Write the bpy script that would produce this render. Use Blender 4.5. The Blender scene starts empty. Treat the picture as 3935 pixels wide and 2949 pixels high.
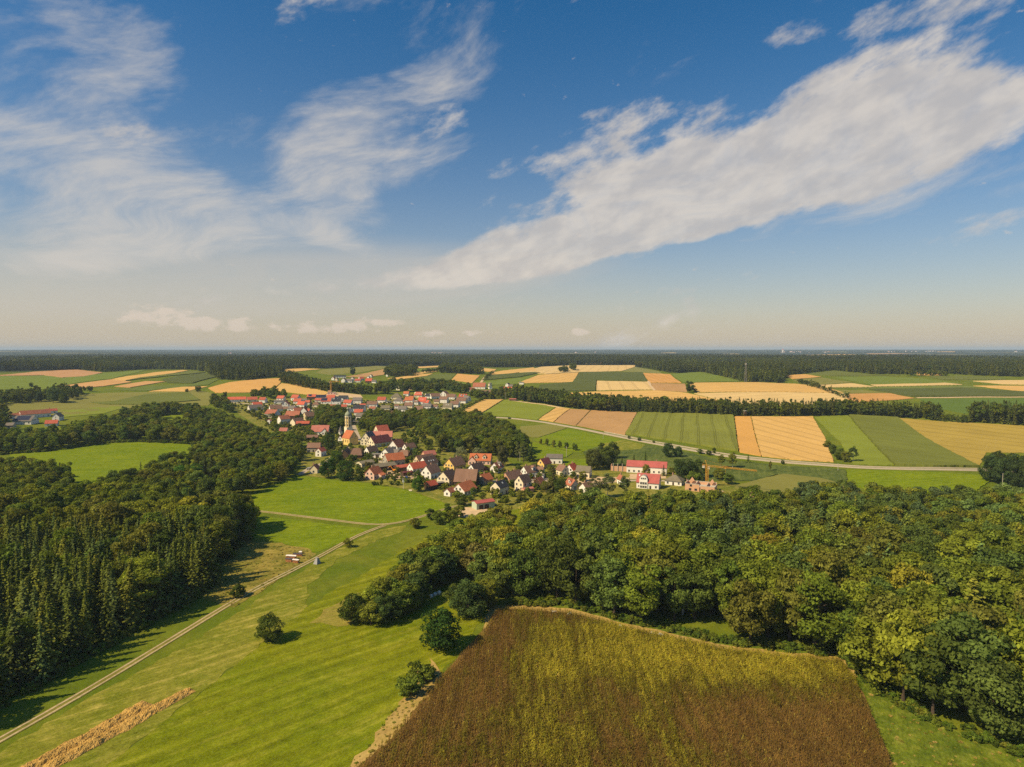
import bpy, math, random
import numpy as np
from mathutils import Vector
from mathutils.geometry import delaunay_2d_cdt

S = bpy.context.scene
COL = S.collection
RND = random.Random(11)
R = math.radians

# ------------------------------------------------------------------ camera, sky, sun, exposure
CAM_H, FPX, CX, CY = 90.0, 2400.0, 1967.5, 1474.5          # focal length and centre in photograph pixels
PITCH = math.atan((CY - 1344.0) / FPX)
cd = bpy.data.cameras.new("camera"); cam = bpy.data.objects.new("camera", cd); COL.objects.link(cam)
cd.sensor_width = 36.0; cd.lens = 36.0 * FPX / 3935.0
cd.clip_start = 1.0; cd.clip_end = 90000.0
cam.location = (0, 0, CAM_H); cam.rotation_euler = (math.pi / 2 - PITCH, 0, 0)
S.camera = cam

SUN_EL, SUN_AZ = R(44.0), R(242.0)                          # azimuth clockwise from +Y (the view direction)
sun_dir = Vector((math.sin(SUN_AZ) * math.cos(SUN_EL), math.cos(SUN_AZ) * math.cos(SUN_EL), math.sin(SUN_EL)))
sl = bpy.data.lights.new("sun", 'SUN'); sl.energy = 5.0; sl.angle = R(0.6); sl.color = (1.0, 0.80, 0.47)
so = bpy.data.objects.new("sun", sl); COL.objects.link(so)
so.rotation_euler = sun_dir.to_track_quat('Z', 'Y').to_euler(); so.location = (-300, -200, 500)

S.view_settings.view_transform = 'Standard'; S.view_settings.look = 'None'
S.view_settings.exposure = 0.3; S.view_settings.gamma = 1.0
S.view_settings.use_curve_mapping = False
S.cycles.use_denoising = False
S.cycles.max_bounces = 4; S.cycles.diffuse_bounces = 3; S.cycles.glossy_bounces = 2
S.cycles.transparent_max_bounces = 4; S.cycles.volume_bounces = 0
S.cycles.use_adaptive_sampling = True; S.cycles.adaptive_threshold = 0.01


class NT:
    """small helper to write node trees as expressions"""
    def __init__(s, tree): s.t = tree
    def n(s, typ, **kw):
        nd = s.t.nodes.new(typ)
        for k, v in kw.items(): setattr(nd, k, v)
        return nd
    def set(s, sock, v):
        if isinstance(v, bpy.types.NodeSocket): s.t.links.new(v, sock)
        else: sock.default_value = v
    def m(s, op, a, b=None, c=None, clamp=False):
        nd = s.n('ShaderNodeMath', operation=op, use_clamp=clamp)
        for i, v in enumerate((a, b, c)):
            if v is not None: s.set(nd.inputs[i], v)
        return nd.outputs[0]
    def add(s, a, b): return s.m('ADD', a, b)
    def sub(s, a, b): return s.m('SUBTRACT', a, b)
    def mul(s, a, b): return s.m('MULTIPLY', a, b)
    def mix(s, f, a, b, blend='MIX'):
        nd = s.n('ShaderNodeMix', data_type='RGBA', blend_type=blend)
        s.set(nd.inputs[0], f); s.set(nd.inputs[6], a); s.set(nd.inputs[7], b)
        return nd.outputs[2]
    def sstep(s, x, lo, hi, a=0.0, b=1.0):
        nd = s.n('ShaderNodeMapRange', interpolation_type='SMOOTHSTEP')
        for i, v in enumerate((x, lo, hi, a, b)): s.set(nd.inputs[i], v)
        return nd.outputs[0]
    def noise(s, vec, scale, detail=4.0, rough=0.55, dist=0.0, lac=2.0):
        nd = s.n('ShaderNodeTexNoise')
        s.set(nd.inputs['Vector'], vec); s.set(nd.inputs['Scale'], scale); nd.inputs['Detail'].default_value = detail
        nd.inputs['Roughness'].default_value = rough; nd.inputs['Distortion'].default_value = dist
        nd.inputs['Lacunarity'].default_value = lac
        return nd.outputs['Fac']
    def xyz(s, x, y, z=0.0):
        nd = s.n('ShaderNodeCombineXYZ')
        for i, v in enumerate((x, y, z)): s.set(nd.inputs[i], v)
        return nd.outputs[0]
    def sep(s, v):
        nd = s.n('ShaderNodeSeparateXYZ'); s.set(nd.inputs[0], v); return nd.outputs


def sky_dir(u, v):
    """compass direction (azimuth, elevation) of a place in the sky"""
    x = (u - CX) / FPX; t = (CY - v) / FPX
    y = math.cos(PITCH) + t * math.sin(PITCH); z = -math.sin(PITCH) + t * math.cos(PITCH)
    return math.atan2(x, y), math.atan2(z, math.hypot(x, y))


W = bpy.data.worlds.new("World"); S.world = W; W.use_nodes = True
wt = W.node_tree; wt.nodes.clear(); w = NT(wt)
sky = w.n('ShaderNodeTexSky', sky_type='NISHITA', sun_disc=False)
sky.sun_elevation = SUN_EL; sky.sun_rotation = SUN_AZ
sky.altitude = 400; sky.air_density = 1.0; sky.dust_density = 1.2; sky.ozone_density = 3.0
gen = w.n('ShaderNodeTexCoord').outputs['Generated']
dx, dy, dz = w.sep(gen)[:]
az = w.m('ARCTAN2', dx, dy)
el = w.m('ARCSINE', dz)
zz = w.m('MAXIMUM', w.add(dz, 0.10), 0.03)
px_, py_ = w.m('DIVIDE', dx, zz), w.m('DIVIDE', dy, zz)
sA = w.add(w.mul(az, .94), w.mul(el, .34)); tA = w.sub(w.mul(el, .94), w.mul(az, .34))     # along and across the drift of the clouds
warp = w.noise(w.xyz(px_, py_, 3.3), 0.9, 1)
tB = w.add(tA, w.mul(w.sub(warp, 0.5), 0.16)); sB = w.add(sA, w.mul(w.sub(warp, 0.5), -0.10))
fib = w.noise(w.xyz(w.mul(sB, 4.2), w.mul(tB, 11.0), 0.7), 1.0, 8, 0.64)              # drawn-out cirrus
puf = w.noise(w.xyz(w.mul(sA, 5.0), w.mul(tA, 10.5), 5.6), 1.0, 8, 0.62)              # thicker bank
wisp = w.noise(w.xyz(w.mul(sB, 16.0), w.mul(tB, 52.0), 2.2), 1.0, 5, 0.62)


AE = w.xyz(az, el, 1.0)


def blob(u, v, su, sv, rot, amp, acc):
    """how much cloud there is round one place in the sky, added to what is there"""
    a0, e0 = sky_dir(u, v); c, s_ = math.cos(R(rot)), math.sin(R(rot)); ku, kv = FPX / (2.3 * su), FPX / (2.3 * sv)
    def dot(x, y, k):
        nd = w.n('ShaderNodeVectorMath', operation='DOT_PRODUCT'); w.set(nd.inputs[0], AE)
        nd.inputs[1].default_value = (x * k, y * k, -(x * a0 + y * e0) * k); return nd.outputs['Value']
    p, q = dot(c, s_, ku), dot(-s_, c, kv)
    f = w.m('MULTIPLY_ADD', p, p, w.m('MULTIPLY', q, q))
    f = w.m('SUBTRACT', 1.0, f, clamp=True)
    return w.m('MULTIPLY_ADD', f, amp, acc)


def total(bl):
    acc = 0.0
    for b in bl: acc = blob(*b, acc)
    return acc


bank_cov = total([(2120, 945, 260, 50, 12, 0.52), (2430, 810, 340, 85, 15, 0.58), (2290, 600, 240, 85, 16, 0.54), (2800, 700, 420, 75, 15, 0.52), (2560, 560, 260, 60, 18, 0.32),
                  (3000, 520, 300, 80, 22, 0.42), (3450, 580, 330, 62, 18, 0.52), (3480, 400, 180, 75, 40, 0.38), (3900, 440, 240, 68, 20, 0.54), (2750, 855, 300, 26, 9, 0.48),
                  (1850, 1020, 300, 34, 10, 0.48), (1450, 1095, 420, 26, 6, 0.42), (3700, -20, 330, 26, 0, 0.42), (3230, 420, 160, 60, 30, 0.30)])
cir_cov = total([(40, 430, 260, 220, -20, 0.49), (240, 610, 300, 50, -8, 0.41), (950, 640, 260, 90, 24, 0.43), (1120, 790, 420, 50, 20, 0.47),
                 (1330, 540, 110, 120, 60, 0.41), (1710, 170, 85, 260, -14, 0.41), (1500, 300, 200, 200, 45, 0.25), (700, 330, 420, 60, -30, 0.29), (60, 850, 260, 80, -10, 0.43),
                 (1000, 905, 450, 30, 12, 0.43), (1310, 925, 110, 24, -15, 0.37), (3600, 690, 240, 24, 9, 0.41), (3800, 760, 160, 18, 9, 0.37), (3450, 790, 160, 16, 12, 0.31)])
bank = w.sstep(w.add(w.mul(w.sub(puf, 0.5), 3.0), bank_cov), 0.27, 0.75)
bank = w.mul(bank, w.sstep(wisp, 0.15, 0.60, 0.78, 1.0))
cir = w.sstep(w.add(w.mul(w.sub(fib, 0.5), 2.6), cir_cov), 0.26, 1.05)
cir = w.mul(cir, w.sstep(wisp, 0.25, 0.70, 0.5, 1.0))
veil = w.m('MINIMUM', total([(300, 1080, 900, 90, 2, .75), (1350, 1105, 480, 42, 6, .80), (1000, 1060, 500, 40, 6, .45)]), 0.9)
veil = w.mul(veil, w.sstep(fib, 0.3, 0.62, 0.6, 1.0))
cumv = w.noise(w.xyz(w.mul(az, 34.0), w.mul(el, 60.0), 4.0), 1.0, 4, 0.6)
cum = w.sstep(w.add(cumv, total([(620, 1215, 75, 26, 0, .32), (810, 1248, 55, 14, 0, .32), (940, 1245, 26, 17, 0, .34), (1180, 1258, 85, 16, 0, .3),
                                 (1380, 1250, 45, 18, 0, .32), (1490, 1242, 28, 10, 0, .36), (1740, 1280, 90, 9, 0, .22), (2225, 1275, 26, 8, 0, .34)])), 0.66, 0.86)
skyc = w.n('ShaderNodeHueSaturation'); w.set(skyc.inputs['Color'], sky.outputs[0])
skyc.inputs['Saturation'].default_value = 1.42; skyc.inputs['Value'].default_value = 1.0; skyc.inputs['Hue'].default_value = 0.495
base = skyc.outputs[0]
hz_f = w.m('EXPONENT', w.mul(w.m('MAXIMUM', el, 0.0), -1.0 / 0.135))
base = w.mix(w.mul(hz_f, 0.93), base, (6.2, 5.05, 3.6, 1))              # dusty warm air low over the land
CLOUD = (7.0, 6.35, 5.6, 1)
c1 = w.mix(w.mul(veil, 0.58), base, (5.9, 5.35, 4.65, 1))
c2 = w.mix(w.mul(cir, 0.72), c1, (6.4, 5.95, 5.4, 1))
c3 = w.mix(w.mul(bank, 0.86), c2, w.mix(w.sstep(w.noise(w.xyz(w.mul(sA, 14.0), w.mul(tA, 26.0), 8.0), 1.0, 3), 0.35, 0.65), (5.4, 5.05, 4.75, 1), CLOUD))
c4 = w.mix(w.mul(cum, 0.7), c3, (7.4, 6.2, 5.1, 1))
bg = w.n('ShaderNodeBackground'); w.set(bg.inputs[0], c4); bg.inputs[1].default_value = 0.083
wo = w.n('ShaderNodeOutputWorld'); wt.links.new(bg.outputs[0], wo.inputs[0])
W.cycles.sampling_method = 'MANUAL'; W.cycles.sample_map_resolution = 512

# ------------------------------------------------------------------ lie of the land
_tab_r = np.array([0, 560, 700, 800, 1000, 1250, 1500, 2000, 2500, 3500, 5000, 8000, 12000, 20000, 60000.])
_tab_z = np.array([0, 0, 3.0, 7.0, 16.0, 26, 33.5, 39.0, 41.0, 37.0, 28.0, 52.0, 77.0, 84.0, 87.0])
_fr = np.arange(0, 60001, 20.0); _fz = np.interp(_fr, _tab_r, _tab_z)
_k = np.exp(-0.5 * (np.arange(-15, 16) / 5.0) ** 2); _k /= _k.sum()
_fz = np.convolve(np.pad(_fz, 15, mode='edge'), _k, mode='valid'); _fz[:20] = 0
HILLS = [(-560, 1180, 260, 120, 6.0), (-330, 1000, 150, 90, 5.0), (260, 1130, 170, 110, 5.0), (420, 1050, 200, 90, 4.0), (330, 760, 200, 70, 3.0),
         (-150, 1500, 260, 160, 5.0), (900, 1500, 300, 180, 4.5), (-1300, 2300, 600, 300, 7.0), (1500, 2500, 500, 300, 7.0), (100, 2900, 600, 300, 6.0), (-700, 3400, 500, 300, 6.0), (900, 3900, 600, 350, 7.0), (-2200, 4200, 800, 400, 9.0), (2600, 3600, 700, 400, 6.0), (-300, 4700, 700, 300, 6.0), (1900, 4900, 800, 300, 6.0),
         (-3500, 6200, 2500, 900, 12.0), (3200, 8500, 1800, 900, 6.0), (6500, 11500, 3000, 1200, 9.0), (-2000, 14000, 4000, 1500, 8.0), (300, 19000, 5000, 2500, 7.0),
         (290, 440, 45, 22, 2.0)]


def hz(x, y):
    x = np.asarray(x, float); y = np.asarray(y, float)
    r = np.hypot(x, y)
    z = np.interp(r, _fr, _fz)
    for (a, b, sx, sy, h) in HILLS:
        z = z + h * np.exp(-0.5 * (((x - a) / sx) ** 2 + ((y - b) / sy) ** 2))
    z = z + 0.22 * np.sin(x / 14.0 + 0.7 * np.sin(y / 23.0)) * np.cos(y / 17.0 + 1.3)
    far = np.clip((r - 900) / 2500, 0, 1)
    return z + far * 2.2 * np.sin(x / 330.0 + 1.0) * np.sin(y / 410.0)


def H(x, y): return float(hz(x, y))


_T = np.concatenate([np.arange(60, 1200, 3.0), np.geomspace(1200, 45000, 900)])


def at(u, v):
    """the place on the land seen at a pixel of the photograph"""
    x = (u - CX) / FPX; t = (CY - v) / FPX
    d = np.array([x, math.cos(PITCH) + t * math.sin(PITCH), -math.sin(PITCH) + t * math.cos(PITCH)])
    p = d[None, :] * _T[:, None]
    below = (CAM_H + p[:, 2]) < hz(p[:, 0], p[:, 1])
    if not below.any(): k = len(_T) - 1
    else: k = int(np.argmax(below))
    lo, hi = _T[max(k - 1, 0)], _T[k]
    for _ in range(18):
        m = 0.5 * (lo + hi); q = d * m
        if CAM_H + q[2] < H(q[0], q[1]): hi = m
        else: lo = m
    q = d * hi
    return float(q[0]), float(q[1])


def px_of(x, y, z):
    dy_ = y * math.cos(PITCH) - (z - CAM_H) * math.sin(PITCH); up = y * math.sin(PITCH) + (z - CAM_H) * math.cos(PITCH)
    return CX + FPX * x / dy_, CY - FPX * up / dy_


def poly(pts): return [at(*p) for p in pts]


def inside(P, xs, ys):
    xs = np.asarray(xs); ys = np.asarray(ys); c = np.zeros(xs.shape, bool); n = len(P)
    for i in range(n):
        x1, y1 = P[i]; x2, y2 = P[(i + 1) % n]
        if y1 == y2: continue
        cond = ((y1 > ys) != (y2 > ys)) & (xs < (x2 - x1) * (ys - y1) / (y2 - y1) + x1)
        c ^= cond
    return c


def tag(o, label=None, cat=None, group=None, kind=None):
    if label: o['label'] = label
    if cat: o['category'] = cat
    if group: o['group'] = group
    if kind: o['kind'] = kind
    return o


def mesh(name, V, F, mats=None, mi=None, smooth=False):
    me = bpy.data.meshes.new(name)
    me.from_pydata([tuple(map(float, v)) for v in V], [], F)
    for mt in (mats or []): me.materials.append(mt)
    if mi is not None: me.polygons.foreach_set('material_index', mi)
    if smooth: me.polygons.foreach_set('use_smooth', [True] * len(me.polygons))
    me.update()
    return me


def link(name, me, parent=None, loc=None):
    o = bpy.data.objects.new(name, me); COL.objects.link(o)
    if parent is not None: o.parent = parent
    if loc is not None: o.location = loc
    return o


# ------------------------------------------------------------------ materials
def new_mat(name):
    m = bpy.data.materials.new(name); m.use_nodes = True
    t = m.node_tree; t.nodes.clear(); n = NT(t)
    b = n.n('ShaderNodeBsdfPrincipled'); o = n.n('ShaderNodeOutputMaterial'); t.links.new(b.outputs[0], o.inputs[0])
    b.inputs['Specular IOR Level'].default_value = 0.15
    return m, n, b


def rgb(c): return (c[0], c[1], c[2], 1.0)
def sc(c, k): return (c[0] * k, c[1] * k, c[2] * k, 1.0)


def plain(name, c, rough=0.85, var=0.12, scale=0.8, spec=0.15, metal=0.0):
    m, n, b = new_mat(name)
    pos = n.n('ShaderNodeNewGeometry').outputs['Position']
    f = n.sstep(n.noise(pos, scale, 5, 0.6), 0.3, 0.7)
    n.set(b.inputs['Base Color'], n.mix(f, sc(c, 1 - var), sc(c, 1 + var)))
    b.inputs['Roughness'].default_value = rough; b.inputs['Specular IOR Level'].default_value = spec; b.inputs['Metallic'].default_value = metal
    return m


def bump(n, b, h, dist, strength=0.6):
    bp = n.n('ShaderNodeBump'); n.set(bp.inputs['Height'], h); bp.inputs['Distance'].default_value = dist
    bp.inputs['Strength'].default_value = strength; n.t.links.new(bp.outputs[0], b.inputs['Normal'])


def grass_mat(name, c, c2, ang=30.0, patch=18.0, streak=0.4, dry=(0.30, 0.25, 0.06), dryk=0.25, fine=1.0, tuft=0.5, band=0.0):
    """mown or rough grass: patches, drawn-out mowing streaks, tufts"""
    m, n, b = new_mat(name)
    pos = n.n('ShaderNodeNewGeometry').outputs['Position']
    x, y, z = n.sep(pos)[:]
    ca_, sa_ = math.cos(R(ang)), math.sin(R(ang))
    s_ = n.add(n.mul(x, ca_), n.mul(y, sa_)); t_ = n.sub(n.mul(y, ca_), n.mul(x, sa_))
    big = n.noise(n.xyz(x, y, 1.0), 1.0 / patch, 5, 0.6, 0.6)
    st = n.noise(n.xyz(n.mul(s_, 0.035), n.mul(t_, 0.45), 2.0), 1.0, 5, 0.62)
    mid = n.noise(n.xyz(x, y, 5.0), 0.35, 6, 0.65)
    tu = n.noise(n.xyz(n.mul(s_, 0.8), n.mul(t_, 1.6), 7.0), 1.5 * fine, 4, 0.7)
    f1 = n.sstep(big, 0.33, 0.67)
    colr = n.mix(f1, rgb(c), rgb(c2))
    fdry = n.m('MULTIPLY', n.sstep(n.add(n.mul(st, streak), n.mul(mid, 1.0 - streak)), 0.47, 0.70), dryk, clamp=True)
    colr = n.mix(fdry, colr, rgb(dry))
    k = n.add(n.mul(n.sub(tu, 0.5), tuft * 2.0), n.add(n.mul(n.sub(mid, 0.5), 0.8), n.add(n.mul(n.sub(st, 0.5), 0.9), 1.0)))
    if band: k = n.add(k, n.mul(n.m('SINE', n.add(n.mul(t_, 1.05), n.mul(big, 5.0))), band))          # mowing widths
    vm = n.n('ShaderNodeVectorMath', operation='SCALE'); n.set(vm.inputs[0], colr); n.set(vm.inputs['Scale'], n.m('MAXIMUM', k, 0.25))
    n.set(b.inputs['Base Color'], vm.outputs[0])
    b.inputs['Roughness'].default_value = 0.9; b.inputs['Specular IOR Level'].default_value = 0.05
    bump(n, b, n.add(tu, n.mul(mid, 0.6)), 0.28, 0.7)
    return m


def crop_mat(name, c, ang, tram=0.0, var=0.16, rowk=0.18, row=2.2, tramk=0.32, patch=45.0, mot=0.25):
    """a field of one crop: rows along ang, tractor lines every tram metres, uneven ripening"""
    m, n, b = new_mat(name)
    pos = n.n('ShaderNodeNewGeometry').outputs['Position']
    x, y, z = n.sep(pos)[:]
    ca_, sa_ = math.cos(R(ang)), math.sin(R(ang))
    s_ = n.add(n.mul(x, ca_), n.mul(y, sa_)); t_ = n.sub(n.mul(y, ca_), n.mul(x, sa_))
    t_ = n.add(t_, n.mul(n.sub(n.noise(n.xyz(x, y, 3.0), 1 / 60.0, 2), 0.5), 5.0))
    big = n.noise(n.xyz(x, y, 1.0), 1.0 / patch, 5, 0.6, 0.8)
    rw = n.noise(n.xyz(n.mul(s_, 0.015), n.mul(t_, 1.0 / row), 2.0), 1.0, 4, 0.6)
    wide = n.noise(n.xyz(n.mul(s_, 0.004), n.mul(t_, 0.09), 6.0), 1.0, 3, 0.6)
    spk = n.noise(n.xyz(x, y, 4.0), 0.55, 5, 0.7)
    k = n.add(n.mul(n.sub(big, 0.5), var * 3.0), n.add(n.mul(n.sub(rw, 0.5), rowk * 3), n.add(n.mul(n.sub(wide, 0.5), rowk * 3), n.add(n.mul(n.sub(spk, 0.5), mot * 2), 1.0))))
    if tram > 0:
        fr = n.m('ABSOLUTE', n.sub(n.m('FRACT', n.mul(t_, 1.0 / tram)), 0.5))
        a1 = n.m('ABSOLUTE', n.sub(fr, 0.055))
        k = n.mul(k, n.sstep(a1, 0.25 / tram, 0.75 / tram, 1 - tramk, 1.0))
    vm = n.n('ShaderNodeVectorMath', operation='SCALE'); vm.inputs[0].default_value = c[:3]; n.set(vm.inputs['Scale'], n.m('MAXIMUM', k, 0.2))
    n.set(b.inputs['Base Color'], vm.outputs[0])
    b.inputs['Roughness'].default_value = 0.9; b.inputs['Specular IOR Level'].default_value = 0.05
    bump(n, b, n.add(rw, spk), 0.5, 0.6)
    return m


# ------------------------------------------------------------------ ground sheet
def ground():
    ang = np.concatenate([np.arange(-48, 48.01, 0.4), np.arange(52, 308.1, 4.0)])
    ang = np.radians(ang); na = len(ang)
    rr = np.concatenate([[6.0, 25, 45], np.arange(60, 1500, 7.0), np.geomspace(1500, 30000, 150)[0:]])
    A, RR = np.meshgrid(ang, rr)
    X = RR * np.sin(A); Y = RR * np.cos(A); Z = hz(X, Y)
    V = np.stack([X, Y, Z], -1).reshape(-1, 3)
    nr = len(rr)
    i, j = np.meshgrid(np.arange(nr - 1), np.arange(na), indexing='ij')
    j2 = (j + 1) % na
    F = np.stack([i * na + j, (i + 1) * na + j, (i + 1) * na + j2, i * na + j2], -1).reshape(-1, 4)
    F = F[:, ::-1].tolist()
    V = V.tolist(); c = len(V); V.append([0, 0, H(0, 0)])
    for k in range(na): F.append([c, k, (k + 1) % na][::-1])
    m, n, b = new_mat("land")
    pos = n.n('ShaderNodeNewGeometry').outputs['Position']
    x, y, z = n.sep(pos)[:]
    r = n.m('SQRT', n.add(n.mul(x, x), n.mul(y, y)))
    big = n.noise(n.xyz(x, y, 1.0), 1 / 30.0, 6, 0.62, 0.5); mid = n.noise(n.xyz(x, y, 4.0), 0.3, 6, 0.68); fine = n.noise(n.xyz(x, y, 8.0), 1.6, 4, 0.7)
    near = n.mix(n.sstep(big, 0.35, 0.66), (0.100, 0.140, 0.010, 1), (0.150, 0.170, 0.016, 1))
    k = n.add(n.mul(n.sub(mid, 0.5), 1.0), n.add(n.mul(n.sub(fine, 0.5), 0.9), 1.0))
    vm = n.n('ShaderNodeVectorMath', operation='SCALE'); n.set(vm.inputs[0], near); n.set(vm.inputs['Scale'], n.m('MAXIMUM', k, 0.25))
    patch = n.noise(n.xyz(n.mul(x, 0.6), y, 2.0), 1 / 900.0, 3, 0.5)                   # farther off: woods with a few clearings
    woods = n.mix(n.sstep(n.noise(n.xyz(x, y, 3.0), 1 / 40.0, 5, 0.7), 0.3, 0.7), (0.012, 0.022, 0.010, 1), (0.030, 0.042, 0.014, 1))
    land2 = n.mix(n.sstep(patch, 0.60, 0.64), woods, (0.20, 0.17, 0.06, 1))
    far = n.mix(n.sstep(r, 1750.0, 1950.0), vm.outputs[0], land2)
    n.set(b.inputs['Base Color'], far); b.inputs['Roughness'].default_value = 0.95; b.inputs['Specular IOR Level'].default_value = 0.03
    bump(n, b, n.add(fine, mid), 0.25, 0.6)
    o = link("ground", mesh("ground", V, F, [m], smooth=True)); tag(o, kind='structure')


ground()

_di = [0]


def drape(name, P, h, mat, jitter=0.0, g=None, skirt=1.2, seed=1, label=None, cat=None):
    """lay a sheet (field, meadow, yard) on the land; h above it, with its edge turned down"""
    rnd = random.Random(seed + len(P)); _di[0] += 1
    h = h + 0.005 * (_di[0] % 40)
    cxm = np.mean([p[0] for p in P]); cym = np.mean([p[1] for p in P]); r = math.hypot(cxm, cym)
    if g is None: g = 7 if r < 350 else 12 if r < 800 else 20 if r < 1800 else 60
    ring = []
    n = len(P)
    ar = sum(P[i][0] * P[(i + 1) % n][1] - P[(i + 1) % n][0] * P[i][1] for i in range(n))
    if ar < 0: P = P[::-1]
    for i in range(n):
        a, b = P[i], P[(i + 1) % n]; L = math.hypot(b[0] - a[0], b[1] - a[1])
        step = min(g, 2.5) if jitter else g
        k = max(1, int(L / step))
        nx, ny = (b[1] - a[1]) / max(L, 1e-6), -(b[0] - a[0]) / max(L, 1e-6)
        for q in range(k):
            t = q / k; j = rnd.uniform(-1, 1) * jitter if jitter else 0
            ring.append((a[0] + (b[0] - a[0]) * t + nx * j, a[1] + (b[1] - a[1]) * t + ny * j))
    xs = np.array([p[0] for p in ring]); ys = np.array([p[1] for p in ring])
    gx, gy = np.meshgrid(np.arange(xs.min(), xs.max(), g), np.arange(ys.min(), ys.max(), g))
    gx = gx.ravel() + 0.013; gy = gy.ravel() + 0.017
    k = inside(ring, gx, gy)
    pts = [Vector(p) for p in ring] + [Vector((a, b)) for a, b in zip(gx[k], gy[k])]
    nr = len(ring)
    vo, eo, fo, ov, oe, of = delaunay_2d_cdt(pts, [], [list(range(nr))], 1, 1e-5)
    V = [(v.x, v.y, H(v.x, v.y) + h) for v in vo]
    F = [list(f) if (vo[f[1]] - vo[f[0]]).cross(vo[f[2]] - vo[f[0]]) > 0 else list(f)[::-1] for f in fo]
    b0 = len(V)
    for p in ring: V.append((p[0], p[1], H(*p) + h))
    for p in ring: V.append((p[0], p[1], H(*p) + h - skirt))
    for i in range(nr):
        j = (i + 1) % nr; F.append([b0 + i, b0 + nr + i, b0 + nr + j, b0 + j])
    o = link(name, mesh(name, V, F, [mat]))
    return tag(o, label, cat, kind='structure')


def ribbon(name, pts, width, h, mat, wob=0.0, seed=3):
    """a strip of road or track along a line of ground points"""
    rnd = random.Random(seed); L = []
    for i in range(len(pts) - 1):
        a, b = Vector(pts[i]), Vector(pts[i + 1]); k = max(1, int((b - a).length / 5.0))
        for q in range(k): L.append(a.lerp(b, q / k))
    L.append(Vector(pts[-1]))
    for _ in range(3): L = [L[0]] + [(L[i - 1] + L[i] * 2 + L[i + 1]) / 4 for i in range(1, len(L) - 1)] + [L[-1]]
    V, F = [], []
    for i, p in enumerate(L):
        d = (L[min(i + 1, len(L) - 1)] - L[max(i - 1, 0)]).normalized(); nn = Vector((-d.y, d.x))
        wv = width * (1 + rnd.uniform(-wob, wob))
        for s_ in (-0.5, 0.5):
            q = p + nn * wv * s_; V.append((q.x, q.y, H(q.x, q.y) + h))
        for s_ in (-0.5, 0.5):
            q = p + nn * (wv + 0.3) * s_; V.append((q.x, q.y, H(q.x, q.y) + h - 0.5))
        if i:
            b = 4 * i
            F += [[b - 4, b - 3, b + 1, b][::-1], [b - 2, b - 4, b, b + 2][::-1], [b - 3, b - 1, b + 3, b + 1][::-1]]
    o = link(name, mesh(name, V, F, [mat])); return tag(o, kind='structure')


def offset(pts, d):
    out = []
    for i in range(len(pts)):
        a, b = Vector(pts[max(i - 1, 0)]), Vector(pts[min(i + 1, len(pts) - 1)]); t = (b - a).normalized()
        out.append((pts[i][0] - t.y * d, pts[i][1] + t.x * d))
    return out

# ------------------------------------------------------------------ fields, meadows, roads
WHEAT = (0.58, 0.365, 0.120); PALE = (0.60, 0.43, 0.19); TAN = (0.41, 0.245, 0.105); STRAW = (0.40, 0.27, 0.06)
GREEN = (0.145, 0.190, 0.028); LIME = (0.190, 0.225, 0.026); MAIZE = (0.130, 0.150, 0.030); DMAIZE = (0.090, 0.108, 0.028); OLIVE = (0.195, 0.190, 0.045)

G_MOWN = grass_mat("mown_meadow", (0.130, 0.166, 0.004), (0.175, 0.192, 0.006), 41, 30, 0.7, (0.30, 0.27, 0.04), 0.45, 1.3, 0.95, 0.10)
G_DRY = grass_mat("dry_verge", (0.150, 0.175, 0.012), (0.205, 0.205, 0.024), 41, 14, 0.6, (0.40, 0.31, 0.09), 0.6, 1.2, 0.95)
G_ROUGH = grass_mat("rough_grass", (0.15, 0.145, 0.022), (0.27, 0.215, 0.045), 25, 12, 0.35, (0.36, 0.27, 0.07), 0.4, 0.8, 0.8)
G_BRIGHT = grass_mat("bright_meadow", (0.130, 0.188, 0.004), (0.165, 0.212, 0.005), 15, 26, 0.3, (0.22, 0.24, 0.02), 0.35, 1.1, 0.7)
G_LAWN = grass_mat("village_lawn", (0.12, 0.145, 0.015), (0.22, 0.20, 0.035), 20, 14, 0.25, (0.36, 0.29, 0.10), 0.6, 0.8, 0.8)
G_REED = grass_mat("reed_meadow", (0.065, 0.095, 0.020), (0.105, 0.135, 0.028), 70, 16, 0.3, (0.20, 0.18, 0.05), 0.45, 0.6, 0.9)
G_HAY = grass_mat("hay_swaths", (0.23, 0.205, 0.035), (0.31, 0.25, 0.055), 33, 9, 0.9, (0.14, 0.155, 0.012), 0.9, 1.2, 0.9)
G_MARGIN = grass_mat("straw_margin", (0.38, 0.26, 0.08), (0.46, 0.32, 0.11), 45, 6, 0.3, (0.16, 0.15, 0.02), 0.6)
G_VERGE = grass_mat("green_verge", (0.085, 0.125, 0.012), (0.13, 0.165, 0.014), 60, 8, 0.3, (0.28, 0.24, 0.05), 0.4, 0.7, 0.9)
SOIL = grass_mat("maize_soil", (0.16, 0.095, 0.032), (0.20, 0.12, 0.04), 80, 12, 0.5, (0.13, 0.10, 0.02), 0.3, 1.2, 0.9)
SAND = plain("sandy_yard", (0.55, 0.40, 0.24), var=0.14, scale=0.35)
GRAVEL = plain("gravel_track", (0.42, 0.33, 0.19), var=0.22, scale=1.4)
ROADM = plain("pale_road", (0.41, 0.34, 0.25), var=0.10, scale=0.5)
CROWNM = grass_mat("track_crown", (0.14, 0.14, 0.02), (0.22, 0.19, 0.04), 40, 5, 0.4)

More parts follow.
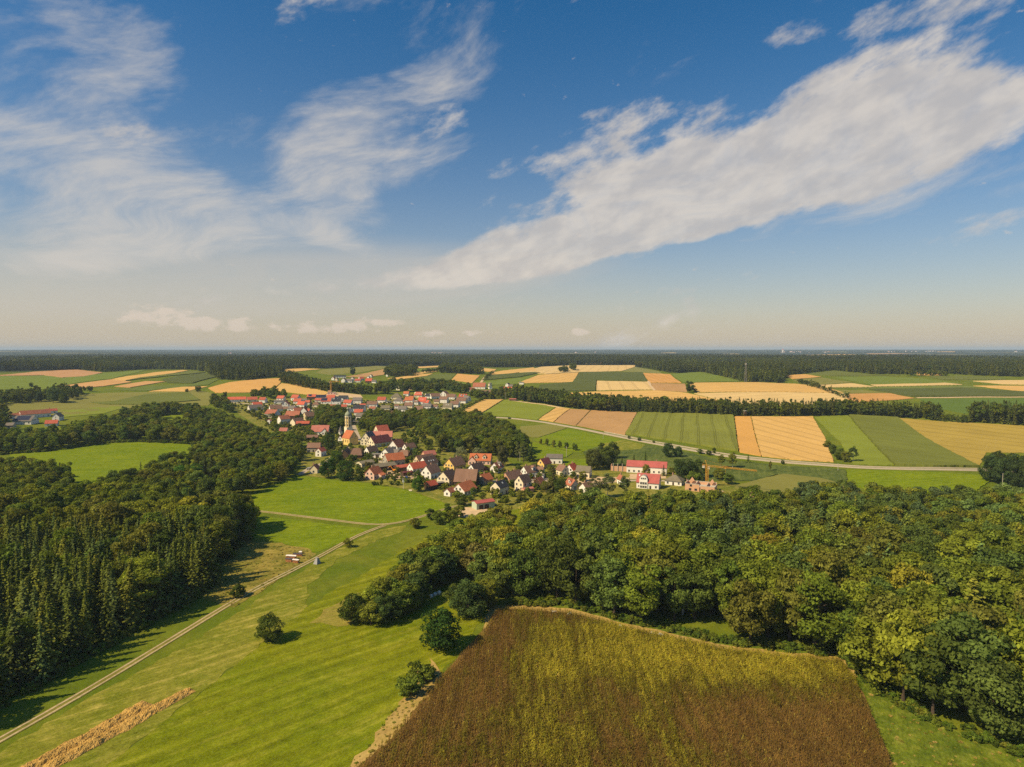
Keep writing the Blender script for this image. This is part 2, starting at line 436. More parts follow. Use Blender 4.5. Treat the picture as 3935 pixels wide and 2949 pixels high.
drape("meadow", poly([(1185, 2330), (1500, 2140), (1760, 2005), (1990, 1935), (2010, 2000), (1900, 2160), (1740, 2330), (1900, 2330), (1700, 2590), (1560, 2745), (1330, 2990), (700, 3080), (380, 2960), (560, 2830), (740, 2684), (880, 2572), (1000, 2472), (1120, 2380)]), 0.05, G_MOWN, 1.0)
drape("dry_meadow", poly([(-250, 3060), (0, 2895), (330, 2690), (700, 2490), (985, 2310), (1130, 2215), (1190, 2180), (1310, 2105), (1460, 2035), (1560, 2020), (1540, 2045), (1420, 2090), (1300, 2150), (1190, 2250), (1180, 2330), (1120, 2390), (1000, 2475), (880, 2575), (740, 2688), (560, 2835), (380, 2965), (120, 3080)]), 0.06, G_DRY, 0.9)
drape("hay_meadow", poly([(1195, 2392), (1250, 2345), (1340, 2290), (1380, 2280), (1400, 2330), (1345, 2405), (1260, 2404)]), 0.09, G_HAY, 1.0)
drape("rough_meadow", poly([(760, 2300), (800, 2180), (930, 2080), (1080, 2088), (1180, 2110), (1215, 2130), (1150, 2180), (1000, 2275), (900, 2335)]), 0.07, G_ROUGH, 0.8)
drape("meadow", poly([(940, 2060), (885, 1975), (1150, 2000), (1425, 2036), (1330, 2080), (1215, 2125), (1080, 2085)]), 0.05, G_BRIGHT, 0.5)
drape("meadow", poly([(880, 1945), (1010, 1885), (1140, 1826), (1300, 1848), (1420, 1858), (1560, 1884), (1700, 1930), (1745, 1952), (1690, 1980), (1560, 2005), (1450, 2022), (1200, 1988), (890, 1955)]), 0.06, G_BRIGHT, 0.5)
drape("maize_soil", poly([(1290, 3040), (1480, 2855), (1565, 2765), (1690, 2605), (1855, 2425), (1905, 2342), (2000, 2340), (2200, 2357), (2390, 2410), (2560, 2446), (2780, 2496), (3000, 2521), (3235, 2541), (3285, 2605), (3340, 2722), (3435, 2949), (3480, 3050)]), 0.06, SOIL, 0.4)
drape("field_margin", poly([(1870, 2345), (1905, 2328), (2000, 2326), (2200, 2343), (2390, 2394), (2560, 2430), (2780, 2481), (3000, 2507), (3255, 2528), (3300, 2600), (3285, 2606), (3235, 2545), (3000, 2525), (2780, 2500), (2560, 2450), (2390, 2414), (2200, 2361), (2000, 2344), (1905, 2346), (1860, 2425)]), 0.10, G_MARGIN, 0.45)
drape("field_margin", poly([(1285, 3010), (1400, 2880), (1470, 2790), (1530, 2700), (1600, 2600), (1660, 2530), (1690, 2570), (1698, 2604), (1570, 2767), (1480, 2860), (1290, 3060)]), 0.10, G_MARGIN, 1.1)
drape("verge", poly([(3270, 2530), (3345, 2640), (3560, 2770), (3935, 2900), (4200, 2990), (4100, 3100), (3500, 3080), (3440, 2949), (3345, 2722), (3300, 2610)]), 0.05, G_VERGE, 0.6)
drape("verge", poly([(1930, 2322), (2200, 2325), (2400, 2378), (2780, 2460), (3010, 2490), (3250, 2510), (3262, 2532), (3000, 2508), (2780, 2482), (2390, 2395), (2200, 2344), (1930, 2326)]), 0.05, G_VERGE, 0.5)

# the village floor: lawns, yards and lanes
drape("village_ground", poly([(1150, 1828), (1160, 1760), (1180, 1700), (1030, 1660), (930, 1600), (870, 1552), (1000, 1535), (1120, 1532), (1270, 1522), (1400, 1535), (1480, 1535), (1560, 1512), (1720, 1512), (1800, 1535), (1760, 1595), (1690, 1640), (1760, 1690), (1990, 1790), (2080, 1775), (2230, 1790), (2420, 1790), (2600, 1800), (2800, 1840), (2950, 1920), (2900, 1990), (2500, 1960), (2100, 1945), (1960, 1960), (1850, 1992), (1745, 1985), (1740, 1948), (1700, 1928), (1560, 1880), (1420, 1854), (1300, 1842)]), 0.03, G_LAWN, 0.0, g=9)
drape("yard", poly([(1760, 1985), (1775, 1952), (1860, 1950), (1885, 1962), (1850, 1978), (1800, 1992)]), 0.10, SAND, 0.3)
drape("yard", poly([(1478, 1835), (1485, 1805), (1540, 1800), (1620, 1812), (1600, 1838), (1560, 1846)]), 0.10, SAND, 0.4)
drape("yard", poly([(2030, 1860), (2040, 1838), (2110, 1838), (2085, 1862)]), 0.10, ROADM, 0.2)
drape("yard", poly([(1885, 1875), (1915, 1862), (1925, 1880), (1890, 1905)]), 0.10, ROADM, 0.2)
drape("yard", poly([(2190, 1842), (2260, 1832), (2420, 1838), (2410, 1850), (2230, 1862)]), 0.10, SAND, 0.3)
drape("yard", poly([(2420, 1822), (2560, 1824), (2560, 1840), (2420, 1842)]), 0.10, SAND, 0.3)
drape("yard", poly([(1230, 1520), (1300, 1508), (1385, 1518), (1395, 1530), (1300, 1530)]), 0.12, SAND, 0.5)
for pts, wd in (([(1150, 1826), (1190, 1800), (1260, 1775), (1300, 1740), (1330, 1722), (1400, 1735), (1465, 1778), (1590, 1800), (1690, 1820), (1790, 1845), (1830, 1850), (1990, 1850), (2100, 1850), (2180, 1845)], 4.5),
                ([(1330, 1722), (1380, 1690), (1360, 1640), (1350, 1620), (1420, 1585), (1500, 1570), (1620, 1578), (1680, 1590)], 4.5),
                ([(1350, 1620), (1240, 1590), (1150, 1560), (1050, 1556), (900, 1550), (820, 1525), (770, 1505)], 4.5),
                ([(1420, 1585), (1415, 1555), (1500, 1545), (1600, 1550), (1690, 1570), (1720, 1560)], 4.0),
                ([(2180, 1845), (2230, 1880), (2300, 1858), (2420, 1846), (2600, 1850)], 4.0)):
    ribbon("village_lane", poly(pts), wd, 0.16, ROADM)

FIELDS = [  # name, colour, row direction, tractor lines, height of the crop, outline
    ("meadow", 'bright', 0, 0, .1, [(40, 1752), (60, 1735), (300, 1714), (520, 1700), (700, 1706), (760, 1716), (735, 1765), (560, 1850), (320, 1900), (240, 1830)]),
    ("meadow", 'bright', 0, 0, .1, [(600, 1640), (640, 1592), (705, 1590), (720, 1630), (690, 1650)]),
    ("meadow", 'bright', 0, 0, .1, [(180, 1690), (195, 1645), (245, 1645), (260, 1690)]),
    ("meadow", 'bright', 0, 0, .1, [(-200, 1745), (-200, 1680), (50, 1650), (60, 1690), (0, 1720)]),
    ("meadow", OLIVE, 15, 0, .1, [(-200, 1650), (-200, 1570), (20, 1552), (200, 1535), (330, 1515), (430, 1510), (560, 1508), (760, 1500), (840, 1520), (800, 1560), (640, 1565), (420, 1575), (330, 1590), (100, 1605), (0, 1630)]),
    ("meadow", LIME, 15, 0, .1, [(215, 1580), (300, 1575), (440, 1558), (470, 1568), (400, 1590), (240, 1605)]),
    ("maize_field", MAIZE, 15, 0, 1.2, [(350, 1550), (440, 1545), (560, 1518), (720, 1510), (770, 1540), (560, 1558), (400, 1556)]),
    ("meadow", 'bright', 20, 0, .15, [(2050, 1690), (2180, 1648), (2350, 1683), (2397, 1697), (2300, 1720), (2235, 1738), (2200, 1737), (2130, 1717)]),
    ("meadow", 'bright', 20, 0, .15, [(1990, 1712), (2050, 1700), (2130, 1725), (2200, 1742), (2180, 1757), (2090, 1782), (2040, 1760)]),
    ("meadow", 'bright', 20, 0, .15, [(2155, 1768), (2255, 1766), (2260, 1792), (2170, 1798)]),
    ("meadow", OLIVE, 20, 0, .15, [(2000, 1640), (2110, 1632), (2180, 1645), (2070, 1682), (1990, 1680)]),
    ("meadow", 'reed', 20, 0, .3, [(2240, 1740), (2320, 1710), (2400, 1697), (2560, 1722), (2750, 1765), (3000, 1792), (3150, 1800), (3250, 1808), (3255, 1860), (3150, 1845), (2990, 1825), (2900, 1850), (2700, 1850), (2560, 1800), (2390, 1790), (2290, 1790)]),
    ("meadow", 'dry', 20, 0, .35, [(2310, 1708), (2400, 1694), (2480, 1712), (2460, 1728), (2380, 1735), (2320, 1725)]),
    ("meadow", OLIVE, 10, 0, .35, [(2820, 1870), (2930, 1842), (3010, 1824), (3150, 1840), (3270, 1872), (3240, 1905), (3100, 1915), (2900, 1935)]),
    ("meadow", 'bright', 3, 0, .3, [(3252, 1806), (3500, 1814), (3770, 1828), (3805, 1850), (3750, 1890), (3600, 1900), (3400, 1900), (3262, 1862)]),
    ("wheat_field", WHEAT, 38, 14, .8, [(1757, 1598), (1764, 1588), (1861, 1538), (1933, 1538), (1842, 1594), (1812, 1598)]),
    ("meadow", LIME, 10, 0, .3, [(1844, 1596), (1937, 1539), (2085, 1557), (2133, 1567), (2066, 1614), (1960, 1602), (1860, 1600)]),
    ("wheat_field", WHEAT, 60, 14, .8, [(2072, 1614), (2138, 1569), (2190, 1573), (2128, 1623)]),
    ("ploughed_field", TAN, 60, 0, .3, [(2130, 1623), (2192, 1573), (2268, 1578), (2212, 1637)]),
    ("ploughed_field", TAN, 60, 0, .3, [(2216, 1637), (2273, 1578), (2448, 1587), (2400, 1672)]),
    ("maize_field", (0.185, 0.200, 0.034), 74, 16, 1.6, [(2404, 1668), (2455, 1586), (2600, 1592), (2818, 1598), (2838, 1736), (2700, 1714), (2560, 1692)]),
    ("wheat_field", (0.56, 0.31, 0.085), 100, 0, .8, [(2843, 1740), (2824, 1603), (2884, 1603), (2924, 1755)]),
    ("wheat_field", WHEAT, 103, 17, .8, [(2928, 1755), (2888, 1603), (3122, 1603), (3168, 1680), (3205, 1778), (3050, 1769)]),
    ("meadow", LIME, 118, 0, .5, [(3130, 1605), (3200, 1598), (3258, 1598), (3330, 1680), (3436, 1790), (3280, 1788), (3230, 1700)]),
    ("maize_field", (0.148, 0.166, 0.030), 122, 0, 1.7, [(3262, 1598), (3450, 1608), (3560, 1690), (3762, 1797), (3600, 1797), (3442, 1791), (3335, 1680)]),
    ("stubble_field", (0.36, 0.265, 0.055), 122, 22, .3, [(3455, 1608), (3600, 1620), (3935, 1638), (4150, 1645), (4150, 1740), (3790, 1740), (3766, 1792), (3566, 1690)]),
    ("maize_field", DMAIZE, 5, 60, 1.6, [(2065, 1507), (2075, 1482), (2200, 1471), (2228, 1433), (2468, 1433), (2488, 1467), (2292, 1463), (2287, 1504)]),
    ("wheat_field", WHEAT, 70, 18, .7, [(1990, 1474), (2070, 1442), (2224, 1433), (2202, 1470)]),
    ("wheat_field", PALE, 84, 22, .7, [(2292, 1502), (2295, 1465), (2488, 1469), (2510, 1499)]),
    ("wheat_field", WHEAT, 8, 24, .7, [(2180, 1512), (2290, 1507), (2510, 1502), (2640, 1512), (2760, 1540), (2640, 1556), (2400, 1545), (2250, 1525)]),
    ("wheat_field", PALE, 80, 24, .7, [(1990, 1432), (2080, 1411), (2200, 1405), (2440, 1405), (2440, 1411), (2388, 1428), (2232, 1431), (2100, 1438)]),
    ("ploughed_field", (0.20, 0.20, 0.06), 80, 0, .4, [(2392, 1428), (2442, 1411), (2530, 1428), (2545, 1437), (2470, 1432)]),
    ("wheat_field", (0.56, 0.30, 0.09), 86, 16, .7, [(2472, 1435), (2575, 1440), (2618, 1473), (2497, 1472)]),
    ("ploughed_field", TAN, 80, 0, .4, [(2500, 1474), (2632, 1476), (2640, 1508), (2515, 1501)]),
    ("meadow", GREEN, 150, 0, .4, [(2582, 1438), (2690, 1431), (2780, 1450), (2845, 1467), (2628, 1472)]),
    ("wheat_field", WHEAT, 150, 20, .7, [(2644, 1484), (2672, 1473), (2900, 1471), (3060, 1477), (3180, 1492), (3240, 1511), (2950, 1507), (2680, 1510)]),
    ("wheat_field", PALE, 12, 26, .7, [(2668, 1514), (2950, 1509), (3244, 1514), (3260, 1540), (3150, 1565), (2900, 1560), (2770, 1540)]),
    ("maize_field", MAIZE, 5, 0, 1.2, [(3100, 1439), (3200, 1427), (3350, 1442), (3460, 1446), (3190, 1447)]),
    ("wheat_field", (0.56, 0.32, 0.10), 20, 0, .7, [(3015, 1444), (3095, 1440), (3158, 1450), (3048, 1459)]),
    ("meadow", OLIVE, 15, 0, .3, [(3045, 1461), (3158, 1452), (3280, 1471), (3100, 1483)]),
    ("meadow", GREEN, 5, 0, .3, [(3200, 1450), (3400, 1448), (3560, 1457), (3690, 1474), (3340, 1477)]),
    ("wheat_field", PALE, 5, 0, .7, [(3100, 1485), (3272, 1475), (3362, 1488), (3180, 1491)]),
    ("wheat_field", PALE, 3, 0, .7, [(3345, 1480), (3630, 1473), (3700, 1480), (3372, 1487)]),
    ("meadow", (0.15, 0.18, 0.04), 3, 0, .3, [(3190, 1495), (3400, 1490), (3720, 1484), (3800, 1490), (3500, 1494)]),
    ("maize_field", DMAIZE, 3, 0, 1.8, [(3340, 1499), (3700, 1494), (3935, 1509), (4150, 1517), (4150, 1526), (3500, 1526)]),
    ("meadow", OLIVE, 6, 0, .3, [(3170, 1500), (3320, 1500), (3420, 1512), (3205, 1514)]),
    ("ploughed_field", (0.50, 0.27, 0.09), 6, 0, .4, [(3200, 1516), (3420, 1513), (3515, 1532), (3300, 1548)]),
    ("meadow", (0.10, 0.155, 0.025), 3, 0, .3, [(3530, 1534), (3935, 1531), (4150, 1531), (4150, 1600), (3700, 1590), (3600, 1570)]),
    ("wheat_field", PALE, 3, 0, .7, [(3740, 1466), (3935, 1463), (4150, 1464), (4150, 1483), (3850, 1478)]),
    ("wheat_field", WHEAT, 3, 0, .7, [(3740, 1485), (3935, 1485), (4150, 1486), (4150, 1512), (3900, 1502)]),
    ("wheat_field", WHEAT, 3, 0, .7, [(3520, 1432), (3600, 1437), (3625, 1444), (3525, 1443)]),
    ("maize_field", MAIZE, 3, 0, 1.2, [(3560, 1446), (3800, 1450), (3870, 1461), (3620, 1462)]),
    ("ploughed_field", (0.44, 0.25, 0.12), 12, 0, .4, [(-200, 1452), (0, 1443), (130, 1430), (230, 1424), (300, 1422), (395, 1433), (320, 1448), (240, 1452), (170, 1443), (0, 1446)]),
    ("meadow", GREEN, 12, 0, .3, [(-200, 1474), (0, 1447), (170, 1445), (240, 1454), (400, 1436), (560, 1422), (430, 1457), (300, 1472), (240, 1484), (150, 1500), (60, 1498), (-200, 1500)]),
    ("wheat_field", WHEAT, 14, 0, .7, [(432, 1459), (600, 1432), (700, 1424), (726, 1425), (600, 1445), (482, 1464)]),
    ("maize_field", MAIZE, 14, 0, 1.2, [(484, 1465), (620, 1444), (728, 1427), (790, 1433), (600, 1452)]),
    ("wheat_field", (0.50, 0.29, 0.12), 14, 0, .7, [(240, 1485), (430, 1460), (508, 1470), (400, 1486), (312, 1494)]),
    ("wheat_field", (0.50, 0.29, 0.12), 14, 0, .7, [(440, 1487), (560, 1467), (640, 1468), (500, 1491)]),
    ("maize_field", DMAIZE, 14, 0, 1.2, [(622, 1461), (780, 1436), (845, 1448), (738, 1475), (645, 1473)]),
    ("meadow", (0.12, 0.155, 0.03), 14, 0, .3, [(400, 1500), (500, 1492), (735, 1477), (850, 1455), (800, 1480), (560, 1504)]),
    ("wheat_field", WHEAT, 14, 0, .7, [(572, 1506), (700, 1489), (800, 1487), (710, 1507)]),
    ("wheat_field", (0.57, 0.325, 0.10), 30, 0, .7, [(800, 1493), (880, 1471), (1000, 1459), (1090, 1455), (1078, 1472), (1060, 1490), (960, 1510), (830, 1512)]),
    ("wheat_field", WHEAT, 150, 0, .7, [(1064, 1490), (1082, 1475), (1160, 1482), (1265, 1511), (1235, 1526), (1100, 1508), (1050, 1500)]),
    ("wheat_field", WHEAT, 10, 0, .7, [(1085, 1421), (1170, 1417), (1235, 1420), (1110, 1432)]),
    ("meadow", OLIVE, 10, 0, .3, [(1215, 1434), (1240, 1421), (1450, 1407), (1520, 1411), (1390, 1433), (1270, 1442)]),
    ("wheat_field", TAN, 10, 0, .7, [(1330, 1449), (1420, 1433), (1500, 1417), (1500, 1436), (1420, 1451)]),
    ("wheat_field", WHEAT, 5, 0, .7, [(1600, 1411), (1720, 1405), (1790, 1407), (1690, 1412), (1590, 1418)]),
    ("meadow", GREEN, 5, 0, .3, [(1570, 1423), (1690, 1413), (1682, 1425), (1580, 1433)]),
    ("wheat_field", WHEAT, 5, 0, .7, [(1580, 1437), (1650, 1426), (1682, 1429), (1600, 1442)]),
    ("wheat_field", WHEAT, 10, 0, .7, [(1490, 1456), (1620, 1440), (1664, 1437), (1640, 1446), (1540, 1459)]),
    ("meadow", (0.12, 0.145, 0.03), 10, 0, .3, [(1580, 1460), (1668, 1440), (1753, 1436), (1730, 1461), (1640, 1470)]),
    ("wheat_field", (0.58, 0.33, 0.11), 60, 18, .7, [(1735, 1462), (1758, 1438), (1843, 1445), (1815, 1473)]),
    ("meadow", GREEN, 60, 0, .3, [(1680, 1471), (1730, 1465), (1812, 1475), (1780, 1490), (1690, 1492)]),
    ("maize_field", DMAIZE, 10, 0, 1.2, [(1853, 1463), (1872, 1445), (2050, 1432), (2078, 1434), (2000, 1450)]),
    ("meadow", GREEN, 10, 0, .3, [(1840, 1471), (2010, 1452), (2062, 1442), (1992, 1476), (1850, 1481)]),
    ("wheat_field", WHEAT, 8, 0, .7, [(1874, 1442), (1900, 1432), (2050, 1413), (2064, 1426), (1950, 1438)]),
    ("wheat_field", WHEAT, 8, 0, .7, [(1790, 1408), (1908, 1421), (1896, 1430), (1850, 1428), (1820, 1415)]),
    ("wheat_field", WHEAT, 0, 0, .7, [(2700, 1403), (2760, 1398), (2860, 1398), (2850, 1405), (2760, 1407)]),
    ("wheat_field", WHEAT, 0, 0, .7, [(2245, 1399), (2310, 1395), (2320, 1399)]),
    ("wheat_field", WHEAT, 0, 0, .7, [(-100, 1402), (60, 1396), (62, 1400), (-100, 1406)]),
]
SPECIAL = {'bright': G_BRIGHT, 'reed': G_REED, 'dry': G_DRY}
_cm = {}
for i, (nm, c, ang, tram, hh, pts) in enumerate(FIELDS):
    if isinstance(c, str): mt = SPECIAL[c]
    else:
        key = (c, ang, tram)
        if key not in _cm: _cm[key] = crop_mat(nm + "_crop", c, ang, tram, var=0.10 if nm == 'wheat_field' else 0.16, rowk=0.06 if nm != 'maize_field' else 0.14)
        mt = _cm[key]
    drape(nm, poly(pts), hh + 0.12, mt, jitter=.55, skirt=hh + 1.0, seed=i)
# fields on the far hills, beyond the woods
for pts, c in (([(3070, 1366), (3240, 1363), (3300, 1365), (3100, 1368)], WHEAT), ([(3330, 1360.5), (3440, 1359), (3500, 1361), (3360, 1363)], TAN), ([(3160, 1354.5), (3240, 1353), (3260, 1355)], OLIVE),
               ([(2540, 1357.5), (2590, 1356.5), (2600, 1357.8)], PALE), ([(3600, 1353), (3660, 1352.4), (3670, 1353.4)], WHEAT), ([(2780, 1362), (2830, 1361), (2840, 1362)], PALE)):
    drape("far_field", poly(pts), 4.0, _cm.setdefault((c, 0, 0), crop_mat("far_crop", c, 0)), skirt=6.0)

road_px = [(1830, 1606), (1880, 1604), (1960, 1608), (2100, 1625), (2200, 1643), (2300, 1663), (2450, 1694), (2600, 1721), (2700, 1739), (2850, 1762), (3000, 1777), (3150, 1788), (3300, 1799), (3500, 1805), (3700, 1808), (3850, 1811), (4300, 1822)]
road = poly(road_px)
ribbon("road", road, 5.6, 0.40, ROADM)
ribbon("cycle_path", offset(road[5:], 8.5), 2.4, 0.42, ROADM)
ribbon("farm_track", poly([(1842, 1478), (1855, 1462), (1872, 1440), (1900, 1428)]), 5.0, 0.5, SAND)
ribbon("farm_track", poly([(1940, 1540), (2000, 1545), (2085, 1555), (2200, 1575)]), 4.0, 0.5, SAND)
ribbon("farm_track", poly([(2490, 1466), (2500, 1485), (2516, 1502)]), 4.0, 0.9, SAND)
ribbon("farm_track", poly([(3520, 1530), (3700, 1528), (3935, 1527), (4150, 1527)]), 6.0, 0.6, SAND)

track = poly([(-160, 2935), (0, 2845), (200, 2735), (440, 2592), (640, 2470), (800, 2372), (900, 2310), (985, 2262), (1100, 2205), (1208, 2150), (1330, 2082), (1400, 2047), (1450, 2030)])
TRACKS = [track, poly([(890, 1952), (1000, 1966), (1150, 1984), (1300, 2002), (1400, 2015), (1450, 2022), (1500, 2018), (1570, 2002), (1640, 1980), (1690, 1962), (1745, 1948), (1800, 1935)]), poly([(1450, 2030), (1462, 2024), (1480, 2020)])]
for k, tr in enumerate(TRACKS):
    ribbon("dirt_track", tr, 2.9, 0.11, CROWNM, 0.06)
    for s_ in (-0.85, 0.85): ribbon("wheel_rut", offset(tr, s_), 0.62, 0.15, GRAVEL, 0.2)

# ------------------------------------------------------------------ houses
def roof_mat(name, c, rows=True):
    m, n, b = new_mat(name)
    tc = n.n('ShaderNodeTexCoord').outputs['Object']
    x, y, z = n.sep(tc)[:]
    oi = n.n('ShaderNodeObjectInfo').outputs['Random']
    patch = n.noise(n.xyz(x, y, n.mul(oi, 40.0)), 0.35, 5, 0.65)
    spk = n.noise(n.xyz(n.mul(x, 3.0), n.mul(z, 4.0), n.mul(oi, 9.0)), 1.0, 3, 0.7)
    k = n.add(n.mul(n.sub(patch, 0.5), 0.7), n.add(n.mul(n.sub(spk, 0.5), 0.5), n.add(n.mul(n.sub(oi, 0.5), 0.25), 1.0)))
    if rows:
        fr = n.m('FRACT', n.mul(z, 3.6)); k = n.mul(k, n.sstep(fr, 0.0, 0.25, 0.78, 1.0))
        bump(n, b, fr, 0.06, 0.7)
    vm = n.n('ShaderNodeVectorMath', operation='SCALE'); vm.inputs[0].default_value = c[:3]; n.set(vm.inputs['Scale'], k)
    n.set(b.inputs['Base Color'], vm.outputs[0]); b.inputs['Roughness'].default_value = 0.8
    return m


def wall_mat(name, c):
    m, n, b = new_mat(name)
    tc = n.n('ShaderNodeTexCoord').outputs['Object']
    f = n.noise(tc, 0.6, 5, 0.65); g = n.noise(tc, 4.0, 3, 0.6)
    k = n.add(n.mul(n.sub(f, 0.5), 0.28), n.add(n.mul(n.sub(g, 0.5), 0.12), 0.98))
    vm = n.n('ShaderNodeVectorMath', operation='SCALE'); vm.inputs[0].default_value = c[:3]; n.set(vm.inputs['Scale'], k)
    n.set(b.inputs['Base Color'], vm.outputs[0]); b.inputs['Roughness'].default_value = 0.9
    return m


ROOF = {k: roof_mat("roof_" + k, c, k not in ('solar', 'metal', 'flat')) for k, c in dict(
    orange=(0.50, 0.16, 0.07), red=(0.46, 0.115, 0.07), scarlet=(0.52, 0.115, 0.065), rust=(0.34, 0.125, 0.075), brown=(0.215, 0.125, 0.088), dark=(0.105, 0.072, 0.06),
    grey=(0.17, 0.15, 0.135), slate=(0.042, 0.045, 0.055), maroon=(0.16, 0.05, 0.05), pink=(0.46, 0.17, 0.13), olive=(0.19, 0.165, 0.115), solar=(0.018, 0.026, 0.065), metal=(0.36, 0.095, 0.085), flat=(0.22, 0.20, 0.17)).items()}
WALL = {k: wall_mat("wall_" + k, c) for k, c in dict(
    white=(0.78, 0.75, 0.70), cream=(0.74, 0.65, 0.47), yellow=(0.74, 0.50, 0.15), pink=(0.74, 0.49, 0.41), brick=(0.58, 0.34, 0.21), wood=(0.085, 0.055, 0.036), stone=(0.40, 0.36, 0.29), green=(0.42, 0.50, 0.38), buff=(0.62, 0.50, 0.30)).items()}
M_FRAME = plain("window_frame", (0.55, 0.52, 0.48), 0.6, 0.05)
M_GLASS, _n, _b = new_mat("window_glass")
_b.inputs['Base Color'].default_value = (0.025, 0.03, 0.04, 1); _b.inputs['Roughness'].default_value = 0.12; _b.inputs['Specular IOR Level'].default_value = 0.5
M_DOOR = plain("door_wood", (0.06, 0.04, 0.03), 0.7)
M_BRICKC = plain("chimney_brick", (0.36, 0.22, 0.15), 0.9, 0.2, 3)
M_WOOD = plain("weathered_wood", (0.11, 0.075, 0.05), 0.9, 0.25, 2)
M_GUTTER = plain("gutter_metal", (0.30, 0.28, 0.25), 0.5)
M_CONC = plain("concrete", (0.46, 0.42, 0.36), 0.9, 0.15, 1.2)


def box_vf(cx, cy, cz, sx, sy, sz, V, F):
    b = len(V)
    for dz_ in (-.5, .5):
        for (a, c) in ((-.5, -.5), (.5, -.5), (.5, .5), (-.5, .5)): V.append((cx + a * sx, cy + c * sy, cz + dz_ * sz))
    F += [[b, b + 3, b + 2, b + 1], [b + 4, b + 5, b + 6, b + 7]] + [[b + i, b + (i + 1) % 4, b + 4 + (i + 1) % 4, b + 4 + i] for i in range(4)]


def win_mesh(wd, ht):
    V, F, mi = [], [], []
    box_vf(0, 0.0, 0, wd + 0.22, 0.10, ht + 0.22, V, F); mi += [0] * 6
    for s_ in (-1, 1):
        box_vf(s_ * wd * 0.26, -0.055, 0, wd * 0.44, 0.04, ht, V, F); mi += [1] * 6
    return mesh("window", V, F, [M_FRAME, M_GLASS], mi)


WIN = win_mesh(1.15, 1.35); WIN_S = win_mesh(0.8, 0.9)
_V, _F = [], []; box_vf(0, 0, 1.05, 1.15, 0.12, 2.1, _V, _F); DOOR = mesh("door", _V, _F, [M_DOOR])
_V, _F = [], []; box_vf(0, 0, 1.3, 2.8, 0.12, 2.6, _V, _F); GATE = mesh("barn_door", _V, _F, [M_DOOR])
_V, _F = [], []; box_vf(0, 0, 0, 0.7, 0.7, 2.2, _V, _F); box_vf(0, 0, 1.15, 0.9, 0.9, 0.14, _V, _F); CHIM = mesh("chimney", _V, _F, [M_BRICKC])
_V, _F = [], []; box_vf(0, 0, 0, 0.85, 1.2, 0.10, _V, _F); SKYL = mesh("skylight", _V, _F, [plain("skylight_glass", (0.55, 0.58, 0.6), 0.2, 0.05, spec=0.5)])


def body_mesh(L, Wd, e, rise, m, hip):
    x, y = L / 2, Wd / 2; bz = -1.2
    V = [(-x, -y, bz), (x, -y, bz), (x, y, bz), (-x, y, bz), (-x, -y, e), (x, -y, e), (x, y, e), (-x, y, e)]
    F = [[0, 1, 5, 4], [2, 3, 7, 6], [3, 2, 1, 0]]
    if hip: F += [[1, 2, 6, 5], [3, 0, 4, 7], [4, 5, 6, 7]]
    else:
        V += [(-x, 0, e + rise), (x, 0, e + rise)]
        F += [[1, 2, 6, 9, 5], [3, 0, 4, 8, 7], [4, 5, 9, 8], [6, 7, 8, 9]]
    return mesh("wall", V, F, [m])


def roof_mesh(L, Wd, e, rise, m, over, oe, hip, th=0.24):
    sl_ = rise / (Wd / 2); x, y = L / 2 + oe, Wd / 2 + over
    z0, zt = e - over * sl_ + 0.05, e + rise + 0.05
    h = min(y, x * 0.95) if hip == 1 else (hip * y if hip else 0)
    zr = zt
    up = [(-x, -y, z0 + th), (x, -y, z0 + th), (x, y, z0 + th), (-x, y, z0 + th), (-x + h, 0, zr + th), (x - h, 0, zr + th)]
    dn = [(-x, -y, z0), (x, -y, z0), (x, y, z0), (-x, y, z0), (-x + h, 0, zr), (x - h, 0, zr)]
    V = up + dn
    F = [[0, 1, 5, 4], [2, 3, 4, 5], [6, 10, 11, 7], [8, 11, 10, 9], [0, 6, 7, 1], [2, 8, 9, 3]]
    if hip: F += [[1, 2, 5], [3, 0, 4], [1, 7, 8, 2], [3, 9, 6, 0], [7, 11, 8], [9, 10, 6]]
    else: F += [[1, 7, 11, 5], [5, 11, 8, 2], [3, 9, 10, 4], [4, 10, 6, 0]]
    return mesh("roof", V, F, [m])


HOUSES = []        # (x, y, words for it)
FOOT = []          # (x, y, radius) of everything built, so that trees keep clear


def empty(name, x, y, rz, z=None):
    o = bpy.data.objects.new(name, None); COL.objects.link(o); o.empty_display_size = 1
    o.location = (x, y, H(x, y) if z is None else z); o.rotation_euler = (0, 0, rz)
    return o


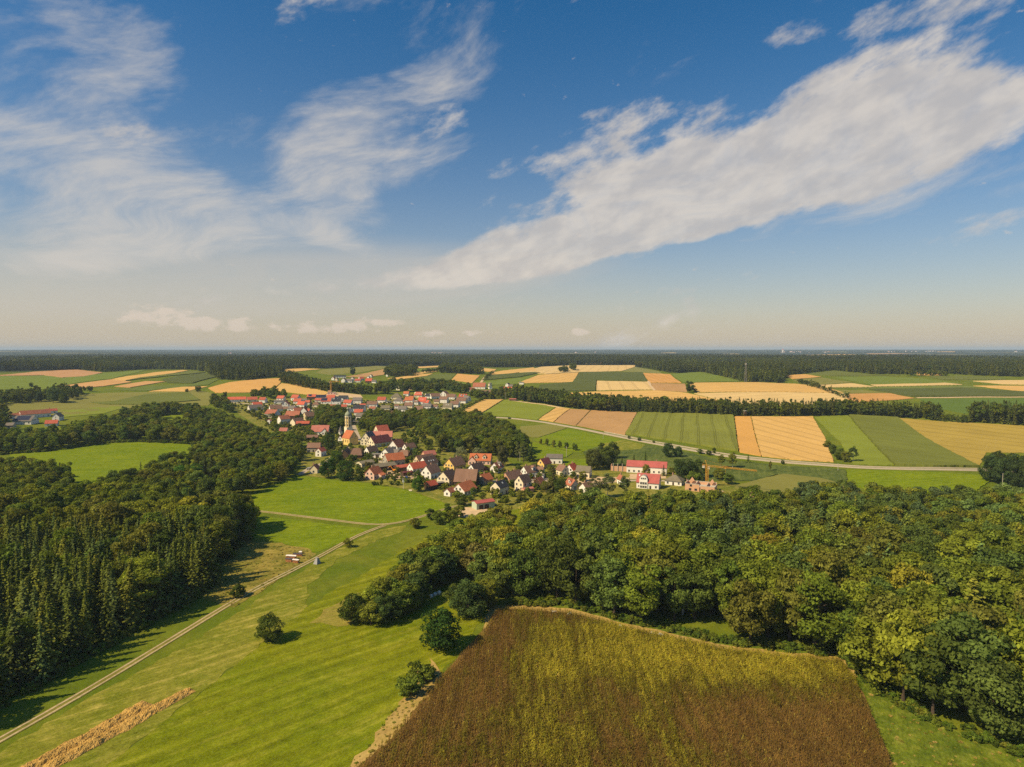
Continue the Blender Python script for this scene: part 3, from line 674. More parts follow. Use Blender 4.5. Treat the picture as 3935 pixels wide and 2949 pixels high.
def house(u0, u1, v, th, asp, eave, pitch, roof, wall, label, name="house", cat="house", hip=0, wins=None, chim=1, door=True, extra=None, over=0.5):
    """one house from where its front stands on the land: th is the ridge's turn to the line of sight"""
    if th > 90: th -= 180            # the same ridge, its front side towards the viewer
    fx, fy = at((u0 + u1) / 2, v); phi = math.atan2(fx, fy); r = math.hypot(fx, fy)
    span = (u1 - u0) * fy / FPX * 1.07; eave *= 1.08
    c, s_ = abs(math.cos(R(th))), abs(math.sin(R(th)))
    L = span / (c + s_ / asp); Wd = L / asp
    L = max(L, 3.0); Wd = max(Wd, 2.5)
    dep = (L * s_ + Wd * c) / 2 * 0.85
    x, y = fx + math.sin(phi) * dep, fy + math.cos(phi) * dep
    rz = R(th) - phi
    root = empty(name, x, y, rz); tag(root, label, cat)
    HOUSES.append((x, y, {'wood': 'timber', 'stone': 'stone', 'brick': 'brick', 'buff': 'buff'}.get(wall, wall) + ' ' + cat.split()[-1] + ' with ' + {'rust': 'rust-red', 'dark': 'dark brown', 'metal': 'crimson', 'slate': 'black', 'solar': 'solar', 'flat': 'flat', 'pink': 'salmon'}.get(roof, roof) + ' roof'))
    rise = math.tan(R(pitch)) * Wd / 2
    FOOT.append((x, y, 0.5 * math.hypot(L, Wd) + 0.5))
    link("wall", body_mesh(L, Wd, eave, rise, WALL[wall], hip == 1), root)
    rf = link("roof", roof_mesh(L, Wd, eave, rise, ROOF[roof], over, over * 0.6, hip), root)
    near = r < 640
    rnd = random.Random(int(u0 * 7 + v))
    if chim:
        for q in range(chim):
            ch = link("chimney", CHIM, rf); ch.location = (L * (rnd.uniform(-0.3, 0.3) if chim == 1 else (-0.25 + 0.5 * q)), Wd * 0.12, eave + rise * 0.76 + 0.9)
    # faces that look towards the viewer
    tov = Vector((-math.sin(phi), -math.cos(phi)))
    faces = []
    for nx, ny, wd_ in ((0, -1, L), (0, 1, L), (1, 0, Wd), (-1, 0, Wd)):
        wn = Vector((nx * math.cos(rz) - ny * math.sin(rz), nx * math.sin(rz) + ny * math.cos(rz)))
        if wn.dot(tov) > 0.12: faces.append((nx, ny, wd_, wn.dot(tov)))
    if wins is None: wins = 2 if near else 1
    first = True
    if wins:
        for nx, ny, wd_, dp in faces:
            gable = nx != 0
            rot = math.atan2(nx, -ny)
            nf = max(1, int((eave + (0 if hip == 1 or not gable else rise * 0.55)) / 2.6))
            nw = max(1, int(wd_ / (3.2 if near else 4.5)))
            for fl in range(nf):
                zc = 1.55 + 2.6 * fl
                avail = wd_ if zc + 0.9 < eave else wd_ * max(0.0, 1 - (zc + 0.6 - eave) / max(rise, 0.1))
                if not gable and zc + 0.6 > eave: continue
                k = nw if avail > wd_ * 0.9 else max(0, int(avail / 2.4))
                for q in range(k):
                    if not near and rnd.random() < 0.25: continue
                    p = (q + 0.5) / k * avail - avail / 2
                    if door and first and fl == 0 and q == k // 2 and near:
                        me = DOOR; zc2 = 0.0; nm = "door"; first = False
                    else: me = WIN if near or rnd.random() < .6 else WIN_S; zc2 = zc; nm = "window"
                    ww = link(nm, me, root)
                    ww.location = (nx * (L / 2 + 0.03) + (p if ny else 0.0), ny * (Wd / 2 + 0.03) + (p if nx else 0.0), zc2)
                    ww.rotation_euler = (0, 0, rot)
    if extra: extra(root, rf, L, Wd, eave, rise, near)
    return root


def gate_door(side=-1, at_x=0.0):
    def f(root, rf, L, Wd, e, rise, near):
        d = link("barn_door", GATE, root); d.location = (at_x * L, side * (Wd / 2 + 0.04), 0)
    return f


def dormer(side=-1, xs=(0.0,), wall='white', roof='rust', wdt=2.6):
    def f(root, rf, L, Wd, e, rise, near):
        for fx_ in xs:
            z = e + rise * 0.18; x = fx_ * L; y0 = side * Wd * 0.42; y1 = side * Wd * 0.05; hh = rise * 0.36 + 0.8
            a = wdt / 2; pk = hh + a * 0.8
            V = [(x - a, y0, z), (x + a, y0, z), (x + a, y0, z + hh), (x, y0, z + pk), (x - a, y0, z + hh), (x - a, y1, z + hh), (x + a, y1, z + hh), (x, y1, z + pk), (x - a, y1, z), (x + a, y1, z)]
            F = [[0, 1, 2, 3, 4], [1, 9, 6, 2], [8, 0, 4, 5]]
            d = link("dormer", mesh("dormer", V, F, [WALL[wall]]), root)
            o = 0.25; ye = y0 + side * 0.3
            V = [(x - a - o, ye, z + hh - o * .8 + .04), (x, ye, z + pk + .06), (x + a + o, ye, z + hh - o * .8 + .04), (x - a - o, y1, z + hh - o * .8 + .04), (x, y1, z + pk + .06), (x + a + o, y1, z + hh - o * .8 + .04)]
            V += [(p[0], p[1], p[2] + .16) for p in V]
            F = [[6, 7, 10, 9], [7, 8, 11, 10], [0, 3, 4, 1], [1, 4, 5, 2], [0, 1, 7, 6], [1, 2, 8, 7], [0, 6, 9, 3], [2, 5, 11, 8]]
            link("dormer_roof", mesh("dormer_roof", V, F, [ROOF[roof]]), d)
            wv = link("window", WIN, d); wv.location = (x, y0 + side * 0.03, z + hh * 0.55); wv.rotation_euler = (0, 0, 0 if side < 0 else math.pi)
    return f


def skylights(side=-1, xs=(0.0,), hgt=0.55):
    def f(root, rf, L, Wd, e, rise, near):
        for fx_ in xs:
            o = link("skylight", SKYL, rf); t = hgt
            o.location = (fx_ * L, side * Wd / 2 * (1 - t), e + rise * t + 0.36); o.rotation_euler = (-side * math.atan2(rise, Wd / 2), 0, 0)
    return f


def solar(side=-1, x0=-.4, x1=.4):
    def f(root, rf, L, Wd, e, rise, near):
        V = []; off = 0.36
        for (xx, t) in ((x0, .12), (x1, .12), (x1, .92), (x0, .92)): V.append((xx * L, side * Wd / 2 * (1 - t), e + rise * t + off))
        V += [(p[0], p[1], p[2] + 0.06) for p in V]
        F = [[4, 5, 6, 7] if side < 0 else [7, 6, 5, 4], [0, 1, 5, 4], [1, 2, 6, 5], [2, 3, 7, 6], [3, 0, 4, 7]]
        link("solar_panel", mesh("solar_panel", V, F, [ROOF['solar']]), rf)
    return f


def wing(fx_, side, ln, wdt, roof, wall, eavek=0.95, pitch=45):
    """a cross wing with its own gable"""
    def f(root, rf, L, Wd, e, rise, near):
        ev = e * eavek; rs = math.tan(R(pitch)) * wdt / 2
        d = link("wing", body_mesh(ln, wdt, ev, rs, WALL[wall], False), root); d.location = (fx_ * L, side * (Wd / 2 + ln / 2 - Wd * 0.3), 0.004); d.rotation_euler = (0, 0, math.pi / 2)
        link("roof", roof_mesh(ln, wdt, ev, rs, ROOF[roof], 0.35, 0.25, 0), d)
        for q in (-1, 1):
            wv = link("window", WIN, d); wv.location = (-side * 0 + (ln / 2 + .03) * side, q * wdt * 0.22, 1.6); wv.rotation_euler = (0, 0, math.pi / 2 if side > 0 else -math.pi / 2)
    return f


def both(*fs):
    def f(*a):
        for g in fs: g(*a)
    return f


HS = house
# --- the lane by the bright meadow and the near village
HS(1740, 1830, 1907, 55, 1.45, 2.9, 42, 'orange', 'white', "white house with orange roof at the meadow's corner, behind the red-roofed barn")
HS(1707, 1748, 1909, 55, 1.2, 2.5, 40, 'rust', 'white', "small white annexe with low rust roof against the meadow-corner house", name="annexe", chim=0, door=False)
HS(1815, 1899, 1960, 28, 1.9, 3.4, 16, 'metal', 'green', "low barn with crimson metal roof and green front beside the sandy yard", name="barn", cat="barn", chim=0, wins=0, extra=both(gate_door(-1, -.25), gate_door(-1, .05)))
HS(1886, 1953, 1905, 55, 1.3, 4.5, 42, 'slate', 'cream', "cream house with black slate roof and one long skylight", extra=skylights(-1, (0.1,)))
HS(1925, 2010, 1866, 50, 1.75, 3.6, 46, 'brown', 'brick', "long brown-roofed house with an orange brick gable", chim=2)
HS(1979, 2040, 1889, 50, 1.15, 5.4, 48, 'dark', 'cream', "tall cream house with three storeys of gable windows and dark roof")
HS(2000, 2068, 1838, 42, 1.35, 3.6, 45, 'brown', 'white', "white house with brown roof and a white dormer, near the tall dark spruce", extra=dormer(-1, (.15,), roof='brown'))
HS(2065, 2118, 1801, 50, 1.3, 3.2, 45, 'maroon', 'yellow', "yellow gabled house with deep red roof below the grey-roofed hall")
HS(2102, 2161, 1783, 176, 1.5, 4.2, 30, 'grey', 'white', "wide grey-roofed house at the top of the lane beside the green paddock", chim=0)
HS(2064, 2092, 1820, 160, 1.3, 2.6, 40, 'brown', 'cream', "small brown-roofed shed behind the white garage", name="shed", cat="shed", chim=0, wins=0)
HS(2057, 2092, 1842, 165, 1.6, 2.7, 5, 'flat', 'white', "white flat-roofed garage with one dark door", name="garage", cat="garage", chim=0, wins=0, extra=gate_door(-1, -.2))
HS(2138, 2186, 1830, 125, 1.3, 3.6, 46, 'brown', 'cream', "brown-roofed house between the tall dark spruce and the scarlet roof")
HS(2174, 2220, 1829, 62, 1.4, 4.0, 50, 'scarlet', 'white', "white house with glaring scarlet roof", chim=1)
HS(2214, 2273, 1838, 165, 1.3, 4.2, 40, 'olive', 'cream', "cream house with dull olive-grey roof right of the scarlet-roofed house", chim=0)
HS(2053, 2092, 1872, 60, 1.2, 2.6, 50, 'rust', 'wood', "dark timber-gabled barn left of the tall dark spruce", name="barn", cat="barn", chim=0, wins=0)
HS(2172, 2224, 1884, 118, 1.5, 2.8, 48, 'rust', 'cream', "rust-roofed house right of the tall dark spruce, close to the wood", extra=dormer(-1, (0.1,), roof='rust'))
HS(2226, 2282, 1897, 50, 1.3, 2.9, 44, 'brown', 'white', "white-gabled house half hidden in birches at the wood's edge")
HS(2003, 2050, 1897, 28, 1.6, 2.4, 14, 'pink', 'brick', "low carport with salmon-red roof below the tall cream house", name="carport", cat="carport", chim=0, wins=0)
HS(1835, 1893, 1863, 48, 1.3, 2.8, 45, 'orange', 'buff', "small buff house with orange-red roof and one front door", chim=1)
HS(1747, 1841, 1873, 166, 1.25, 3.4, 50, 'brown', 'wood', "great timber barn with plain brown roof behind the meadow-corner house", name="barn", cat="barn", chim=0, wins=0)
HS(1681, 1760, 1866, 56, 1.15, 3.8, 44, 'dark', 'cream', "broad cream gable with dark brown roof left of the great timber barn")
HS(1798, 1864, 1825, 46, 1.5, 3.0, 47, 'dark', 'white', "white-gabled house with nearly black roof below the long orange roof", chim=2)
HS(1806, 1890, 1787, 170, 1.7, 3.2, 42, 'orange', 'pink', "long house with sprawling orange roof against the dark trees", extra=both(dormer(-1, (-.2, .2), wall='cream', roof='orange'), wing(-.36, -1, 5.0, 6.0, 'orange', 'pink')))
HS(1885, 1935, 1818, 60, 1.3, 3.4, 46, 'rust', 'white', "white house with rust roof and a pale dormer, next to the round purple bush", extra=dormer(-1, (.05,), roof='grey'))
HS(1708, 1788, 1812, 50, 1.4, 3.6, 46, 'brown', 'yellow', "yellow-gabled farmhouse with brown roof and twin chimneys", chim=2)
HS(1631, 1680, 1885, 42, 1.3, 2.8, 42, 'scarlet', 'wood', "timber shed with bright red roof beside the big round tree", name="shed", cat="shed", chim=0, wins=0, extra=gate_door(-1, -.3))
HS(1668, 1706, 1872, 25, 1.8, 2.3, 6, 'flat', 'wood', "flat-roofed timber lean-to right of the bright red shed roof", name="shed", cat="shed", chim=0, wins=0)
HS(1620, 1692, 1842, 52, 1.3, 4.0, 47, 'brown', 'white', "tall white gable with brown roof above the bright red shed")
HS(1565, 1640, 1818, 36, 1.6, 3.0, 42, 'scarlet', 'white', "white house with clean tomato-red roof behind the yard of rubble")
HS(1612, 1682, 1801, 42, 1.4, 3.4, 46, 'dark', 'white', "white gable with dark roof and three pale vents, behind the tomato-red roof", extra=skylights(-1, (-.2, 0, .2), .3), chim=0)
HS(1590, 1672, 1794, 36, 1.8, 3.4, 45, 'brown', 'buff', "long buff-gabled farm building with brown roof", chim=0)
HS(1621, 1675, 1763, 26, 1.5, 2.6, 40, 'pink', 'brick', "broken salmon roof beneath the dark trees", chim=0, wins=0)
HS(1543, 1584, 1831, 20, 1.5, 2.4, 12, 'maroon', 'wood', "open shelter with dull maroon roof at the yard of rubble", name="shelter", cat="shelter", chim=0, wins=0)
HS(1517, 1582, 1816, 28, 1.7, 3.3, 20, 'red', 'wood', "open machine shed with flat red roof behind the yard of rubble", name="machine_shed", cat="shed", chim=0, wins=0, extra=gate_door(-1, .2))
HS(1431, 1522, 1813, 28, 1.9, 3.2, 22, 'olive', 'wood', "black timber barn with grey roof behind the pink house", name="barn", cat="barn", chim=0, wins=0)
HS(1473, 1554, 1794, 27, 1.7, 4.4, 46, 'orange', 'stone', "stone barn with patched orange and brown roof", name="barn", cat="barn", chim=0, wins=1)
HS(1528, 1583, 1766, 150, 1.4, 3.0, 44, 'brown', 'wood', "brown hipped barn roof below the white twin gables", name="barn", cat="barn", chim=0, wins=0, hip=0.6)
HS(1465, 1530, 1764, 50, 1.25, 3.6, 42, 'grey', 'white', "white house with mottled grey roof and a grey cross wing", extra=wing(.25, -1, 5.5, 6.0, 'grey', 'white'))
HS(1494, 1558, 1738, 55, 1.35, 4.0, 48, 'rust', 'white', "white gable with two-tone rust and orange roof high above the stone barn")
HS(1547, 1598, 1738, 42, 1.6, 3.2, 45, 'brown', 'white', "white gable with mottled brown roof right of the two-tone roof")
HS(1405, 1468, 1845, 55, 1.35, 3.8, 45, 'orange', 'pink', "pink house with bright orange roof at the meadow's edge")
HS(1448, 1480, 1843, 55, 1.2, 2.7, 25, 'orange', 'pink', "low pink porch wing with orange roof on the pink house", name="annexe", chim=0, wins=0)
HS(1370, 1437, 1798, 36, 1.6, 3.0, 18, 'olive', 'cream', "cream hall with low grey-green roof and one big dark window", name="hall", cat="hall", chim=0, extra=None)
HS(1402, 1452, 1747, 36, 1.5, 2.4, 48, 'dark', 'white', "little white gable with black roof left of the white garage with blue doors")
HS(1432, 1466, 1760, 165, 1.6, 2.6, 6, 'flat', 'white', "low white garage under a pale flat roof", name="garage", cat="garage", chim=0, wins=0, extra=gate_door(-1, .1))
HS(1348, 1396, 1764, 168, 1.2, 3.0, 50, 'brown', 'wood', "great brown hipped barn below the church", name="barn", cat="barn", chim=0, wins=0, hip=0.5)
HS(1308, 1352, 1762, 72, 1.5, 3.0, 45, 'dark', 'wood', "dark barn wing running back from the brown hipped barn", name="barn", cat="barn", chim=0, wins=0)
HS(1192, 1230, 1821, 70, 1.2, 3.0, 46, 'rust', 'cream', "cream gable house at the tip of the bright meadow")
HS(1214, 1252, 1756, 56, 1.35, 4.2, 42, 'red', 'white', "white house with red roof tucked left of the great round trees")
HS(1183, 1234, 1739, 165, 1.4, 3.8, 42, 'brown', 'stone', "grey-walled barn with brown roof above the cream gable", name="barn", cat="barn", chim=0)
HS(1413, 1503, 1720, 40, 1.9, 3.6, 46, 'maroon', 'cream', "cream barn with long deep maroon roof", name="barn", cat="barn", chim=1)
HS(1388, 1448, 1713, 64, 1.3, 4.6, 52, 'grey', 'cream', "steep cream gable with grey roof and rows of small windows beside the church", extra=wing(.2, -1, 5.5, 5.5, 'grey', 'cream'))
HS(1423, 1506, 1694, 176, 2.2, 3.4, 44, 'pink', 'stone', "long salmon and brown roof behind the maroon barn", chim=0, wins=1)
HS(1439, 1494, 1670, 30, 1.5, 3.4, 48, 'red', 'cream', "cream gable with red roof half behind a round tree, above the long salmon roof", chim=0)
HS(1198, 1268, 1673, 166, 1.5, 3.2, 44, 'pink', 'white', "sprawling white farmhouse with faded salmon roof left of the church", extra=wing(.3, -1, 5, 6, 'pink', 'white'))
HS(1180, 1222, 1692, 172, 1.6, 2.4, 30, 'brown', 'wood', "low brown shed below the faded salmon roof", name="shed", cat="shed", chim=0, wins=0)
HS(1300, 1326, 1704, 62, 1.5, 4.0, 52, 'maroon', 'white', "narrow white gable with maroon roof touching the yellow church nave", chim=0)
# --- the middle village, left of the tower
HS(1021, 1075, 1606, 142, 1.2, 4.0, 38, 'rust', 'white', "big white gable with rust roof at the wood's edge")
HS(1069, 1113, 1630, 26, 1.4, 5.0, 42, 'rust', 'white', "white two-storey farmhouse with dark red roof and six front windows")
HS(1099, 1158, 1611, 160, 1.4, 3.4, 40, 'rust', 'wood', "huge rust-brown barn with dark timber gable", name="barn", cat="barn", chim=0, wins=0)
HS(1028, 1043, 1632, 60, 1.1, 4.2, 35, 'pink', 'white', "little white tower-like hut among the trees", name="hut", cat="hut", chim=0, wins=1)
HS(1118, 1167, 1637, 40, 1.6, 3.6, 44, 'brown', 'cream', "cream-gabled barn with dark brown roof beside the open red shed", name="barn", cat="barn", chim=0, wins=0)
HS(1140, 1190, 1639, 170, 1.7, 2.6, 28, 'red', 'wood', "open shed with broad brick-red roof", name="shed", cat="shed", chim=0, wins=0)
HS(1075, 1108, 1669, 160, 1.3, 3.0, 42, 'pink', 'cream', "salmon roof showing through trees left of the church", chim=0, wins=0)
HS(1166, 1220, 1615, 26, 1.6, 4.0, 44, 'brown', 'buff', "old buff barn with blackened brown roof", name="barn", cat="barn", chim=0, wins=1)
HS(1156, 1188, 1596, 68, 1.2, 4.4, 48, 'red', 'white', "white house with twin gables and red roof behind the old buff barn", extra=wing(.2, -1, 4, 5, 'red', 'white'))
HS(1126, 1160, 1591, 20, 1.5, 3.6, 42, 'rust', 'white', "white gable with long dark red roof left of the twin gables", chim=0)
HS(1107, 1142, 1588, 140, 1.15, 5.0, 36, 'grey', 'white', "tall white house with grey roof above the huge rust-brown barn")
HS(1085, 1108, 1581, 170, 1.3, 2.8, 40, 'brown', 'cream', "low brown roof between the dark barn and the tall white house", chim=0, wins=0)
HS(1036, 1082, 1583, 12, 1.5, 3.2, 42, 'brown', 'white', "wide dark brown barn roof with white foot wall", name="barn", cat="barn", chim=0, wins=0)
HS(1010, 1022, 1576, 75, 1.3, 2.8, 50, 'olive', 'cream', "tiny cream gable by the lane above the wood", chim=0)
HS(955, 1005, 1579, 15, 1.8, 3.2, 38, 'grey', 'white', "white house with streaky grey roof below the red one", chim=0)
HS(970, 1006, 1567, 16, 1.6, 3.2, 42, 'scarlet', 'white', "white house with bright red roof above the streaky grey roof", chim=0)
HS(1084, 1112, 1566, 78, 1.2, 3.6, 45, 'red', 'white', "bright white front gable with red roof below the two grey-gabled houses", chim=0)
HS(1129, 1160, 1553, 162, 1.3, 3.2, 40, 'red', 'white', "red-roofed house with a dark skylight, left of the pointed dark fir")
HS(1143, 1179, 1566, 146, 1.25, 3.2, 42, 'scarlet', 'white', "pinkish-red roof with grey side gable beside the pointed dark fir", chim=0)
HS(1120, 1154, 1541, 146, 1.25, 3.8, 42, 'red', 'white', "red-roofed house with grey gable touching the wheat hill")
HS(1055, 1090, 1553, 170, 1.3, 3.2, 14, 'grey', 'white', "pale house with nearly flat grey roof", chim=0)
HS(1065, 1097, 1542, 150, 1.3, 3.4, 40, 'red', 'white', "red roof stepping down behind the nearly flat grey roof", chim=0)
HS(997, 1026, 1550, 150, 1.2, 4.2, 40, 'red', 'white', "narrow white house with dusky red roof and a red porch", chim=0)
HS(951, 987, 1546, 5, 1.5, 3.2, 36, 'red', 'cream', "cream bungalow with red roof, second from the lane's top", chim=1)
HS(880, 942, 1546, 176, 2.3, 3.2, 32, 'scarlet', 'white', "long low white hall with red roof at the village's top end", name="hall", cat="hall", chim=0)
HS(1181, 1216, 1536, 165, 1.4, 3.4, 36, 'red', 'wood', "red roof with two grey solar panels below the wheat hill", chim=0, extra=solar(-1, -.35, .05))
HS(1216, 1253, 1538, 170, 1.6, 3.2, 38, 'slate', 'white', "house whose whole roof is dark blue solar panels", chim=0, extra=solar(-1, -.48, .48))
HS(1257, 1289, 1539, 166, 1.4, 3.4, 40, 'red', 'white', "plain red roof below the far crane's building site", chim=0)
HS(1301, 1339, 1546, 165, 1.3, 3.8, 42, 'slate', 'white', "charcoal roof with a white central gable", chim=0, extra=wing(-.05, -1, 4, 4, 'slate', 'white'))
HS(1356, 1392, 1552, 165, 1.4, 4.0, 40, 'grey', 'white', "white house with plain grey roof at the end of the new row", chim=0)
HS(1235, 1275, 1554, 166, 1.4, 3.4, 40, 'red', 'white', "roof half blue solar panels and half red tiles", chim=0, extra=solar(-1, -.5, .12))
HS(1276, 1311, 1557, 168, 1.3, 5.0, 22, 'slate', 'white', "white two-storey house with flat dark roof between red roofs", chim=0)
HS(1321, 1356, 1558, 156, 1.3, 3.0, 40, 'red', 'white', "orange-red roof with grey gable in front of the plain grey roof", chim=0)
HS(1211, 1237, 1546, 168, 1.5, 2.6, 34, 'red', 'white', "low red roof in front of the solar-panelled house", chim=0, wins=0)
HS(1200, 1232, 1566, 160, 1.2, 3.2, 40, 'brown', 'cream', "brown hipped house right of the pointed dark fir", chim=1, hip=1)
HS(1220, 1253, 1582, 30, 1.4, 2.6, 46, 'orange', 'cream', "cream gable with small orange roof above the church trees", chim=0)
HS(1357, 1405, 1586, 160, 1.3, 5.0, 34, 'slate', 'white', "tall white house with dark roof right of the church tower")
HS(1362, 1397, 1597, 165, 1.3, 3.4, 40, 'red', 'white', "red roof standing just before the tall white house", chim=1)
HS(1368, 1411, 1614, 150, 1.4, 3.6, 40, 'grey', 'white', "grey-roofed house with a brown timber gable right of the tower", chim=0)
HS(1337, 1357, 1589, 102, 1.3, 4.0, 40, 'grey', 'white', "grey gable just right of the tower's dome", chim=0)
HS(1289, 1306, 1575, 120, 1.3, 3.0, 40, 'grey', 'white', "small pale gable above the church trees", chim=0)
HS(1349, 1377, 1630, 170, 2.4, 2.4, 5, 'flat', 'white', "low white row of garages right of the tower", name="garage", cat="garage", chim=0, wins=0, extra=both(gate_door(-1, -.2), gate_door(-1, .15)))
HS(1383, 1406, 1567, 165, 1.4, 2.6, 36, 'red', 'white', "low salmon roof behind the tall white house", chim=0, wins=0)
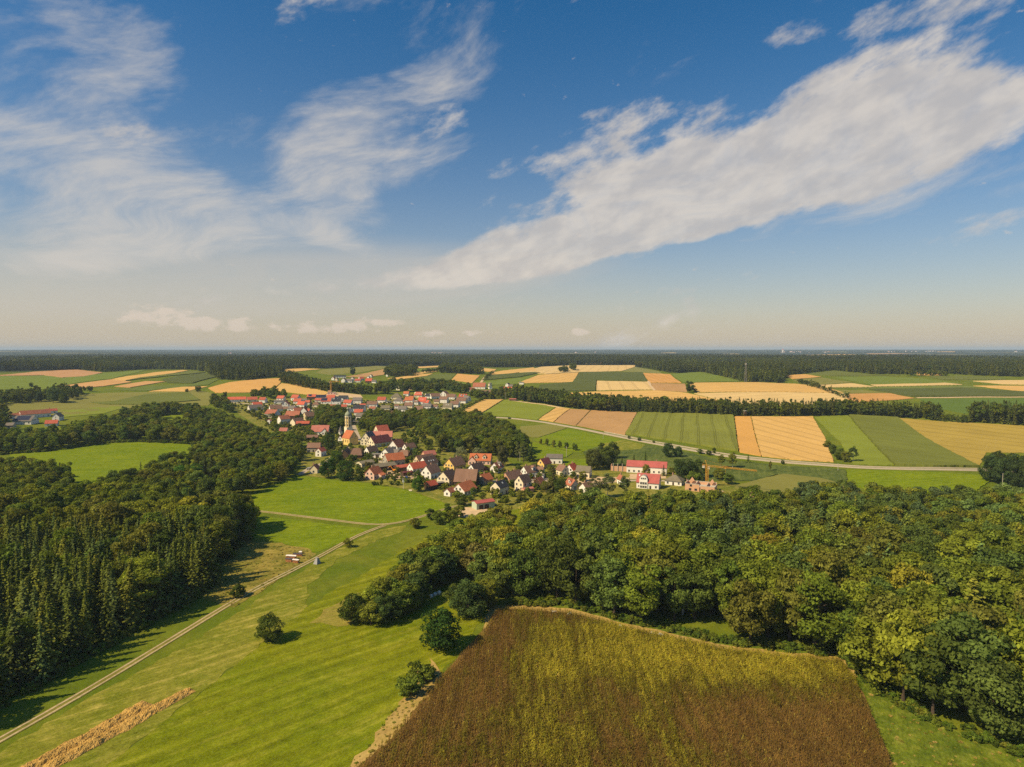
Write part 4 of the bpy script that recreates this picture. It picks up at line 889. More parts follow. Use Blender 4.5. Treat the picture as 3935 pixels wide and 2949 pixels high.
# --- the upper village, right of the tower
UP = [
    (1411, 1451, 1566, 170, 1.5, 3.6, 38, 'brown', 'white', "brown-roofed white house left of the red-roofed one with its own lawn"),
    (1451, 1485, 1549, 165, 1.3, 3.6, 42, 'red', 'white', "neat white house with red roof and chimney, alone by the dark wood"),
    (1465, 1499, 1582, 172, 1.3, 4.0, 34, 'olive', 'cream', "cream two-storey house with olive roof above the lawn"),
    (1504, 1544, 1536, 168, 1.3, 3.4, 40, 'olive', 'cream', "big olive hipped roof behind the blue-grey one"),
    (1514, 1552, 1552, 165, 1.35, 3.6, 38, 'grey', 'white', "white house with blue-grey roof below the olive hipped roof"),
    (1551, 1574, 1523, 160, 1.2, 3.4, 42, 'orange', 'white', "small orange roof highest against the dark trees"),
    (1556, 1591, 1552, 165, 1.2, 4.2, 42, 'orange', 'white', "white house with orange roof and a long balcony"),
    (1592, 1626, 1529, 165, 1.3, 3.4, 42, 'red', 'cream', "cream house with red half-hipped roof behind the skylight roof"),
    (1607, 1642, 1556, 165, 1.1, 4.0, 46, 'scarlet', 'white', "large red roof with two white skylights"),
    (1624, 1654, 1557, 150, 1.3, 2.8, 40, 'scarlet', 'white', "low red roof joined to the skylight roof"),
    (1621, 1660, 1574, 165, 1.4, 3.6, 34, 'grey', 'white', "white house with grey roof below the low red roof"),
    (1555, 1589, 1569, 165, 1.3, 3.2, 40, 'brown', 'cream', "dark brown roof in the thick of the upper village"),
    (1530, 1564, 1583, 166, 1.3, 3.2, 40, 'grey', 'white', "white house with grey roof and reddish ridge by the clipped hedge"),
    (1589, 1631, 1586, 160, 1.3, 3.2, 40, 'brown', 'white', "brown-roofed white house with blue-grey gable above the trees"),
    (1638, 1672, 1599, 165, 1.3, 3.0, 46, 'rust', 'white', "dusky red cross-gabled house at the foot of the upper village"),
    (1487, 1518, 1603, 150, 1.3, 3.4, 44, 'brown', 'white', "brown roof with white side gable at the wood's upper edge"),
    (1430, 1449, 1599, 82, 1.2, 3.4, 42, 'grey', 'white', "small white front gable with an arched porch"),
    (1633, 1660, 1532, 160, 1.3, 3.2, 40, 'slate', 'white', "dark grey roof between the red half-hip and the brown row"),
    (1652, 1692, 1534, 18, 1.6, 3.4, 42, 'brown', 'white', "white gable with long brown roof behind the lawn"),
    (1692, 1724, 1527, 70, 1.3, 4.4, 38, 'brown', 'white', "broad white front gable highest in the right-hand row"),
    (1689, 1724, 1550, 160, 1.25, 4.8, 38, 'brown', 'white', "white house with brown roof and balcony right of the lawn"),
    (1702, 1741, 1575, 165, 1.3, 3.4, 42, 'olive', 'cream', "cream house with olive roof and three small skylights"),
    (1715, 1754, 1536, 160, 1.4, 3.4, 38, 'brown', 'white', "brown roof right of the broad white front gable"),
    (1764, 1796, 1534, 168, 1.5, 3.0, 42, 'scarlet', 'white', "bright red roof with two white dormers at the right end"),
    (1780, 1809, 1544, 140, 1.2, 4.2, 40, 'grey', 'white', "grey gable at the right-hand end of the upper village"),
    (1753, 1796, 1551, 162, 1.4, 3.2, 38, 'brown', 'white', "wide brown roof below the bright red dormered one"),
    (1730, 1767, 1567, 162, 1.3, 4.0, 40, 'brown', 'white', "white two-storey house with brown roof at the hedge above the golden wheat"),
    (1818, 1868, 1496, 168, 1.5, 3.6, 42, 'rust', 'white', "rust-red farmhouse with white wing in the far farm hamlet"),
    (1796, 1826, 1507, 160, 1.4, 3.2, 36, 'pink', 'cream', "salmon farm roof left of the long timber barn"),
    (1823, 1885, 1521, 175, 2.3, 4.5, 26, 'brown', 'wood', "long brown barn of the far farm hamlet"),
    (1876, 1890, 1484, 120, 1.2, 3.5, 40, 'olive', 'cream', "small cream house above another white one, right of the farm hamlet"),
    (1876, 1891, 1496, 110, 1.2, 3.5, 40, 'grey', 'white', "small white house below the cream one, right of the farm hamlet"),
    (1943, 1960, 1488, 60, 1.2, 4.0, 40, 'slate', 'white', "white gable with dark roof above the lone red farm roof"),
    (1953, 1981, 1493, 165, 1.5, 3.0, 34, 'grey', 'white', "white house just behind the lone red farm roof"),
    (1933, 1978, 1504, 166, 1.6, 2.8, 30, 'scarlet', 'brick', "lone low farmhouse with vivid red roof before dark trees"),
    (1996, 2013, 1478, 170, 1.8, 3.0, 24, 'flat', 'white', "low white house among bushes right of the lone red farm roof"),
    (1285, 1328, 1453, 176, 2.6, 3.2, 20, 'slate', 'white', "long dark flat roof at the back of the far hillside row"),
    (1274, 1290, 1462, 60, 1.2, 3.6, 42, 'rust', 'white', "leftmost white gable of the far hillside row"),
    (1287, 1301, 1466, 65, 1.2, 3.6, 42, 'brown', 'cream', "second cream gable of the far hillside row"),
    (1312, 1331, 1471, 70, 1.2, 4.4, 42, 'brown', 'white', "tall white gable left of the grey roofs in the far hillside row"),
    (1326, 1357, 1471, 160, 1.4, 3.0, 34, 'grey', 'white', "grey roofs in the middle of the far hillside row"),
    (1348, 1363, 1463, 65, 1.2, 3.6, 42, 'brown', 'white', "white gable behind the grey roofs of the far hillside row"),
    (1364, 1387, 1470, 165, 1.4, 3.0, 40, 'red', 'white', "dusky red roof in the far hillside row"),
    (1377, 1399, 1463, 30, 1.4, 3.4, 42, 'red', 'white', "white gable with pale red roof in the far hillside row"),
    (1405, 1432, 1472, 165, 1.3, 3.2, 44, 'scarlet', 'wood', "largest red roof of the far hillside row"),
    (1411, 1422, 1457, 60, 1.2, 3.4, 42, 'grey', 'white', "white gable above the largest red roof, far hillside"),
    (1421, 1432, 1451, 60, 1.2, 3.4, 42, 'grey', 'white', "topmost white gable of the far hillside row"),
    (1429, 1447, 1473, 160, 1.3, 3.0, 40, 'grey', 'white', "grey-roofed white house at the right of the far hillside row"),
    (1465, 1478, 1482, 110, 1.2, 4.0, 42, 'red', 'white', "tall white gable apart among trees below the far hillside row"),
    (1451, 1461, 1477, 90, 1.2, 3.4, 42, 'grey', 'white', "tiny white gable left of the tall one among trees"),
    (1524, 1560, 1501, 60, 1.1, 5.5, 36, 'brown', 'white', "tall white house with brown roofs in the dark trees"),
    (1512, 1528, 1481, 150, 1.3, 3.0, 40, 'orange', 'cream', "slip of orange roof left above the tall white house in dark trees"),
    (1570, 1584, 1499, 80, 1.2, 3.6, 42, 'brown', 'pink', "pinkish gable right of the tall white house in dark trees"),
    (1650, 1664, 1488, 60, 1.2, 4.0, 36, 'brown', 'white', "white gable in the trees left of the far farm hamlet"),
    (1611, 1623, 1484, 70, 1.2, 4.0, 40, 'grey', 'cream', "pale gable peeping between the tall village trees"),
    (1484, 1494, 1448, 60, 1.2, 3.6, 42, 'grey', 'white', "single white gable on the slope beneath the tree clump"),
    (1592, 1609, 1557, 165, 1.2, 4.0, 40, 'brown', 'white', "narrow white house squeezed left of the large skylight roof"),
    (1541, 1556, 1552, 160, 1.2, 2.8, 40, 'rust', 'cream', "small rust annexe right of the blue-grey roof"),
    (1485, 1501, 1550, 172, 1.5, 2.4, 12, 'flat', 'white', "pale flat annexe right of the neat red-roofed house"),
    (1473, 1488, 1586, 170, 1.4, 2.4, 8, 'flat', 'white', "white garage before the cream olive-roofed house"),
    (1288, 1300, 1537, 165, 1.2, 3.2, 30, 'slate', 'white', "little dark roof left of the charcoal white-gabled house"),
    (1146, 1182, 1549, 165, 1.4, 3.0, 24, 'grey', 'cream', "low grey roof with cream wall between two red roofs"),
    (1573, 1590, 1538, 165, 1.2, 3.2, 40, 'orange', 'white', "orange roof corner behind the long balcony house"),
    (1668, 1690, 1552, 165, 1.3, 3.0, 40, 'brown', 'cream', "brown roof beside the upper village lawn"),
    (1660, 1684, 1573, 160, 1.3, 3.0, 40, 'brown', 'white', "brown-roofed house right of the grey roof below the low red one"),
    (1516, 1534, 1570, 165, 1.3, 3.0, 40, 'brown', 'white', "brown roof between the fir and the clipped hedge house"),
    (1420, 1444, 1580, 165, 1.4, 3.0, 38, 'rust', 'cream', "rust roof left of the olive two-storey house"),
    (1270, 1292, 1572, 165, 1.3, 3.0, 40, 'rust', 'white', "rust roof above the slender dark fir"),
    (1312, 1336, 1573, 162, 1.3, 3.0, 40, 'red', 'cream', "cream house with red roof left of the dome's top"),
    (1174, 1196, 1556, 165, 1.3, 3.0, 40, 'red', 'white', "red roof just behind the pointed dark fir"),
    (88, 181, 1607, 14, 3.0, 4.0, 40, 'rust', 'white', "very long farm barn with rust roof and white end gable, far left"),
    (42, 100, 1610, 14, 2.4, 3.2, 34, 'rust', 'white', "lower left wing of the very long farm barn"),
    (178, 216, 1591, 14, 2.0, 3.2, 36, 'red', 'white', "right end building beyond the very long farm barn"),
    (206, 241, 1618, 62, 1.3, 4.2, 42, 'grey', 'white', "white gable with grey roof right of the very long farm barn"),
    (179, 221, 1639, 168, 1.4, 2.8, 38, 'red', 'white', "red-roofed shed behind the great round tree, far left"),
    (62, 138, 1633, 148, 1.4, 3.2, 38, 'grey', 'white', "grey house with blue solar panels before the very long farm barn"),
    (26, 58, 1647, 150, 1.3, 2.8, 40, 'grey', 'stone', "grey-roofed outbuilding at the frame's left, below the farm barn"),
    (2413, 2558, 1821, 176, 2.9, 4.6, 34, 'metal', 'white', "long white hall with crimson roof behind the arched-dormer house"),
    (2372, 2402, 1864, 118, 1.4, 3.4, 50, 'rust', 'white', "steep rust roof between birches, left of the arched-dormer house"),
    (2558, 2628, 1867, 166, 1.25, 2.8, 34, 'olive', 'white', "white bungalow with grey hipped roof"),
    (2851, 2930, 1938, 160, 1.3, 2.4, 38, 'brown', 'wood', "low brown hipped roof sunk among trees at the wood's far edge"),
]
for q in UP:
    far = q[2] < 1590
    lab = q[9]
    kw = {}
    if 'hipped' in lab: kw['hip'] = 1
    if 'half-hip' in lab: kw['hip'] = 0.4
    if 'solar' in lab: kw['extra'] = solar(-1, -.4, .35)
    if 'skylight' in lab: kw['extra'] = skylights(-1, (-.15, .1), .5)
    if 'dormers' in lab: kw['extra'] = dormer(-1, (-.2, .2), roof='scarlet')
    nm, ct_ = "house", "house"
    if 'barn' in lab and q[8] in ('wood',) or 'very long farm barn with' in lab: nm, ct_ = "barn", "barn"
    if 'hall' in lab: nm, ct_ = "hall", "hall"
    if 'shed' in lab: nm, ct_ = "shed", "shed"
    house(*q, name=nm, cat=ct_, chim=1 if q[8] != 'wood' and q[1] - q[0] > 25 and RND.random() < .6 else 0, wins=(0 if q[8] == 'wood' else None), **kw)


# --- arched-dormer house
def arched(root, rf, L, Wd, e, rise, near):
    a, n = 2.6, 14; y0, y1 = -(Wd / 2 + 0.6), -Wd * 0.02; z0 = -0.4; zc = e + 1.6
    ring = [(-a, z0)] + [(-a * math.cos(math.pi * i / n), zc + a * math.sin(math.pi * i / n)) for i in range(n + 1)] + [(a, z0)]
    V = [(x, y0, z) for x, z in ring] + [(x, y1, z) for x, z in ring]; k = len(ring)
    F = [list(range(k))[::-1]] + [[i, i + 1, k + i + 1, k + i] for i in range(k - 1)]
    d = link("arched_dormer", mesh("arched_dormer", V, F, [WALL['white']]), root); d.location.x = -L * 0.18
    b = a + 0.15
    ring2 = [(-b * math.cos(math.pi * i / n), zc + b * math.sin(math.pi * i / n)) for i in range(n + 1)]
    V = [(x, y0 + .9, z) for x, z in ring2] + [(x, y1, z) for x, z in ring2]; k2 = len(ring2)
    link("barrel_roof", mesh("barrel_roof", V, [[i, i + 1, k2 + i + 1, k2 + i] for i in range(k2 - 1)], [M_GUTTER]), d)
    for xx in (-1.5, 0, 1.5):
        wv = link("window", WIN, d); wv.location = (xx, y0 - .04, e - 0.6)
        wv = link("window", WIN, d); wv.location = (xx, y0 - .04, 1.3)
        wv = link("window", WIN_S, d); wv.location = (xx * .8, y0 - .04, zc + 0.9)


house(2449, 2536, 1880, 171, 1.5, 3.9, 45, 'metal', 'white', "white house with red roof and a big arched dormer front", wins=1, extra=both(arched, skylights(-1, (-.4,), .7)))

# --- brick ruin wall with posts, left of the long crimson hall
bx, by = at(2380, 1812)
rt = empty("brick_shell", bx, by, -math.atan2(bx, by) + R(-4)); tag(rt, "roofless brick shell with bare posts left of the long crimson-roofed hall", "brick shell"); FOOT.append((bx, by, 8))
V, F = [], []; box_vf(0, 0, 1.3, 12.5, 0.4, 5.0, V, F); box_vf(-6, 3.0, 1.6, 0.4, 6, 5.6, V, F); link("wall", mesh("wall", V, F, [WALL['brick']]), rt)
for q in range(4):
    V, F = [], []; box_vf(0, 0, 2.4, 0.35, 0.35, 7.2, V, F); o = link("post", mesh("post", V, F, [M_CONC]), rt); o.location = (-4.5 + q * 3.3, -0.5, 0)

# --- house under construction and the near crane
cx_, cy_ = at(2703, 1892); cy_ += 5
ph = math.atan2(cx_, cy_)
rt = empty("unfinished_house", cx_, cy_, R(-8) - ph); tag(rt, "roofless orange brick house under construction beside the tall yellow crane", "building site"); FOOT.append((cx_, cy_, 11))
for (x, y, sx, sy, hh) in ((-4.6, -5, 8.6, .36, 4.4), (4.6, -5, 8.6, .36, 3.7), (0, 5, 18, .36, 4.6), (-9, 0, .36, 9.6, 4.8), (9, 0, .36, 9.6, 3.6), (-2.5, 0, .3, 9.6, 4.9), (4, 0, .3, 9.6, 4.2)):
    V, F = [], []; box_vf(x, y, hh / 2 - .6, sx, sy, hh + 1.2, V, F)
    wl = link("wall", mesh("wall", V, F, [WALL['brick']]), rt)
    V, F = [], []; box_vf(x, y, hh + .14, sx + .06, sy + .06, .26, V, F); link("ring_beam", mesh("ring_beam", V, F, [M_CONC]), wl)
V, F = [], []; box_vf(0, 0, 2.7, 17.6, 9.6, 0.25, V, F); link("floor_slab", mesh("floor_slab", V, F, [M_CONC]), rt)
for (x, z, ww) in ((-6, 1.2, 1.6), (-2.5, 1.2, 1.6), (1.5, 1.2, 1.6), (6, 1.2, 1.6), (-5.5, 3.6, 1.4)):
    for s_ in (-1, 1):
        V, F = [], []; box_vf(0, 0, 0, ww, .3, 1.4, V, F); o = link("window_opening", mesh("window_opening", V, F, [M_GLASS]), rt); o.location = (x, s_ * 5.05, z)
for (x, y, hh, wd_) in ((-6, 3, 2.6, 3.4), (6.5, 3, 2.2, 3.0), (-8.8, -1, 2.4, .5)):
    V = [(x - wd_ / 2, y, 5.0), (x + wd_ / 2, y, 5.0), (x, y, 5.0 + hh), (x - wd_ / 2, y + .36, 5.0), (x + wd_ / 2, y + .36, 5.0), (x, y + .36, 5.0 + hh)]
    link("gable_stub", mesh("gable_stub", V, [[0, 1, 2], [5, 4, 3], [0, 3, 4, 1], [1, 4, 5, 2], [2, 5, 3, 0]], [WALL['brick']]), rt)


def tube_vf(p, q, r, V, F, n=5):
    p, q = Vector(p), Vector(q); d = (q - p).normalized(); a = d.orthogonal().normalized(); b = d.cross(a); s_ = len(V)
    for c in (p, q):
        for i in range(n):
            t = 2 * math.pi * i / n; V.append(tuple(c + (a * math.cos(t) + b * math.sin(t)) * r))
    F += [[s_ + i, s_ + (i + 1) % n, s_ + n + (i + 1) % n, s_ + n + i] for i in range(n)] + [list(range(s_, s_ + n))[::-1], list(range(s_ + n, s_ + 2 * n))]


M_CRANE = plain("crane_yellow", (0.62, 0.33, 0.04), 0.5, 0.1, 1)


def lattice(a, b, w0, w1, steps, mat, name, parent, r=0.07):
    """four chords with zig-zag bracing"""
    V, F = [], []; a, b = Vector(a), Vector(b); d = (b - a).normalized(); u_ = d.orthogonal().normalized(); v_ = d.cross(u_)
    cor = lambda t, i: a.lerp(b, t) + (u_ * (1 if i in (0, 1) else -1) + v_ * (1 if i in (0, 3) else -1)) * (w0 + (w1 - w0) * t) / 2
    for i in range(4): tube_vf(cor(0, i), cor(1, i), r, V, F, 4)
    for k in range(steps):
        for i in range(4):
            tube_vf(cor(k / steps, i), cor((k + 1) / steps, (i + 1) % 4), r * .6, V, F, 3)
    o = link(name, mesh(name, V, F, [mat]), parent); return o


def crane(u, v, hgt, jib, back, yaw, label, w0=1.3):
    x, y = at(u, v); rt = empty("tower_crane", x, y, yaw); tag(rt, label, "crane"); FOOT.append((x, y, 3))
    V, F = [], []; box_vf(0, 0, .2, 4.5, 4.5, 1.2, V, F); link("base", mesh("base", V, F, [M_CONC]), rt)
    lattice((0, 0, .6), (0, 0, hgt), w0, w0, int(hgt / 1.3), M_CRANE, "mast", rt, .11)
    lattice((-back, 0, hgt + .5), (jib, 0, hgt + .5), 1.0, .7, int((jib + back) / 1.4), M_CRANE, "jib", rt, .09)
    V, F = [], []
    tube_vf((0, 0, hgt), (-1.2, 0, hgt + 4.2), .16, V, F); tube_vf((-1.2, 0, hgt + 4.2), (jib * .45, 0, hgt + 1), .05, V, F, 3); tube_vf((-1.2, 0, hgt + 4.2), (-back, 0, hgt + 1), .05, V, F, 3)
    link("tie_frame", mesh("tie_frame", V, F, [M_CRANE]), rt)
    V, F = [], []; box_vf(-back + 1, 0, hgt - .2, 1.6, 1.2, 1.6, V, F); link("counterweight", mesh("counterweight", V, F, [M_CONC]), rt)
    V, F = [], []; box_vf(.9, .8, hgt - .8, 1.2, 1.2, 1.6, V, F); link("cab", mesh("cab", V, F, [WALL['cream']]), rt)
    V, F = [], []; tube_vf((jib * .38, 0, hgt), (jib * .38, 0, hgt - 3), .05, V, F, 3); box_vf(jib * .38, 0, hgt + .1, 1.0, .9, .5, V, F); link("trolley", mesh("trolley", V, F, [M_CRANE]), rt)


crane(2716, 1872, 13.4, 31, 3.2, R(-16) - 0.3, "tall yellow tower crane over the brick building site")
crane(1272, 1510, 17, 16, 3, R(3), "far small yellow crane at the edge of the wheat hill", 1.6)
sx_, sy_ = at(1272, 1518)
rt = empty("unfinished_house", sx_, sy_ + 5, R(8)); tag(rt, "pale unfinished house under the far small crane", "building site"); FOOT.append((sx_, sy_ + 5, 9))
V, F = [], []; box_vf(0, 0, 1.5, 12, 8, 3.2, V, F); link("wall", mesh("wall", V, F, [WALL['pink']]), rt)
V, F = [], []; box_vf(0, 0, 3.25, 12.6, 8.6, .3, V, F); link("floor_slab", mesh("floor_slab", V, F, [M_CONC]), rt)
V, F = [], []; box_vf(-3, 0, 4.6, 5, 7, 2.4, V, F); link("upper_wall", mesh("upper_wall", V, F, [WALL['brick']]), rt)
for q in range(3): o = link("window", WIN, rt); o.location = (-4 + 4 * q, -4.03, 1.5)

# ------------------------------------------------------------------ church
nx_, ny_ = at(1346, 1712); phi = math.atan2(nx_, ny_)
NAVE_RZ = R(122) - phi
M_COPPER = plain("green_copper", (0.26, 0.29, 0.21), 0.55, 0.2, 1.0)
M_TRIM = wall_mat("church_trim", (0.80, 0.72, 0.52))
M_CHY = wall_mat("church_yellow", (0.78, 0.55, 0.20))
ch = empty("church", nx_ + math.sin(phi) * 6, ny_ + math.cos(phi) * 6, NAVE_RZ); tag(ch, "yellow village church with an onion-domed octagonal tower", "church"); FOOT.append((ch.location.x, ch.location.y, 11))
L, Wd, e, pit = 12.5, 9.4, 6.4, 54
rise = math.tan(R(pit)) * Wd / 2
nv = link("nave", body_mesh(L, Wd, e, rise, M_CHY, False), ch)
link("roof", roof_mesh(L, Wd, e, rise, ROOF['orange'], .35, .2, 0), nv)
V, F = [], []; box_vf(0, 0, 0, 1.0, .12, 2.4, V, F); AW = mesh("church_window", V, F, [M_GLASS])
for sx in (-1, 1):
    for q in (-1, 0, 1):
        o = link("window", AW, nv); o.location = (q * 3.6, sx * (Wd / 2 + .03), 3.6)
    for q in (-1, 1):
        o = link("window", WIN_S, nv); o.location = (sx * (L / 2 + .03), q * 1.8, 7.6); o.rotation_euler = (0, 0, math.pi / 2 * sx)
# tower stands at the far end of the nave
tx, ty = at(1339, 1700); tx += math.sin(phi) * 10; ty += math.cos(phi) * 10
dxy = Vector((tx - ch.location.x, ty - ch.location.y)); cz, sz = math.cos(-NAVE_RZ), math.sin(-NAVE_RZ)
TX, TY = dxy.x * cz - dxy.y * sz, dxy.x * sz + dxy.y * cz
tw = bpy.data.objects.new("tower", None); COL.objects.link(tw); tw.parent = ch; tw.location = (TX, TY, 0); tw.rotation_euler = (0, 0, R(-6))
V, F = [], []; box_vf(0, 0, 6.2, 5.7, 5.7, 14.4, V, F); link("tower_base", mesh("tower_base", V, F, [M_TRIM]), tw)
V, F = [], []; box_vf(0, 0, 13.6, 6.1, 6.1, .45, V, F); link("cornice", mesh("cornice", V, F, [M_TRIM]), tw)


def prism(prof, n, mat, name, parent, rot=0.0, smooth=False):
    V, F = [], []
    for (r_, z_) in prof:
        for i in range(n):
            t = rot + 2 * math.pi * i / n; V.append((r_ * math.cos(t), r_ * math.sin(t), z_))
    for k in range(len(prof) - 1):
        for i in range(n):
            j = (i + 1) % n; F.append([k * n + i, k * n + j, (k + 1) * n + j, (k + 1) * n + i])
    F.append(list(range((len(prof) - 1) * n, len(prof) * n)))
    o = link(name, mesh(name, V, F, [mat], smooth=smooth), parent); return o


prism([(2.9, 13.8), (2.9, 24.0)], 8, M_CHY, "octagon", tw, R(22.5))
prism([(3.2, 24.0), (3.2, 24.5)], 8, M_TRIM, "cornice", tw, R(22.5))
for i in range(8):
    t = R(22.5) + i * math.pi / 4; V, F = [], []; box_vf(0, 0, 18.9, .55, .55, 10.2, V, F)
    o = link("pilaster", mesh("pilaster", V, F, [M_TRIM]), tw); o.location = (2.84 * math.cos(t), 2.84 * math.sin(t), 0); o.rotation_euler = (0, 0, t)
for i in range(8):
    t = i * math.pi / 4
    for zc, hh, ww in ((22.6, 1.3, 1.0), (18.8, 1.2, .5), (15.6, 1.9, .8)):
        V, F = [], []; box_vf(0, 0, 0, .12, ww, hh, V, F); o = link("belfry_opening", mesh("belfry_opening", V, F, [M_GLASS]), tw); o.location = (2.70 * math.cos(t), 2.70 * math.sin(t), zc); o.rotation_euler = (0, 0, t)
prism([(2.9, 24.5), (3.1, 25.2), (3.05, 26.0), (2.6, 27.0), (1.8, 27.9), (1.1, 28.6), (.9, 29.2)], 16, M_COPPER, "onion_dome", tw, 0, True)
prism([(1.0, 29.2), (1.0, 30.8), (1.3, 30.9), (1.45, 31.4), (1.2, 32.1), (.5, 32.7), (.12, 33.2), (.08, 35.0)], 12, M_COPPER, "lantern", tw, 0, True)
# round turret chapel
qx, qy = at(1307, 1672)
rt = empty("turret_chapel", qx, qy + 2, 0); tag(rt, "small white round turret with pointed grey cone roof left of the church tower", "turret"); FOOT.append((qx, qy, 3))
prism([(2.0, -1), (2.0, 3.4)], 12, WALL['white'], "wall", rt); prism([(2.35, 3.3), (0.05, 9.2)], 12, ROOF['grey'], "roof", rt)
o = link("window", WIN_S, rt); o.location = (0, -2.0, 2.2)

# ------------------------------------------------------------------ trees: prototypes
def leaf_mat(name, trans=0.32, amt=0.5, sc_=0.25, mass=False):
    m = bpy.data.materials.new(name); m.use_nodes = True
    t = m.node_tree; t.nodes.clear(); n = NT(t)
    oi = n.n('ShaderNodeObjectInfo'); at_ = n.n('ShaderNodeAttribute', attribute_name='tint')
    pos = n.n('ShaderNodeNewGeometry').outputs['Position']
    nz = n.noise(pos, sc_, 3, 0.6)
    k = n.mul(n.add(n.mul(n.sub(nz, 0.5), amt * 2), 1.0), at_.outputs['Fac'])
    k = n.mul(k, n.add(n.mul(oi.outputs['Random'], 0.34), 0.83))
    vm = n.n('ShaderNodeVectorMath', operation='SCALE'); n.set(vm.inputs['Scale'], k)
    if mass: n.set(vm.inputs[0], n.n('ShaderNodeAttribute', attribute_name='tcol', attribute_type='INSTANCER').outputs['Vector'])
    else: n.set(vm.inputs[0], oi.outputs['Color'])
    hs = n.n('ShaderNodeHueSaturation'); n.set(hs.inputs['Color'], vm.outputs[0])
    n.set(hs.inputs['Hue'], n.add(0.488, n.mul(n.m('FRACT', n.mul(oi.outputs['Random'], 7.31)), 0.024)))
    d = n.n('ShaderNodeBsdfDiffuse'); tr = n.n('ShaderNodeBsdfTranslucent'); mx = n.n('ShaderNodeMixShader')
    n.set(d.inputs[0], hs.outputs[0]); n.set(tr.inputs[0], n.mix(1.0, hs.outputs[0], (1.25, 1.25, 0.45, 1), 'MULTIPLY')); mx.inputs[0].default_value = trans
    t.links.new(d.outputs[0], mx.inputs[1]); t.links.new(tr.outputs[0], mx.inputs[2])
    o = n.n('ShaderNodeOutputMaterial'); t.links.new(mx.outputs[0], o.inputs[0])
    return m


M_LEAF = leaf_mat("broad_leaves"); M_NEEDLE = leaf_mat("needles", 0.15, 0.4, 0.3); M_BARK = plain("bark", (0.075, 0.055, 0.04), 0.95, 0.25, 3)
M_LEAF2 = leaf_mat("leaf_mass", mass=True); M_NEEDLE2 = leaf_mat("needle_mass", 0.15, 0.4, 0.3, True)
M_BIRCHB = plain("birch_bark", (0.5, 0.47, 0.42), 0.9, 0.3, 4)


def foliage_mesh(name, C, Nn, size, tint, mat, rng, jit=0.55, asp=0.8, up=0.0):
    """leaf sprays: one small bent quad at each place, roughly facing Nn"""
    n = len(C); Nn = Nn + rng.normal(0, jit, (n, 3)); Nn[:, 2] += up
    Nn /= np.linalg.norm(Nn, axis=1)[:, None] + 1e-9
    T = np.cross(Nn, rng.normal(0, 1, (n, 3))); T /= np.linalg.norm(T, axis=1)[:, None] + 1e-9
    B = np.cross(Nn, T); s_ = size[:, None]
    V = np.empty((n, 4, 3))
    V[:, 0] = C - T * s_ * .62; V[:, 1] = C - B * s_ * asp * .5 + Nn * s_ * .08
    V[:, 2] = C + T * s_ * .62; V[:, 3] = C + B * s_ * asp * .5 + Nn * s_ * .08
    V = V.reshape(-1, 3)
    me = bpy.data.meshes.new(name); me.vertices.add(4 * n); me.vertices.foreach_set('co', V.ravel())
    me.loops.add(4 * n); me.loops.foreach_set('vertex_index', np.arange(4 * n, dtype=np.int32))
    me.polygons.add(n); me.polygons.foreach_set('loop_start', np.arange(0, 4 * n, 4, dtype=np.int32))
    me.materials.append(mat)
    a = me.attributes.new('tint', 'FLOAT', 'POINT'); a.data.foreach_set('value', np.repeat(tint, 4).astype(np.float32))
    me.update(); me.validate()
    return me


def unit(rng, n):
    v = rng.normal(0, 1, (n, 3)); return v / np.linalg.norm(v, axis=1)[:, None]


def broad_crown(name, seed, Ht=16.0, Rw=5.6, z0=0.2, clumps=46, per=95, leaf=(.42, .85), shape=1.0, mat=None):
    rng = np.random.RandomState(seed); C, Nn, sz, tn = [], [], [], []
    zc = Ht * (z0 + 1) / 2 * 1.02; az_ = Ht * (1 - z0) / 2
    lop = unit(rng, 5)
    for k in range(clumps):
        d = unit(rng, 1)[0]; d[2] = d[2] * .9 + .12
        bulge = 1 + 0.16 * max(lop @ d) - .10 * max(-(lop @ d))
        f = rng.uniform(.48, .88) * bulge
        taper = 1.0 if d[2] < 0 else (1 - d[2] ** 2 * (1 - shape) * .9)
        c = np.array([d[0] * Rw * f * taper, d[1] * Rw * f * taper, zc + d[2] * az_ * f])
        rc = Rw * rng.uniform(.20, .36)
        m_ = int(per * (rc / (Rw * .28)) ** 2)
        q = unit(rng, m_); q[:, 2] = q[:, 2] * .85 + .18; q += d * .35; q /= np.linalg.norm(q, axis=1)[:, None]
        C.append(c + q * (rc * rng.uniform(.72, 1.12, m_))[:, None] * np.array([1, 1, .8])); Nn.append(q); sz.append(rng.uniform(leaf[0], leaf[1], m_)); tn.append(np.full(m_, rng.uniform(.72, 1.28)) * rng.uniform(.8, 1.2, m_))
    return foliage_mesh(name, np.concatenate(C), np.concatenate(Nn), np.concatenate(sz), np.concatenate(tn), mat or M_LEAF, rng)


